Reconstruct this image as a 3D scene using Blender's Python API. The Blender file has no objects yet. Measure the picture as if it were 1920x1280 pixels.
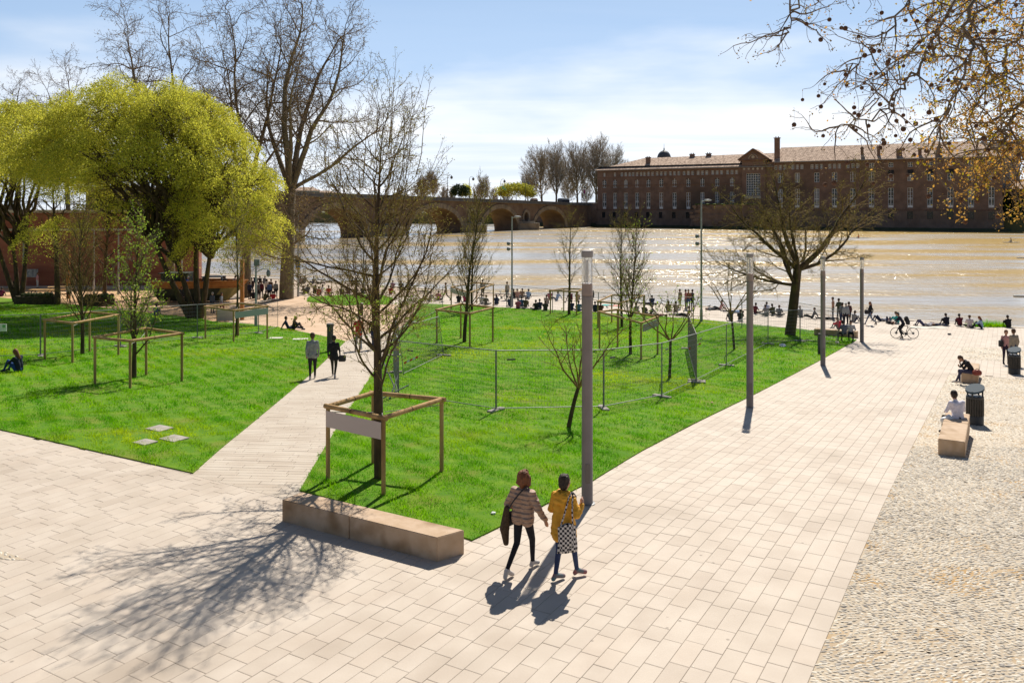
import bpy, bmesh, math, random
import numpy as np
from mathutils import Vector, Matrix
from mathutils.geometry import delaunay_2d_cdt

# ------------------------------------------------------------------ camera, sky, sun, exposure
SC = bpy.context.scene
COL = SC.collection
HC = 6.1            # camera height above the near paving (m)
FPX = 1570.0        # focal length in pixels of a 1920 px wide frame
HOR = 390.0         # horizon row of that frame
cam_d = bpy.data.cameras.new('camera'); cam = bpy.data.objects.new('camera', cam_d); COL.objects.link(cam)
cam.location = (0, 0, HC); cam.rotation_euler = (math.radians(90), 0, 0)
cam_d.sensor_width = 36; cam_d.lens = 36 * FPX / 1920; cam_d.shift_y = -(640 - HOR) / 1920
cam_d.clip_start = 0.1; cam_d.clip_end = 4000
SC.camera = cam
SUN_EL, SUN_AZ = 48.5, 17.4      # azimuth measured from +Y towards +X
w = bpy.data.worlds.new("World"); SC.world = w; w.use_nodes = True
nt = w.node_tree; nt.nodes.clear()
def wn(t, **k):
    n = nt.nodes.new(t)
    for a, b in k.items(): setattr(n, a, b)
    return n
sky = wn('ShaderNodeTexSky', sky_type='NISHITA', sun_disc=False)
sky.sun_elevation = math.radians(SUN_EL); sky.sun_rotation = math.radians(SUN_AZ)
sky.altitude = 150; sky.air_density = 1.0; sky.dust_density = 0.25; sky.ozone_density = 3.0
tc = wn('ShaderNodeTexCoord'); sep = wn('ShaderNodeSeparateXYZ'); nt.links.new(tc.outputs['Generated'], sep.inputs[0])
def wmath(op, a, b=None, c=None, clamp=False):
    n = wn('ShaderNodeMath', operation=op); n.use_clamp = clamp
    for i, v in enumerate((a, b, c)):
        if v is None: continue
        if isinstance(v, (int, float)): n.inputs[i].default_value = v
        else: nt.links.new(v, n.inputs[i])
    return n.outputs[0]
# thin streaky high cloud: noise on the plane the cloud lies in
zc = wmath('ADD', wmath('MAXIMUM', sep.outputs[2], 0.0), 0.07)
cx = wmath('DIVIDE', sep.outputs[0], zc); cy = wmath('DIVIDE', sep.outputs[1], zc)
comb = wn('ShaderNodeCombineXYZ'); nt.links.new(cx, comb.inputs[0]); nt.links.new(cy, comb.inputs[1])
mp = wn('ShaderNodeMapping'); nt.links.new(comb.outputs[0], mp.inputs[0])
mp.inputs['Rotation'].default_value = (0, 0, 0.12); mp.inputs['Scale'].default_value = (0.12, 0.5, 1); mp.inputs['Location'].default_value = (1.7, 0.35, 0)
nz = wn('ShaderNodeTexNoise'); nz.inputs['Scale'].default_value = 1.0; nz.inputs['Detail'].default_value = 9; nz.inputs['Roughness'].default_value = 0.55; nz.inputs['Distortion'].default_value = 0.4
nt.links.new(mp.outputs[0], nz.inputs[0])
cl = wn('ShaderNodeMapRange'); cl.interpolation_type = 'SMOOTHSTEP'; nt.links.new(nz.outputs[0], cl.inputs[0])
cl.inputs[1].default_value = 0.40; cl.inputs[2].default_value = 0.66
# cloud bank fades out overhead
el = wn('ShaderNodeMapRange'); nt.links.new(sep.outputs[2], el.inputs[0]); el.interpolation_type = 'SMOOTHSTEP'
el.inputs[1].default_value = 0.21; el.inputs[2].default_value = 0.08; el.inputs[3].default_value = 0.0; el.inputs[4].default_value = 1.0
mpw = wn('ShaderNodeMapping'); nt.links.new(tc.outputs['Generated'], mpw.inputs[0]); mpw.inputs['Scale'].default_value = (2.2, 2.2, 9)
nw = wn('ShaderNodeTexNoise'); nw.inputs['Scale'].default_value = 1.6; nw.inputs['Detail'].default_value = 5; nt.links.new(mpw.outputs[0], nw.inputs[0])
elz = wmath('ADD', sep.outputs[2], wmath('MULTIPLY', wmath('SUBTRACT', nw.outputs[0], 0.5), 0.22)); nt.links.new(elz, el.inputs[0])
cm = wmath('MULTIPLY', wmath('ADD', wmath('MULTIPLY', cl.outputs[0], 0.48), 0.50), el.outputs[0])
cm = wmath('MAXIMUM', cm, wmath('MULTIPLY', cl.outputs[0], 0.09), clamp=True)
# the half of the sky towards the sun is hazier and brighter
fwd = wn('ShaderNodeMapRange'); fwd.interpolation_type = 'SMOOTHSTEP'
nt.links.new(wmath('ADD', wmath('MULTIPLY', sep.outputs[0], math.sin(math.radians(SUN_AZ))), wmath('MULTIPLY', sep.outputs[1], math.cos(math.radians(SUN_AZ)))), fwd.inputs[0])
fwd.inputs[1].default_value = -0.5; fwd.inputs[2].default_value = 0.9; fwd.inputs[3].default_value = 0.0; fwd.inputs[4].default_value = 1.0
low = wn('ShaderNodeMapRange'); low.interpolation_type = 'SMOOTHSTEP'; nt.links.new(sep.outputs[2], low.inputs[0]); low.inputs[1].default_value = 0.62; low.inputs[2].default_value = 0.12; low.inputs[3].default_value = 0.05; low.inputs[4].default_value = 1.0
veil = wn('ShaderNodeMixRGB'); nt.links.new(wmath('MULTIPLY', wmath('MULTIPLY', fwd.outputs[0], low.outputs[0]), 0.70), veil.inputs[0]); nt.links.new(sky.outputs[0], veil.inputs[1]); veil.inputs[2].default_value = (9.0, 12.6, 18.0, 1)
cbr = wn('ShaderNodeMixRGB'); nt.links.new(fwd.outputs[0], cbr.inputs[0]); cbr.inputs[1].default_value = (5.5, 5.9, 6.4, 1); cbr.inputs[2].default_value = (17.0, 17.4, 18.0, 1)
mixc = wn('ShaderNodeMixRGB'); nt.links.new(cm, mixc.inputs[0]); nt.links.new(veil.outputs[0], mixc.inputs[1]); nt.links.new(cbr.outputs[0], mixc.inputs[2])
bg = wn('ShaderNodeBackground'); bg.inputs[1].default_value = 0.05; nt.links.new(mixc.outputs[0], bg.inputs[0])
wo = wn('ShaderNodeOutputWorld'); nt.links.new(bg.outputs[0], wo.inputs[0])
sd = bpy.data.lights.new('sun', 'SUN'); sd.energy = 5.0; sd.angle = math.radians(0.53); sd.color = (1, 0.93, 0.82)
sun = bpy.data.objects.new('sun', sd); COL.objects.link(sun)
_e, _a = math.radians(SUN_EL), math.radians(SUN_AZ)
sun_dir = Vector((math.sin(_a) * math.cos(_e), math.cos(_a) * math.cos(_e), math.sin(_e)))
sun.rotation_euler = sun_dir.to_track_quat('Z', 'Y').to_euler()
sun.location = (0, 0, 60)
SC.view_settings.view_transform = 'Standard'; SC.view_settings.look = 'None'
SC.view_settings.exposure = 0.36; SC.view_settings.gamma = 1; SC.view_settings.use_curve_mapping = False

# ------------------------------------------------------------------ ground form and picture-to-place helper
QZ, WZ = -2.75, -3.2           # quay level, water level
def terr(x, y):
    s = y + 0.25 * x - 18.6
    k = 1.2
    sp = k * np.logaddexp(0, np.asarray(s, float) / k)            # soft start of the slope
    z = -0.0577 * sp
    return QZ + 0.12 * np.logaddexp(0, (z - QZ) / 0.12)
def P(px, py, dz=0.0):
    """place on the sloping ground seen at picture position (px, py)"""
    lo, hi = 3.0, 400.0
    a = (px - 960) / FPX; b = (py - HOR) / FPX
    for _ in range(50):
        d = 0.5 * (lo + hi)
        if HC - b * d > float(terr(a * d, d)) + dz: lo = d
        else: hi = d
    return Vector((a * d, d, float(terr(a * d, d)) + dz))
def PD(px, py, d):
    return Vector(((px - 960) / FPX * d, d, HC - (py - HOR) / FPX * d))
def inpoly(X, Y, poly):
    X = np.asarray(X); Y = np.asarray(Y); r = np.zeros(X.shape, bool); n = len(poly)
    for i in range(n):
        x0, y0 = poly[i]; x1, y1 = poly[(i + 1) % n]
        if y0 == y1: continue
        c = ((y0 > Y) != (y1 > Y)) & (X < (x1 - x0) * (Y - y0) / (y1 - y0) + x0)
        r ^= c
    return r
U = Vector((0.508, 0.862, 0)).normalized(); V = Vector((0.862, -0.508, 0)).normalized()
YAW = -math.atan2(0.508, 0.862)          # rotation that turns +Y onto U

# ------------------------------------------------------------------ helpers
def props(o, label=None, cat=None, group=None, kind=None):
    if label: o['label'] = label
    if cat: o['category'] = cat
    if group: o['group'] = group
    if kind: o['kind'] = kind
    return o
def empty(name, loc, rz=0, label=None, cat=None, group=None):
    o = bpy.data.objects.new(name, None); COL.objects.link(o); o.location = loc; o.rotation_euler = (0, 0, rz)
    o.empty_display_size = 0.2
    return props(o, label, cat, group)
def link(name, me, parent=None, loc=None, rot=None):
    o = bpy.data.objects.new(name, me); COL.objects.link(o)
    if parent: o.parent = parent
    if loc is not None: o.location = loc
    if rot is not None: o.rotation_euler = rot
    return o
def mesh_np(name, V_, F_, mats, smooth=False, midx=None, attr=None):
    V_ = np.asarray(V_, np.float32); F_ = np.asarray(F_, np.int32)
    me = bpy.data.meshes.new(name); n, k = F_.shape
    me.vertices.add(len(V_)); me.vertices.foreach_set('co', V_.ravel())
    me.loops.add(n * k); me.loops.foreach_set('vertex_index', F_.ravel())
    me.polygons.add(n); me.polygons.foreach_set('loop_start', np.arange(0, n * k, k, dtype=np.int32))
    try: me.polygons.foreach_set('loop_total', np.full(n, k, np.int32))
    except Exception: pass
    if midx is not None: me.polygons.foreach_set('material_index', np.asarray(midx, np.int32))
    me.polygons.foreach_set('use_smooth', np.full(n, bool(smooth)))
    me.update(calc_edges=True)
    for m in (mats if isinstance(mats, (list, tuple)) else [mats]): me.materials.append(m)
    if attr is not None:
        a = me.attributes.new('rnd', 'FLOAT', 'FACE'); a.data.foreach_set('value', np.asarray(attr, np.float32))
    return me
class MB:
    """collects boxes, bars, prisms; build() links them as one mesh object"""
    def __init__(s): s.v = []; s.f = []; s.m = []
    def add(s, vs, fs, m=0):
        b = len(s.v); s.v += [tuple(v) for v in vs]; s.f += [tuple(b + i for i in f) for f in fs]; s.m += [m] * len(fs); return s
    def box(s, x0, x1, y0, y1, z0, z1, m=0):
        v = [(x0,y0,z0),(x1,y0,z0),(x1,y1,z0),(x0,y1,z0),(x0,y0,z1),(x1,y0,z1),(x1,y1,z1),(x0,y1,z1)]
        return s.add(v, [(0,3,2,1),(4,5,6,7),(0,1,5,4),(1,2,6,5),(2,3,7,6),(3,0,4,7)], m)
    def cbox(s, x0, x1, y0, y1, z0, z1, c=0.02, m=0):
        """box with chamfered edges"""
        bm = bmesh.new(); r = bmesh.ops.create_cube(bm, size=1)
        for v in bm.verts: v.co = Vector(((x0+x1)/2 + v.co.x*(x1-x0), (y0+y1)/2 + v.co.y*(y1-y0), (z0+z1)/2 + v.co.z*(z1-z0)))
        bmesh.ops.bevel(bm, geom=bm.edges[:], offset=c, segments=1, affect='EDGES')
        bm.verts.index_update()
        s.add([v.co for v in bm.verts], [[v.index for v in f.verts] for f in bm.faces], m); bm.free(); return s
    def bar(s, a, b, r0, r1=None, n=8, m=0, caps=True):
        a = Vector(a); b = Vector(b); r1 = r0 if r1 is None else r1
        d = (b - a); 
        if d.length < 1e-6: return s
        d.normalize(); u = d.orthogonal().normalized(); w_ = d.cross(u)
        vs = []
        for c, r in ((a, r0), (b, r1)):
            for i in range(n):
                t = 2*math.pi*(i+.5)/n; vs.append(c + u*(r*math.cos(t)) + w_*(r*math.sin(t)))
        fs = [(i, (i+1) % n, n+(i+1) % n, n+i) for i in range(n)]
        if caps: fs += [tuple(range(n))[::-1], tuple(range(n, 2*n))]
        return s.add(vs, fs, m)
    def path(s, pts, r, n=6, m=0):
        for i in range(len(pts)-1):
            rr = r if not hasattr(r, '__len__') else r[i]; r2 = r if not hasattr(r, '__len__') else r[i+1]
            s.bar(pts[i], pts[i+1], rr, r2, n, m)
        return s
    def lathe(s, prof, n=16, m=0, cx=0, cy=0):
        vs = []
        for r, z in prof:
            for i in range(n): t = 2*math.pi*i/n; vs.append((cx + r*math.cos(t), cy + r*math.sin(t), z))
        fs = []
        for k in range(len(prof)-1):
            for i in range(n): fs.append((k*n+i, k*n+(i+1) % n, (k+1)*n+(i+1) % n, (k+1)*n+i))
        fs.append(tuple(range(n))[::-1]); fs.append(tuple(range((len(prof)-1)*n, len(prof)*n)))
        return s.add(vs, fs, m)
    def prism(s, poly, z0, z1, m=0):
        n = len(poly)
        vs = [(x, y, z0) for x, y in poly] + [(x, y, z1) for x, y in poly]
        fs = [tuple(range(n))[::-1], tuple(range(n, 2*n))] + [(i, (i+1) % n, n+(i+1) % n, n+i) for i in range(n)]
        return s.add(vs, fs, m)
    def sphere(s, c, r, m=0, seg=10, rings=6, sc=(1,1,1)):
        vs = []; c = Vector(c)
        for k in range(1, rings):
            ph = math.pi*k/rings
            for i in range(seg):
                t = 2*math.pi*i/seg
                vs.append((c.x + r*sc[0]*math.sin(ph)*math.cos(t), c.y + r*sc[1]*math.sin(ph)*math.sin(t), c.z + r*sc[2]*math.cos(ph)))
        vs += [(c.x, c.y, c.z + r*sc[2]), (c.x, c.y, c.z - r*sc[2])]
        fs = []
        for k in range(rings-2):
            for i in range(seg): fs.append((k*seg+i, (k+1)*seg+i, (k+1)*seg+(i+1) % seg, k*seg+(i+1) % seg))
        T = len(vs)-2
        for i in range(seg): fs.append((T, i, (i+1) % seg)); fs.append((T+1, (rings-2)*seg+(i+1) % seg, (rings-2)*seg+i))
        return s.add(vs, fs, m)
    def mesh(s, name, mats, smooth=False):
        me = bpy.data.meshes.new(name); me.from_pydata(s.v, [], s.f)
        for m in (mats if isinstance(mats, (list, tuple)) else [mats]): me.materials.append(m)
        me.polygons.foreach_set('material_index', s.m)
        bm = bmesh.new(); bm.from_mesh(me); bmesh.ops.recalc_face_normals(bm, faces=bm.faces); bm.to_mesh(me); bm.free()
        if smooth:
            me.polygons.foreach_set('use_smooth', [True]*len(me.polygons))
            try: me.set_sharp_from_angle(angle=math.radians(40))
            except Exception: pass
        me.update(); return me
    def build(s, name, mats, parent=None, loc=None, rot=None, smooth=False):
        return link(name, s.mesh(name, mats, smooth), parent, loc, rot)

# ------------------------------------------------------------------ materials
MATS = {}
def mat(name, c1, c2=None, scale=5.0, rough=0.8, bump=0.0, bscale=None, detail=4, metal=0.0, rnd=None, spec=0.3, stretch=None, lo=0.35, hi=0.65, transl=None, bdist=0.02, c3=None, c3s=None, spots=None):
    if name in MATS: return MATS[name]
    m = bpy.data.materials.new(name); m.use_nodes = True; t = m.node_tree; b = t.nodes['Principled BSDF']
    L = t.links.new
    def N(k, **kw):
        n = t.nodes.new(k)
        for a, v in kw.items(): setattr(n, a, v)
        return n
    b.inputs['Roughness'].default_value = rough; b.inputs['Metallic'].default_value = metal
    b.inputs['Specular IOR Level'].default_value = spec
    co = N('ShaderNodeTexCoord'); src = co.outputs['Object']
    if stretch:
        mpn = N('ShaderNodeMapping'); mpn.inputs['Scale'].default_value = stretch; L(src, mpn.inputs[0]); src = mpn.outputs[0]
    out = None
    if c2 is not None:
        nz_ = N('ShaderNodeTexNoise'); nz_.inputs['Scale'].default_value = scale; nz_.inputs['Detail'].default_value = detail; L(src, nz_.inputs[0])
        mr = N('ShaderNodeMapRange'); L(nz_.outputs[0], mr.inputs[0]); mr.inputs[1].default_value = lo; mr.inputs[2].default_value = hi
        mx = N('ShaderNodeMixRGB'); L(mr.outputs[0], mx.inputs[0]); mx.inputs[1].default_value = (*c1, 1); mx.inputs[2].default_value = (*c2, 1); out = mx.outputs[0]
        if c3 is not None:
            n3 = N('ShaderNodeTexNoise'); n3.inputs['Scale'].default_value = c3s; n3.inputs['Detail'].default_value = 3; L(src, n3.inputs[0])
            m3 = N('ShaderNodeMapRange'); L(n3.outputs[0], m3.inputs[0]); m3.inputs[1].default_value = 0.52; m3.inputs[2].default_value = 0.72
            x3 = N('ShaderNodeMixRGB'); L(m3.outputs[0], x3.inputs[0]); L(out, x3.inputs[1]); x3.inputs[2].default_value = (*c3, 1); out = x3.outputs[0]
    if spots:                # chewing gum and oil drops
        vo = N('ShaderNodeTexVoronoi'); vo.inputs['Scale'].default_value = spots; L(co.outputs['Object'], vo.inputs[0])
        ns_ = N('ShaderNodeTexNoise'); ns_.inputs['Scale'].default_value = 0.7; L(co.outputs['Object'], ns_.inputs[0])
        vm = N('ShaderNodeMapRange'); L(vo.outputs['Distance'], vm.inputs[0]); vm.inputs[1].default_value = .075; vm.inputs[2].default_value = .035; vm.inputs[3].default_value = 0; vm.inputs[4].default_value = .55
        nm_ = N('ShaderNodeMapRange'); L(ns_.outputs[0], nm_.inputs[0]); nm_.inputs[1].default_value = .5; nm_.inputs[2].default_value = .56
        mu_ = N('ShaderNodeMath'); mu_.operation = 'MULTIPLY'; L(vm.outputs[0], mu_.inputs[0]); L(nm_.outputs[0], mu_.inputs[1])
        xs_ = N('ShaderNodeMixRGB'); L(mu_.outputs[0], xs_.inputs[0]); L(out, xs_.inputs[1]); xs_.inputs[2].default_value = (.14,.11,.09,1); out = xs_.outputs[0]
    if rnd is not None:      # per-piece variation: stored number on each face
        at = N('ShaderNodeAttribute'); at.attribute_name = 'rnd'
        cr = N('ShaderNodeValToRGB'); L(at.outputs['Fac'], cr.inputs[0])
        els = cr.color_ramp.elements
        while len(els) < len(rnd): els.new(0.5)
        for i, (p_, c_) in enumerate(rnd): els[i].position = p_; els[i].color = (*c_, 1)
        cr.color_ramp.interpolation = 'LINEAR'
        if out is None: out = cr.outputs[0]
        else:
            mm = N('ShaderNodeMixRGB', blend_type='MULTIPLY'); mm.inputs[0].default_value = 1; L(out, mm.inputs[1]); L(cr.outputs[0], mm.inputs[2]); out = mm.outputs[0]
    if out is None: b.inputs['Base Color'].default_value = (*c1, 1)
    else: L(out, b.inputs['Base Color'])
    if bump:
        nb = N('ShaderNodeTexNoise'); nb.inputs['Scale'].default_value = bscale or scale*4; nb.inputs['Detail'].default_value = 5; L(src, nb.inputs[0])
        bp = N('ShaderNodeBump'); bp.inputs['Strength'].default_value = bump; bp.inputs['Distance'].default_value = bdist; L(nb.outputs[0], bp.inputs['Height']); L(bp.outputs[0], b.inputs['Normal'])
    if transl:
        tr = N('ShaderNodeBsdfTranslucent')
        if out is None: tr.inputs[0].default_value = (*c1, 1)
        else: L(out, tr.inputs[0])
        ms = N('ShaderNodeMixShader'); ms.inputs[0].default_value = transl
        L(b.outputs[0], ms.inputs[1]); L(tr.outputs[0], ms.inputs[2]); L(ms.outputs[0], t.nodes['Material Output'].inputs[0])
    m.diffuse_color = (*c1, 1)
    MATS[name] = m; return m
def flat(c, rough=0.85):
    return mat('cloth_%02d_%02d_%02d' % tuple(int(round(x*99)) for x in c), c, tuple(min(1, x*1.25+0.004) for x in c), scale=14, rough=rough, bump=0.25, bscale=60, spec=0.15)
# ================================================================== GROUND
m_joint = mat('paving_joint', (0.36,0.28,0.215), (0.44,0.355,0.275), scale=3, rough=0.95)
m_pave = mat('paving_limestone', (0.50,0.425,0.35), (0.56,0.485,0.405), scale=1.4, rough=0.72, bump=0.25, bscale=26, bdist=0.006, detail=6, c3=(0.42,0.35,0.28), c3s=0.33, spots=2.2,
             rnd=[(0,(0.90,0.885,0.87)),(0.2,(0.965,0.96,0.95)),(0.7,(1,1,1)),(1,(1,0.985,0.97))])
m_path = mat('path_limestone', (0.47,0.40,0.325), (0.53,0.465,0.385), scale=1.2, rough=0.75, bump=0.2, bscale=26, bdist=0.005,
             rnd=[(0,(0.90,0.88,0.86)),(0.5,(0.98,0.97,0.96)),(1,(1,1,1))])
m_mortar = mat('cobble_mortar', (0.50,0.42,0.315), (0.43,0.355,0.265), scale=1.1, rough=0.95, bump=0.5, bscale=30, c3=(0.42,0.26,0.10), c3s=0.9)
m_pebble = mat('river_pebble', (1,1,1), (0.86,0.86,0.86), scale=20, rough=0.6, bump=0.15, bscale=60,
               rnd=[(0,(0.22,0.20,0.18)),(0.12,(0.40,0.36,0.31)),(0.35,(0.60,0.53,0.43)),(0.8,(0.68,0.60,0.48)),(1,(0.72,0.66,0.56))])
m_soil = mat('lawn_soil', (0.07,0.18,0.004), (0.13,0.24,0.006), scale=2.5, rough=1.0, bump=0.6, bscale=25, c3=(0.16,0.20,0.02), c3s=0.7)
m_grass = mat('grass_blade', (0.10,0.36,0.001), (0.24,0.52,0.002), scale=0.75, rough=0.8, transl=0.6, spec=0.06, detail=8, lo=0.42, hi=0.58, c3=(0.58,0.66,0.006), c3s=0.16,
              rnd=[(0,(0.42,0.55,0.4)),(0.55,(1,1,1)),(1,(1.0,0.97,0.9))])
m_sand = mat('plaza_fine_gravel', (0.50,0.35,0.235), (0.58,0.425,0.30), scale=0.8, rough=0.95, bump=0.4, bscale=40)
m_playsand = mat('playground_sand', (0.50,0.31,0.17), (0.60,0.40,0.24), scale=0.6, rough=0.98, bump=0.4, bscale=20)
m_conc = mat('quay_concrete', (0.48,0.42,0.345), (0.55,0.485,0.41), scale=0.5, rough=0.85, bump=0.2, bscale=12)
m_quaywall = mat('quay_wall_stone', (0.30,0.22,0.16), (0.40,0.31,0.23), scale=0.6, rough=0.9, bump=0.5, bscale=3)

def EY(x): return 86.4 - 0.64 * x          # river edge of the quay
def sheet(name, poly, dz, mats, step=1.5, skirt=0.0, parent=None, kind=None, z=None):
    """ground sheet inside a polygon, lying dz above the ground form"""
    pts = []; n = len(poly)
    for i in range(n):
        a = Vector(poly[i][:2]); b = Vector(poly[(i+1) % n][:2]); k = max(1, int((b-a).length/step))
        for j in range(k): pts.append(a.lerp(b, j/k))
    nb = len(pts)
    xs = [p.x for p in pts]; ys = [p.y for p in pts]
    gx, gy = np.meshgrid(np.arange(min(xs), max(xs), step), np.arange(min(ys), max(ys), step))
    gx = gx.ravel(); gy = gy.ravel(); ok = inpoly(gx, gy, [(p.x, p.y) for p in pts])
    inner = [Vector((float(a), float(b))) for a, b in zip(gx[ok], gy[ok])]
    r = delaunay_2d_cdt(pts + inner, [(i, (i+1) % nb) for i in range(nb)], [list(range(nb))], 1, 1e-4)
    vv = np.array([(p.x, p.y) for p in r[0]]); zz = (terr(vv[:,0], vv[:,1]) if z is None else np.full(len(vv), float(z))) + dz
    vs = [(float(a), float(b), float(c)) for (a, b), c in zip(vv, zz)]
    fs = [list(f) for f in r[2]]
    if skirt:
        o_ = len(vs); ring = []
        for p in pts:
            k = int(np.argmin((vv[:,0]-p.x)**2 + (vv[:,1]-p.y)**2)); ring.append(k)
        for k in ring: vs.append((vs[k][0], vs[k][1], vs[k][2]-skirt))
        for i in range(nb): fs.append([ring[i], ring[(i+1) % nb], o_+(i+1) % nb, o_+i])
    me = bpy.data.meshes.new(name); me.from_pydata(vs, [], fs); me.materials.append(mats)
    bm = bmesh.new(); bm.from_mesh(me); bmesh.ops.recalc_face_normals(bm, faces=bm.faces)
    if bm.faces and sum(f.normal.z for f in bm.faces) < 0: bmesh.ops.reverse_faces(bm, faces=bm.faces)
    bm.to_mesh(me); bm.free()
    o = link(name, me, parent)
    if kind: o['kind'] = kind
    return o
def PP(l): return [tuple(P(*a)[:2]) for a in l]

# --- outlines (places found through P) ---
lawn_c = PP([(562,921),(700,957)]) + PP([(836,998),(885,1014),(1000,958),(1110,903),(1205,845),(1300,795),(1410,742),(1530,680),(1606,638),(1560,625),(1500,617),(1400,608),(1300,598),(1200,591),(1100,585),(960,578),(860,572),(785,569),(748,622),(716,672),(689,716),(640,790),(600,855)])
lawn_l = PP([(362,888),(470,796),(585,700),(648,640),(600,629),(520,614),(470,608),(400,603),(370,596),(300,590),(150,572),(0,558),(-260,545),(-330,735),(0,806),(180,847)])
lawn_s = PP([(578,557),(650,553),(715,553),(740,560),(728,571),(640,573),(575,566)])
path_p = PP([(362,889),(470,797),(585,701),(648,641),(700,620),(748,622),(716,672),(689,716),(640,790),(600,855),(562,920),(545,924),(460,905)])
plaza_p = PP([(648,640),(600,629),(520,614),(470,608),(430,600),(430,562),(500,556),(575,555),(575,566),(640,573),(728,571),(785,569),(748,622),(700,620)])
play_p = PP([(430,604),(400,603),(370,596),(300,590),(150,572),(0,558),(-260,545),(-260,538),(430,545)])
CE0 = P(1560,1170) - U*2.2; CE0.z = 0; CE1 = CE0 + U*((P(1783,700)-CE0).dot(U)); JV = math.sqrt(1)*CE0.dot(V)
cob_a = [tuple(CE0[:2]), tuple((CE0.lerp(CE1,.5))[:2]), tuple(CE1[:2])]
_p = CE1.copy(); _q = _p + V*30; _r = CE0 + V*26
cob_a = cob_a + [(_q.x,_q.y), (_r.x,_r.y)]
_p = CE0 + U*((P(1797,672)-CE0).dot(U)); _q = _p + V*30; _p2 = CE0 + U*((P(1806,650)-CE0).dot(U)); _q2 = _p2 + V*30
cob_b = [(_p.x,_p.y), (_p2.x,_p2.y), (_q2.x,_q2.y), (_q.x,_q.y)]
_p = P(50,1050)
cob_c = [tuple((_p)[:2]), tuple((_p - U*0.75 - V*1.6)[:2]), tuple((_p - U*0.75 - V*5)[:2]), tuple((_p - V*5)[:2])]

# the big ground sheet: near side to the river edge
gx = [(-110, -6), (110, -6), (110, EY(110)+0.0), (-150, EY(-150)), (-150, 20)]
ground = sheet('ground', [(-120,-8),(95,-8),(95,EY(95)),(-44,EY(-44)),(-60,125),(-120,125)], -0.03, m_joint, step=2.2, kind='structure')
def quay_strip():
    mb = MB()
    a = Vector((95, EY(95), 0)); b = Vector((-44, EY(-44), 0)); d = (b-a).normalized(); nrm = Vector((-d.y, d.x, 0)) * -1
    if nrm.y < 0: nrm = -nrm
    for i in range(60):
        p = a.lerp(b, i/60); q = a.lerp(b, (i+1)/60) - d*0.02
        for (o0, o1, z0, z1, m_) in ((-0.55, 0.12, QZ-0.22, QZ+0.035, 0), (-0.4, 0.0, WZ-1.5, QZ-0.24, 1)):
            v = [p+nrm*o0, q+nrm*o0, q+nrm*o1, p+nrm*o1]
            mb.add([(*x[:2], z0) for x in v] + [(*x[:2], z1) for x in v], [(0,3,2,1),(4,5,6,7),(0,1,5,4),(1,2,6,5),(2,3,7,6),(3,0,4,7)], m_)
    o = mb.build('quay_wall', [m_conc, m_quaywall]); o['kind'] = 'structure'
quay_strip()

# --- paving stones ---
rng = np.random.default_rng(7)
def stones(u, v, org, ur, vr, cw, lens, keep, gap=0.004, far=1e9):
    """courses of slabs along u, course width cw along v; returns corner arrays"""
    out = []
    nv = int((vr[1]-vr[0])/cw)
    for j in range(nv):
        v0 = vr[0] + j*cw; t = ur[0] + rng.random()*0.5
        while t < ur[1]:
            l = lens[0] + rng.random()*(lens[1]-lens[0])
            out.append((t, t+l, v0, v0+cw)); t += l
    A = np.array(out); ux, uy = u.x, u.y; vx, vy = v.x, v.y
    cu = (A[:,0]+A[:,1])/2; cv = (A[:,2]+A[:,3])/2
    X = org[0] + cu*ux + cv*vx; Y = org[1] + cu*uy + cv*vy
    ok = keep(X, Y); A = A[ok]
    g = gap/2
    c = np.stack([np.stack([A[:,0]+g, A[:,2]+g],1), np.stack([A[:,1]-g, A[:,2]+g],1), np.stack([A[:,1]-g, A[:,3]-g],1), np.stack([A[:,0]+g, A[:,3]-g],1)],1)
    W = np.empty(c.shape); W[...,0] = org[0] + c[...,0]*ux + c[...,1]*vx; W[...,1] = org[1] + c[...,0]*uy + c[...,1]*vy
    return W          # n,4,2
def stone_mesh(name, W, m_, top=0.0, thick=0.03, ch=0.006):
    n = len(W); cen = W.mean(1, keepdims=True)
    Z = terr(W[...,0], W[...,1]) + top
    tilt = rng.normal(0, 0.0009, (n,1)); Z = Z + tilt
    d = W - cen; inn = cen + d*(1 - ch*2/np.maximum(np.abs(np.linalg.norm(d,axis=2,keepdims=True)),.1))
    Vv = np.concatenate([np.concatenate([W, (Z-thick)[...,None]],2), np.concatenate([W, (Z-ch*0.7)[...,None]],2), np.concatenate([inn, Z[...,None]],2)],1)   # n,12,3
    base = np.array([[8,9,10,11]] + [[a, (a+1) % 4, 4+(a+1) % 4, 4+a] for a in range(4)] + [[4+a, 4+(a+1) % 4, 8+(a+1) % 4, 8+a] for a in range(4)])
    F = (np.arange(n)[:,None,None]*12 + base[None]).reshape(-1,4)
    r = np.repeat(rng.random(n), 9)
    # order corners so that top faces up
    e1 = W[0,1]-W[0,0]; e2 = W[0,2]-W[0,1]
    if e1[0]*e2[1]-e1[1]*e2[0] < 0: F = F[:, ::-1]
    return mesh_np(name, Vv.reshape(-1,3), F, m_, attr=r)
def in_any(X, Y, polys):
    r = np.zeros(X.shape, bool)
    for p in polys: r |= inpoly(X, Y, p)
    return r
def shrink(poly, d=0.35):
    c = np.mean(np.array(poly),0); return [(c[0]+(x-c[0])*(1-d/max(1,math.hypot(x-c[0],y-c[1]))), c[1]+(y-c[1])*(1-d/max(1,math.hypot(x-c[0],y-c[1])))) for x, y in poly]
cobs = [cob_a, cob_b, cob_c]
path_far = PP([(420,840),(470,797),(585,701),(648,641),(700,620),(748,622),(716,672),(689,716),(640,790),(600,855),(580,885),(440,858)])
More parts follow.
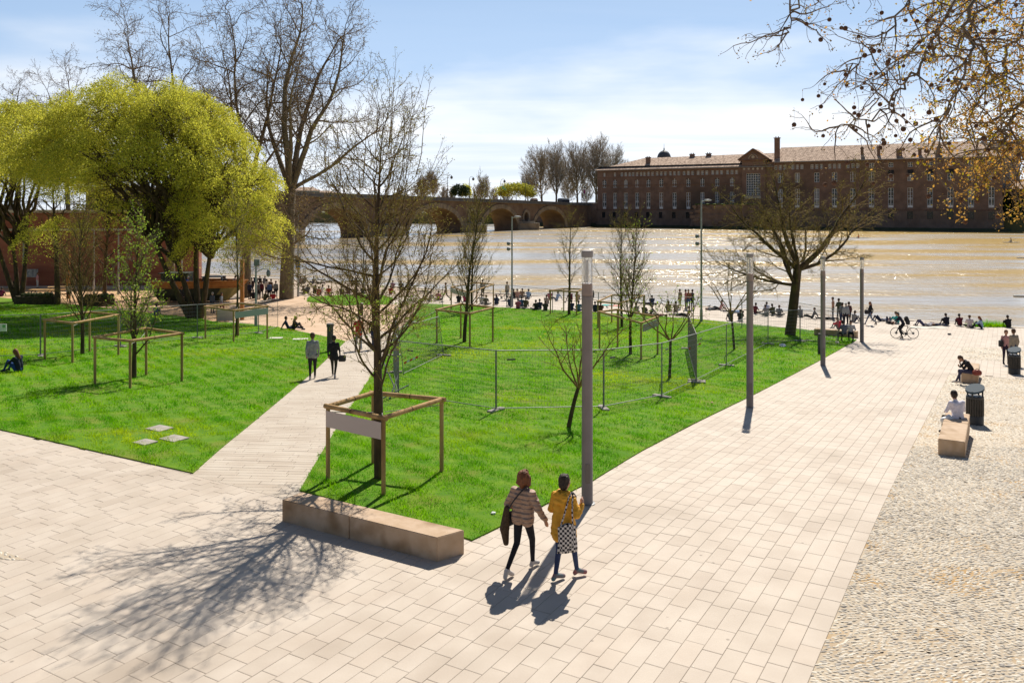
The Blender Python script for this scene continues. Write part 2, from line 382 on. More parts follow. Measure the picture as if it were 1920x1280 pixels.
def keep_main(X, Y):
    k = ~in_any(X, Y, [shrink(lawn_c), shrink(lawn_l), shrink(plaza_p,1), shrink(play_p,1), shrink(path_far,.6)])
    k &= ~in_any(X, Y, [cob_a])
    k &= (Y > 6.5) & (np.abs(X) < 0.64*Y + 3.5) & (Y < EY(X) - 0.7) & (Y < 84) & (X > -24)
    return k
JA, JB = P(355,889), P(566,944); JD = (JB-JA); JD.z = 0; JD.normalize(); JN = Vector((-JD.y, JD.x, 0))
if JN.y < 0: JN = -JN
def side_(X, Y): return (X-JA.x)*JN.x + (Y-JA.y)*JN.y          # > 0 on the footpath side of the joint line
def clip_half(W, sgn):
    """slabs that cross the joint line, cut along it"""
    S = side_(W[...,0], W[...,1])*sgn; full = (S > 0).all(1); cross = (~full) & (S > 0).any(1); polys = []
    for q, s in zip(W[cross], S[cross]):
        out = []
        for i in range(4):
            a, b, sa, sb = q[i], q[(i+1) % 4], s[i], s[(i+1) % 4]
            if sa > 0: out.append(a)
            if (sa > 0) != (sb > 0): out.append(a + (b-a)*(sa/(sa-sb)))
        if len(out) > 2: polys.append(out)
    return W[full], polys
def cut_slabs(name, polys, m_, parent, top=0.0):
    mb = MB()
    for q in polys:
        n = len(q); z = [float(terr(p[0],p[1]))+top for p in q]
        mb.add([(p[0],p[1],zz) for p, zz in zip(q,z)] + [(p[0],p[1],zz-.03) for p, zz in zip(q,z)], [tuple(range(n))] + [(i,(i+1) % n,n+(i+1) % n,n+i) for i in range(n)])
    o = mb.build(name, m_, parent); o['kind'] = 'stuff'
    a = o.data.attributes.new('rnd','FLOAT','FACE'); a.data.foreach_set('value', np.repeat(rng.random(len(polys)), [len(q)+1 for q in polys]).astype(np.float32))
cwm = 0.285; v00 = CE0.dot(V) - cwm*round((CE0.dot(V)+62)/cwm)
W = stones(U, V, (0, 0), (-32, 92), (v00, 62), cwm, (0.34, 0.78), keep_main)
neark = (W.mean(1)[:,0] < -4.0) & (W.mean(1)[:,0] > -10.5) & (W.mean(1)[:,1] < 30)
Wn, cutp = clip_half(W[neark], -1); W = np.concatenate([W[~neark], Wn])
cut_slabs('cut_paving_stones', cutp, m_pave, ground)
def vis_rank(W):
    c = W.mean(1); X, Y = c[:,0], c[:,1]
    px = 960 + X/Y*FPX; py = HOR + (HC-terr(X,Y))/Y*FPX
    ok = (px > 5) & (px < 1915) & (py < 1276) & (py > 0)
    return np.argsort(np.where(ok, Y, 1e6), kind='stable')
o_ = vis_rank(W)
for i in o_[:290]:
    link('paving_stone', stone_mesh('paving_stone', W[i:i+1], m_pave), ground)
o = link('paving_stones', stone_mesh('paving_stones', W[o_[290:]], m_pave), ground); o['kind'] = 'stuff'
# the narrow boards of stone on the footpath, courses across the path
pathbase = sheet('path', path_p, -0.024, m_joint, step=1.5, kind='structure')
path_w = PP([(300,880),(330,900),(600,960),(620,905),(640,855),(690,790),(740,716),(760,672),(800,622),(700,612),(600,622),(560,680),(440,780)])
pu = Vector((0.998, -0.06, 0)).normalized(); pv = Vector((0.06, 0.998, 0)).normalized()
Wp = stones(pu, pv, (0, 8), (-24, 8), (0, 50), 0.20, (0.55, 1.3), lambda X, Y: (inpoly(X, Y, path_w)) & ~inpoly(X, Y, shrink(lawn_c,0.9)) & ~inpoly(X, Y, shrink(lawn_l,0.9)), gap=0.008)
Wp, cutp = clip_half(Wp, 1); cut_slabs('cut_path_slabs', cutp, m_path, pathbase, 0.003)
rk = vis_rank(Wp)
for i in rk[:290]:
    link('path_slab', stone_mesh('path_slab', Wp[i:i+1], m_path, top=0.003), pathbase)
o = link('path_slabs', stone_mesh('path_slabs', Wp[rk[290:]], m_path, top=0.003), pathbase); o['kind'] = 'stuff'
sheet('gravel_plaza', plaza_p, 0.012, m_sand, step=1.2, kind='structure')
sheet('playground_sand', play_p, 0.012, m_playsand, step=2, kind='structure')
# light walk in front of the brick wall
sheet('playground_walk', PP([(-260,537.5),(430,544),(430,538),(-260,531)]), 0.012, m_conc, step=2, kind='structure')

# --- cobbles ---
cobble = sheet('cobblestones', cob_a, -0.012, m_mortar, step=1.0, kind='structure')
sheet('cobble_strip', cob_b, 0.004, m_mortar, step=1.0, kind='structure')
sheet('cobble_patch', cob_c, 0.004, m_mortar, step=0.5, kind='structure')
def pebble_arr(n_side, rings, X, Y, ang, L_, B_, H_, tilt=0.25, zo=-0.012):
    """domed oval pebbles, rows of vertices"""
    n = len(X); vs = []
    prof = {2: [(1.0,-0.15),(0.62,0.72)], 1: [(1.0,-0.1)]}[rings]
    t = np.arange(n_side)/n_side*2*np.pi
    P_ = []
    for r_, h_ in prof:
        P_.append(np.stack([r_*np.cos(t), r_*np.sin(t), np.full(n_side, h_)],1))
    P_.append(np.array([[0.0,0.0,1.0]]))
    T = np.concatenate(P_)                       # k,3
    k = len(T)
    lx = T[None,:,0]*L_[:,None]; ly = T[None,:,1]*B_[:,None]; lz = T[None,:,2]*H_[:,None]
    lx = lx*(1 + 0.16*np.sin(T[None,:,1]*3 + X[:,None]*50))
    ca, sa = np.cos(ang)[:,None], np.sin(ang)[:,None]
    wx = X[:,None] + lx*ca - ly*sa; wy = Y[:,None] + lx*sa + ly*ca
    ti = rng.normal(0, tilt, (n,1)); wz = terr(X, Y)[:,None] + zo + lz + ly*ti
    F = []
    for q in range(rings-1):
        F += [[q*n_side+i, q*n_side+(i+1) % n_side, (q+1)*n_side+(i+1) % n_side, (q+1)*n_side+i] for i in range(n_side)]
    Tq = [[(rings-1)*n_side+i, (rings-1)*n_side+(i+1) % n_side, k-1] for i in range(n_side)]
    tri = []
    for f in F: tri += [[f[0], f[1], f[2]], [f[0], f[2], f[3]]]
    tri += Tq
    Fa = (np.arange(n)[:,None,None]*k + np.array(tri)[None]).reshape(-1,3)
    return np.stack([wx, wy, wz],2).reshape(-1,3), Fa, len(tri)
def pebble_field(poly, dens, d0, d1, margin=2.0):
    xs = [p[0] for p in poly]; ys = [p[1] for p in poly]
    s = 1/math.sqrt(dens)
    a, b = np.meshgrid(np.arange(-60, 60, s*1.45), np.arange(-60, 60, s*0.69))
    a = a.ravel(); b = b.ravel(); a = a + rng.uniform(-.42,.42,a.shape)*s + (np.round(b/(s*0.69)).astype(int) % 2)*s*0.7; b = b + rng.uniform(-.22,.22,b.shape)*s
    c0 = np.array([np.mean(xs), np.mean(ys)]); X = c0[0] + a*V.x + b*U.x; Y = c0[1] + a*V.y + b*U.y
    ok = inpoly(X, Y, poly) & (Y > d0) & (Y <= d1) & (X < 0.63*Y + margin) & (X > -0.63*Y - margin)
    return X[ok], Y[ok]
def orient(X, Y):
    return math.atan2(V.y, V.x) + 0.75*np.sin(X*0.9 + 1.3*np.sin(Y*0.55)) * np.cos(Y*0.7 + X*0.3) + rng.normal(0, 0.28, X.shape)
allp = []
X, Y = pebble_field(cob_a, 215, 9, 23)
keep_hole = rng.random(len(X)) > 0.02; X, Y = X[keep_hole], Y[keep_hole]
L_ = rng.uniform(0.030, 0.060, len(X)); B_ = rng.uniform(0.015, 0.029, len(X)); H_ = rng.uniform(0.008, 0.0155, len(X)); A_ = orient(X, Y)
px = 960 + X/Y*FPX; py = HOR + HC/Y*FPX; vis = (px < 1915) & (py < 1276)
rk = np.argsort(np.where(vis, Y, 1e6), kind='stable')
near, rest = rk[:290], rk[290:]
peb = []
for k in range(5):
    s_ = np.array([0.0]); old = terr; 
    v_, f_, _n = pebble_arr(8, 2, np.array([0.0]), np.array([0.0]), np.array([0.0]), np.array([1.0]), np.array([1.0]), np.array([1.0]), tilt=0.0)
    v_ = v_ - np.array([0,0,float(terr(0,0))-0.012]); v_[:,0] *= 1 + 0.15*np.sin(v_[:,1]*2+k*1.7); v_[:,1] *= 1 + 0.14*np.cos(v_[:,0]*2.4+k)
    peb.append(mesh_np('cobble', v_, f_, m_pebble, smooth=True, attr=np.full(len(f_), (0.1,0.35,0.55,0.75,0.95)[k])))
for i in near:
    o = link('cobble', peb[rng.integers(5)], cobble, (X[i], Y[i], float(terr(X[i],Y[i]))-0.012), (rng.normal(0,.2), 0, A_[i])); o.scale = (L_[i], B_[i], H_[i])
v_, f_, nt_ = pebble_arr(8, 2, X[rest], Y[rest], A_[rest], L_[rest], B_[rest], H_[rest])
o = link('cobbles', mesh_np('cobbles', v_, f_, m_pebble, smooth=True, attr=np.repeat(rng.random(len(rest))**0.8, nt_)), cobble); o['kind'] = 'stuff'
for nm, pl, de, d0, d1, ns, rg in (('cobbles_far', cob_a, 200, 23, 34, 6, 1), ('cobbles_far', cob_a, 110, 34, 62, 5, 1), ('cobbles_far', cob_b, 100, 20, 75, 5, 1), ('cobbles_far', cob_c, 90, 8, 24, 7, 2)):
    X, Y = pebble_field(pl, de, d0, d1); n = len(X)
    if not n: continue
    k = math.sqrt(105/de)*.92
    v_, f_, nt_ = pebble_arr(ns, rg, X, Y, orient(X, Y), rng.uniform(.045,.075,n)*k, rng.uniform(.022,.034,n)*k, rng.uniform(.010,.018,n)*k, zo=(-.012 if pl is cob_a else .004))
    par = cobble if pl is cob_a else bpy.data.objects['cobble_strip' if pl is cob_b else 'cobble_patch']
    o = link('cobbles', mesh_np('cobbles', v_, f_, m_pebble, smooth=True, attr=np.repeat(rng.random(n)**0.8, nt_)), par); o['kind'] = 'stuff'

# --- lawns ---
for nm, pl in (('lawn', lawn_c), ('lawn', lawn_l), ('lawn', lawn_s)):
    sheet(nm, pl, 0.03, m_soil, step=0.8, skirt=0.09, kind='structure')
bare = [(P(1048,930), .0), (P(405,823), .35), (P(640,905), .1), (P(128,835), .5), (P(345,825), .3)]
def grass(name, poly, dens, d0, d1, h, wd, lim=0.66):
    xs = [p[0] for p in poly]; ys = [p[1] for p in poly]; y0 = max(d0, min(ys)-.1); y1 = min(d1, max(ys)+.1)
    if y1 <= y0: return
    x0 = max(min(xs)-.1, -lim*y1-1); x1 = min(max(xs)+.1, lim*y1+1); n = int((x1-x0)*(y1-y0)*dens)
    X = rng.uniform(x0, x1, n); Y = rng.uniform(y0, y1, n)
    c = np.sin(X*3.1+np.sin(Y*2.3)*1.7)*np.cos(Y*2.7+X*.8) + 0.7*np.sin(X*7.3+Y*5.1)
    ok = inpoly(X + rng.normal(0,.035,n), Y + rng.normal(0,.035,n), poly) & (np.abs(X) < lim*Y+1) & (rng.random(n) < 0.72+0.28*c)
    worn = np.sin(X*.83+1.9*np.sin(Y*.61))*np.cos(Y*.97-.7*np.sin(X*.5+2)) > .93
    ok &= ~(worn & (rng.random(n) < .4))
    for bp0, bt in bare: ok &= ((X-bp0.x)**2 + (Y-bp0.y)**2 > (bt*rng.uniform(.6,1.2,n))**2)
    X, Y, c = X[ok], Y[ok], c[ok]; n = len(X)
    hh = h*1.15*rng.uniform(.35,1.45,n)*(1+.38*c); a = rng.uniform(0, 2*np.pi, n); ln = rng.normal(0,.55,n)*hh; ln2 = rng.normal(0,.55,n)*hh
    z = terr(X, Y) + 0.025
    ww = wd*rng.uniform(.6,1.3,n)
    p0 = np.stack([X-np.cos(a)*ww, Y-np.sin(a)*ww, z],1); p1 = np.stack([X+np.cos(a)*ww, Y+np.sin(a)*ww, z],1); p2 = np.stack([X+ln, Y+ln2, z+hh],1)
    v_ = np.stack([p0,p1,p2],1).reshape(-1,3); f_ = np.arange(3*n).reshape(-1,3)
    o = link(name, mesh_np(name, v_, f_, m_grass, attr=rng.random(n))); o['kind'] = 'stuff'; o['label'] = 'short green lawn grass'; o['category'] = 'grass'
grass('grass', lawn_c, 1100, 12, 24, 0.050, 0.0070); grass('grass', lawn_c, 420, 24, 38, 0.055, 0.011); grass('grass', lawn_c, 170, 38, 75, 0.06, 0.017)
grass('grass', lawn_l, 1000, 14, 26, 0.050, 0.0072); grass('grass', lawn_l, 380, 26, 42, 0.055, 0.012); grass('grass', lawn_l, 130, 42, 75, 0.06, 0.019)
grass('grass', lawn_s, 130, 50, 90, 0.06, 0.02)

# --- river ---
def water_mat():
    m = bpy.data.materials.new('river_water'); m.use_nodes = True; t = m.node_tree; L = t.links.new; N = t.nodes.new
    b = t.nodes['Principled BSDF']; co = N('ShaderNodeTexCoord')
    def noise(scale, stretch, rot=0.57, det=4, ro=0.5):
        mp_ = N('ShaderNodeMapping'); mp_.inputs['Rotation'].default_value = (0,0,rot); mp_.inputs['Scale'].default_value = (*stretch,1)
        L(co.outputs['Object'], mp_.inputs[0]); n = N('ShaderNodeTexNoise'); n.inputs['Scale'].default_value = scale; n.inputs['Detail'].default_value = det; n.inputs['Roughness'].default_value = ro
        L(mp_.outputs[0], n.inputs[0]); return n.outputs[0]
    # smooth and ruffled patches lying along the current
    pat = noise(0.018, (0.7, 2.6), det=6, ro=0.6); mr = N('ShaderNodeMapRange'); mr.interpolation_type = 'SMOOTHSTEP'; L(pat, mr.inputs[0]); mr.inputs[1].default_value = 0.38; mr.inputs[2].default_value = 0.62
    sx = N('ShaderNodeSeparateXYZ'); L(co.outputs['Object'], sx.inputs[0]); gx_ = N('ShaderNodeMapRange'); L(sx.outputs[0], gx_.inputs[0]); gx_.inputs[1].default_value = -40; gx_.inputs[2].default_value = 90; gx_.inputs[3].default_value = .075; gx_.inputs[4].default_value = -.07
    ga = N('ShaderNodeMath'); ga.operation = 'ADD'; L(pat, ga.inputs[0]); L(gx_.outputs[0], ga.inputs[1]); L(ga.outputs[0], mr.inputs[0])
    silt = noise(0.05, (0.8, 2.2), det=5); mx = N('ShaderNodeMixRGB'); L(silt, mx.inputs[0]); mx.inputs[1].default_value = (0.50,0.33,0.09,1); mx.inputs[2].default_value = (0.40,0.265,0.075,1)
    L(mx.outputs[0], b.inputs['Base Color'])
    b.inputs['Roughness'].default_value = 0.22; b.inputs['IOR'].default_value = 1.33
    sp = N('ShaderNodeMapRange'); L(mr.outputs[0], sp.inputs[0]); sp.inputs[3].default_value = 0.10; sp.inputs[4].default_value = 1.0; L(sp.outputs[0], b.inputs['Specular IOR Level'])
    w1 = noise(0.9, (1, 1.7), rot=0.5, det=3); w2 = noise(0.22, (1, 2.2), rot=0.62, det=3)
    ad = N('ShaderNodeMath'); ad.operation = 'ADD'; L(w1, ad.inputs[0]); mu = N('ShaderNodeMath'); mu.operation = 'MULTIPLY'; mu.inputs[1].default_value = 2.2; L(w2, mu.inputs[0]); L(mu.outputs[0], ad.inputs[1])
    bp = N('ShaderNodeBump'); bp.inputs['Distance'].default_value = 0.35; bs = N('ShaderNodeMapRange'); L(mr.outputs[0], bs.inputs[0]); bs.inputs[3].default_value = 0.9; bs.inputs[4].default_value = 0.07; L(bs.outputs[0], bp.inputs['Strength']); L(ad.outputs[0], bp.inputs['Height'])
    L(bp.outputs[0], b.inputs['Normal'])
    gl = N('ShaderNodeBsdfGlossy'); gl.inputs['Roughness'].default_value = 0.2; L(bp.outputs[0], gl.inputs['Normal'])
    fr = N('ShaderNodeFresnel'); fr.inputs[0].default_value = 1.33
    m1 = N('ShaderNodeMapRange'); L(mr.outputs[0], m1.inputs[0]); m1.inputs[3].default_value = 0.03; m1.inputs[4].default_value = 1.2
    m2 = N('ShaderNodeMath'); m2.operation = 'MULTIPLY'; m2.use_clamp = True; L(m1.outputs[0], m2.inputs[0]); L(fr.outputs[0], m2.inputs[1])
    ms = N('ShaderNodeMixShader'); L(m2.outputs[0], ms.inputs[0]); L(b.outputs[0], ms.inputs[1]); L(gl.outputs[0], ms.inputs[2]); L(ms.outputs[0], t.nodes['Material Output'].inputs[0])
    return m
m_water = water_mat()
mb = MB(); mb.add([(-600,60,WZ),(700,-250,WZ),(1400,300,WZ),(900,900,WZ),(-900,1500,WZ)], [(0,1,2,3,4)])
rv = mb.build('river', m_water); rv['kind'] = 'structure'
# clip the river to beyond the quay: it starts at the quay wall
me = rv.data; me.clear_geometry(); me.from_pydata([(300,EY(300)-2,WZ),(1500,EY(1500)-2,WZ),(1500,1800,WZ),(-1500,1800,WZ),(-1500,EY(-44)+0,WZ),(-44,EY(-44)-2,WZ)], [], [(0,1,2,3,4,5)]); me.update()
# far land beyond the river, wholly behind the far bank
BLp, BRp = Vector((42.5,417,0)), Vector((194.5,332,0)); BD = (BRp-BLp).normalized(); BN = Vector((-BD.y, BD.x, 0))
if BN.y < 0: BN = -BN
m_far = mat('far_bank_ground', (0.10,0.12,0.05), (0.16,0.15,0.07), scale=0.05, rough=1)
mb = MB(); a0 = BLp - BD*34 + BN*4; a1 = BRp + BD*260 + BN*4
q = [a0, a1, a1 + BN*1500, a0 + BN*1500]
mb.prism([tuple(p[:2]) for p in q], WZ-1, 4.6); o = mb.build('far_bank', m_far); o['kind'] = 'structure'
a0 = BLp - BD*34 + BN*10; a1 = Vector((25,395,0)) + BN*0
mb = MB(); q = [Vector((-20,480,0)), a0 + BN*90, a0 + BN*900, Vector((-1400,1500,0)), Vector((-1400,800,0)), Vector((-300,620,0))]
mb.prism([tuple(p[:2]) for p in q], WZ-1, 3.2); o = mb.build('far_bank', m_far); o['kind'] = 'structure'
# ================================================================== BUILDINGS, BRIDGE, WALL
m_brick = mat('old_brick', (0.165,0.110,0.088), (0.25,0.168,0.135), scale=0.35, rough=0.95, bump=0.4, bscale=2.5, detail=7, c3=(0.10,0.075,0.06), c3s=0.035, bdist=0.1)
m_brick2 = mat('weathered_brick', (0.16,0.115,0.095), (0.23,0.17,0.14), scale=0.4, rough=0.95, bump=0.4, bscale=2.5, detail=7, bdist=0.1, c3=(0.17,0.12,0.09), c3s=0.08)
m_trimb = mat('brick_cornice', (0.17,0.095,0.065), (0.22,0.13,0.09), scale=0.6, rough=0.9)
m_stone = mat('pale_stone', (0.42,0.37,0.30), (0.52,0.47,0.39), scale=0.5, rough=0.9, bump=0.3, bscale=2)
m_frame = mat('white_window_frame', (0.74,0.76,0.80), rough=0.6)
m_glass = mat('dark_window_glass', (0.025,0.035,0.045), rough=0.12, spec=0.6)
m_blind = mat('dark_blind', (0.03,0.03,0.035), rough=0.9)
m_algae = mat('wet_green_footing', (0.035,0.055,0.03), (0.06,0.07,0.045), scale=0.5, rough=0.8)
def roof_mat():
    m = bpy.data.materials.new('canal_tile_roof'); m.use_nodes = True; t = m.node_tree; L = t.links.new; b = t.nodes['Principled BSDF']
    co = t.nodes.new('ShaderNodeTexCoord'); br = t.nodes.new('ShaderNodeTexBrick'); mp_ = t.nodes.new('ShaderNodeMapping'); mp_.inputs['Scale'].default_value = (1,1,1)
    L(co.outputs['Object'], mp_.inputs[0]); L(mp_.outputs[0], br.inputs[0]); br.inputs['Scale'].default_value = 1.0; br.inputs['Brick Width'].default_value = 0.75; br.inputs['Row Height'].default_value = 1.0; br.inputs['Mortar Size'].default_value = 0.06
    br.inputs['Color1'].default_value = (0.78,0.58,0.43,1); br.inputs['Color2'].default_value = (0.58,0.42,0.31,1); br.inputs['Mortar'].default_value = (0.24,0.15,0.10,1)
    n = t.nodes.new('ShaderNodeTexNoise'); n.inputs['Scale'].default_value = 0.9; n.inputs['Detail'].default_value = 6; L(co.outputs['Object'], n.inputs[0])
    cr = t.nodes.new('ShaderNodeValToRGB'); cr.color_ramp.elements[0].position = .36; cr.color_ramp.elements[0].color = (.42,.36,.32,1); cr.color_ramp.elements[1].position = .6; cr.color_ramp.elements[1].color = (1.0,1.0,1.0,1); L(n.outputs[0], cr.inputs[0])
    mx = t.nodes.new('ShaderNodeMixRGB'); mx.blend_type = 'MULTIPLY'; mx.inputs[0].default_value = 1; L(br.outputs[0], mx.inputs[1]); L(cr.outputs[0], mx.inputs[2]); L(mx.outputs[0], b.inputs['Base Color'])
    b.inputs['Roughness'].default_value = 0.9
    bp = t.nodes.new('ShaderNodeBump'); bp.inputs['Strength'].default_value = 0.6; bp.inputs['Distance'].default_value = 0.12; L(br.outputs['Fac'], bp.inputs['Height']); bp.invert = True; L(bp.outputs[0], b.inputs['Normal'])
    return m
m_roof = roof_mat()

# --- the long brick building on the far bank (local x along its front, y into it, z up from the water) ---
BLEN = (BRp-BLp).length
bang = math.atan2(BD.y, BD.x)
bld = empty('riverside_building', (BLp.x, BLp.y, WZ), bang, 'very long dark brick building with tiled roof and rows of windows across the river', 'building')
def bx(px):      # picture column -> distance along the front
    k = (px-960)/FPX
    return (k*BLp.y - BLp.x)/(BD.x - k*BD.y)
E1, E2 = 28.2, 30.0        # eave heights left and right of the pediment
xp0, xp1 = bx(1392), bx(1436)
rowsL = [(0.055,0.12),(0.175,0.315),(0.41,0.685),(0.74,0.84)]
def wrows(E): return [(E*(1-b_), E*(1-a_)) for a_, b_ in rowsL]
colsL = [1133.3,1153,1173.3,1194.5,1215.8,1239.7,1264.7,1290.5,1317,1344.5,1372.5]
colsR = [1463,1495,1531.4,1564.7,1599,1634,1670.3,1706.6,1743.7,1782,1820.6,1859]
openings = []       # x0,x1,z0,z1,kind
for i, c in enumerate(colsL):
    x = bx(c); r = wrows(E1); cw = 1.15
    if i < 2: openings.append((x-.55, x+.55, *r[0], 'attic'))
    else:
        for k in (-1,0,1): openings.append((x+k*2.05-.62, x+k*2.05+.62, *r[0], 'attic'))
    openings.append((x-.95, x+.95, *r[1], 'arched')); openings.append((x-.95, x+.95, *r[2], 'tall'))
    if i not in (8,9,10): openings.append((x-.85, x+.85, *r[3], 'base'))
for i, c in enumerate(colsR):
    x = bx(c); r = wrows(E2)
    if i < 5:
        for k in (-1,0,1): openings.append((x+k*1.95-.6, x+k*1.95+.6, *r[0], 'attic'))
    else: openings.append((x-.9, x+.9, *r[0], 'attic'))
    openings.append((x-1.05, x+1.05, *r[1], 'square')); openings.append((x-1.05, x+1.05, *r[2], 'tall'))
    if i > 4: openings.append((x-1.1, x+1.1, *r[3], 'base'))
xc = bx(1413)
openings.append((xc-3.1, xc+3.1, E2*.50, E2*.83, 'great'))
def wall_with_holes(mb, x0, x1, z0, z1, y, holes, depth=0.45, m=0):
    H_ = [h for h in holes if h[0] >= x0 and h[1] <= x1 and h[2] >= z0 and h[3] <= z1]
    zs = sorted(set([z0, z1] + [round(v,4) for h in H_ for v in (h[2], h[3])]))
    for a, b in zip(zs[:-1], zs[1:]):
        zz = (a+b)/2; rowh = sorted([h for h in H_ if h[2] < zz < h[3]]); x = x0
        for h in rowh + [(x1, None, None, None)]:
            if h[0] > x: mb.add([(x,y,a),(h[0],y,a),(h[0],y,b),(x,y,b)], [(0,1,2,3)], m)
            if h[1] is not None: x = h[1]
    for h in H_:
        a, b, c, d = h[:4]
        mb.add([(a,y,c),(b,y,c),(b,y,d),(a,y,d),(a,y+depth,c),(b,y+depth,c),(b,y+depth,d),(a,y+depth,d)], [(0,1,5,4),(1,2,6,5),(2,3,7,6),(3,0,4,7)], m)
mb = MB()
Ba = 28.2*0.288      # top of the plain lower storey
xe = BLEN
wall_with_holes(mb, 0, xp0, Ba, E1, 0, openings, m=0)
wall_with_holes(mb, xp1, xe, Ba, E2, 0, openings, m=0)
wall_with_holes(mb, xp0, xp1, Ba, E2+1.0, -0.8, [o_ for o_ in openings if o_[4]=='great'], m=0)
mb.add([(xp0,-.8,Ba),(xp0,0,Ba),(xp0,0,E2+1),(xp0,-.8,E2+1)], [(0,1,2,3)]); mb.add([(xp1,-.8,Ba),(xp1,0,Ba),(xp1,0,E2+1),(xp1,-.8,E2+1)], [(3,2,1,0)])
wall_with_holes(mb, -0.4, xe+.4, 0, Ba, -1.0, openings, depth=.5, m=1)
mb.add([(-.4,-1,Ba),(xe+.4,-1,Ba),(xe+.4,0,Ba),(-.4,0,Ba)], [(0,1,2,3)], 1)
mb.add([(0,0,0),(0,26,0),(0,26,E1),(0,0,E1)], [(0,1,2,3)], 0); mb.add([(xe,0,0),(xe,26,0),(xe,26,E2),(xe,0,E2)], [(0,1,2,3)], 0)
mb.add([(-.4,-1,0),(-.4,0,0),(-.4,0,Ba),(-.4,-1,Ba)], [(0,1,2,3)], 1); mb.add([(xe+.4,-1,0),(xe+.4,0,0),(xe+.4,0,Ba),(xe+.4,-1,Ba)], [(0,1,2,3)], 1)
mb.add([(0,26,0),(xe,26,0),(xe,26,E1),(0,26,E1)], [(0,1,2,3)], 0)
# dark rooms behind the openings
mb.add([(0,.9,0),(xe,.9,0),(xe,.9,E2-.2),(0,.9,E2-.2)], [(0,1,2,3)], 2)
mb.build('wall', [m_brick, m_brick2, m_blind], bld)
mb = MB()
for (x0, x1, z, h, d) in ((0, xp0-.1, Ba, .5, .22), (xp1+.1, xe, Ba, .5, .22), (0, xp0-.1, E1*.715, .3, .16), (0, xp0-.1, E1*.855, .25, .12), (0, xp0-.1, E1-.7, .55, .3), (xp1+.1, xe, E2-.8, .7, .35)):
    mb.box(x0, x1, -d, -0.01, z+.02, z+h)
mb.build('cornice', m_trimb, bld)
mb = MB(); mb.box(-1.2, xe+3, -2.6, -1.02, -.5, 1.1); mb.build('footing', m_algae, bld)
# windows: one mesh per kind and size, shared
wcache = {}; wrnd = random.Random(4); m_curt = mat('pale_curtain',(0.22,0.24,0.27),(0.32,0.33,0.35),scale=1,rough=.8); m_curt2 = mat('drawn_blind',(0.14,0.10,0.08),(0.25,0.2,0.17),scale=1,rough=.8)
for (a, b, c, d, kind) in openings:
    key = (round(b-a,2), round(d-c,2), kind)
    if key not in wcache:
        W_, H_ = b-a, d-c; f = MB(); t_ = .16 if kind != 'great' else .14
        if kind == 'base':
            for k in range(5): f.bar((-W_/2+W_*(k+.5)/5, 0, 0), (-W_/2+W_*(k+.5)/5, 0, H_), .04, n=4)
            f.box(-W_/2, W_/2, -.05, .05, 0, .12)
        else:
            f.box(-W_/2, -W_/2+t_, -.06, .06, 0, H_); f.box(W_/2-t_, W_/2, -.06, .06, 0, H_); f.box(-W_/2+t_, W_/2-t_, -.06, .06, H_-t_, H_); f.box(-W_/2+t_, W_/2-t_, -.06, .06, 0, t_)
            if kind == 'great':
                for k in range(1,6): f.box(-W_/2+W_*k/6-.07, -W_/2+W_*k/6+.07, -.05, .05, t_, H_-t_)
                for k in range(1,9): f.box(-W_/2+t_, W_/2-t_, -.045, .045, H_*k/9-.07, H_*k/9+.07)
            else:
                f.box(-.11, .11, -.09, .05, t_, H_-t_)
                nb_ = {'attic':1,'arched':3,'square':2,'tall':4}[kind]
                for k in range(1, nb_+1): f.box(-W_/2+t_, W_/2-t_, -.045, .045, H_*k/(nb_+1)-.05, H_*k/(nb_+1)+.05)
                if kind == 'tall':
                    f.box(-W_/2+t_, W_/2-t_, -.1, .03, H_*.45, H_*.45+.3); f.box(-W_/2+t_, W_/2-t_, -.12, .02, .1, H_*.13)
                if kind == 'arched':
                    pts = [(-W_/2, H_), (-W_/2, H_-.9), (-W_*.36, H_-.45), (-W_*.18, H_-.15), (0, H_-.04), (W_*.18, H_-.15), (W_*.36, H_-.45), (W_/2, H_-.9), (W_/2, H_)]
                    f.add([(x,-.14,z) for x,z in pts]+[(x,-.02,z) for x,z in pts], [tuple(range(9)),(0,1,10,9)], 1)
        g = MB(); g.add([(-W_/2+.02,.1,0),(W_/2-.02,.1,0),(W_/2-.02,.1,H_),(-W_/2+.02,.1,H_)], [(0,1,2,3)])
        wcache[key] = (f.mesh('window', [m_frame if kind not in ('base',) else m_blind, m_brick]), g.mesh('pane', m_glass))
    fm, gm = wcache[key]; yy = {'base': -.75, 'great': -.5}.get(kind, .28)
    wdw = link('window', fm, bld, ((a+b)/2, yy, c)); pn_ = link('pane', gm, wdw)
    if wrnd.random() < .4 and kind not in ('base','great'): pn_.material_slots[0].link = 'OBJECT'; pn_.material_slots[0].material = wrnd.choice([m_curt, m_curt2])
# black awnings over four second-floor windows
for c in (1670.3,1706.6,1743.7,1782):
    x = bx(c); r = wrows(E2)[1]; mb = MB(); mb.add([(x-1.2,-.02,r[1]+.5),(x+1.2,-.02,r[1]+.5),(x+1.2,-.7,r[1]-1.2),(x-1.2,-.7,r[1]-1.2),(x-1.2,-.02,r[1]-1.2),(x+1.2,-.02,r[1]-1.2)], [(0,1,2,3),(0,3,4),(1,5,2)]); mb.build('awning', m_blind, bld)
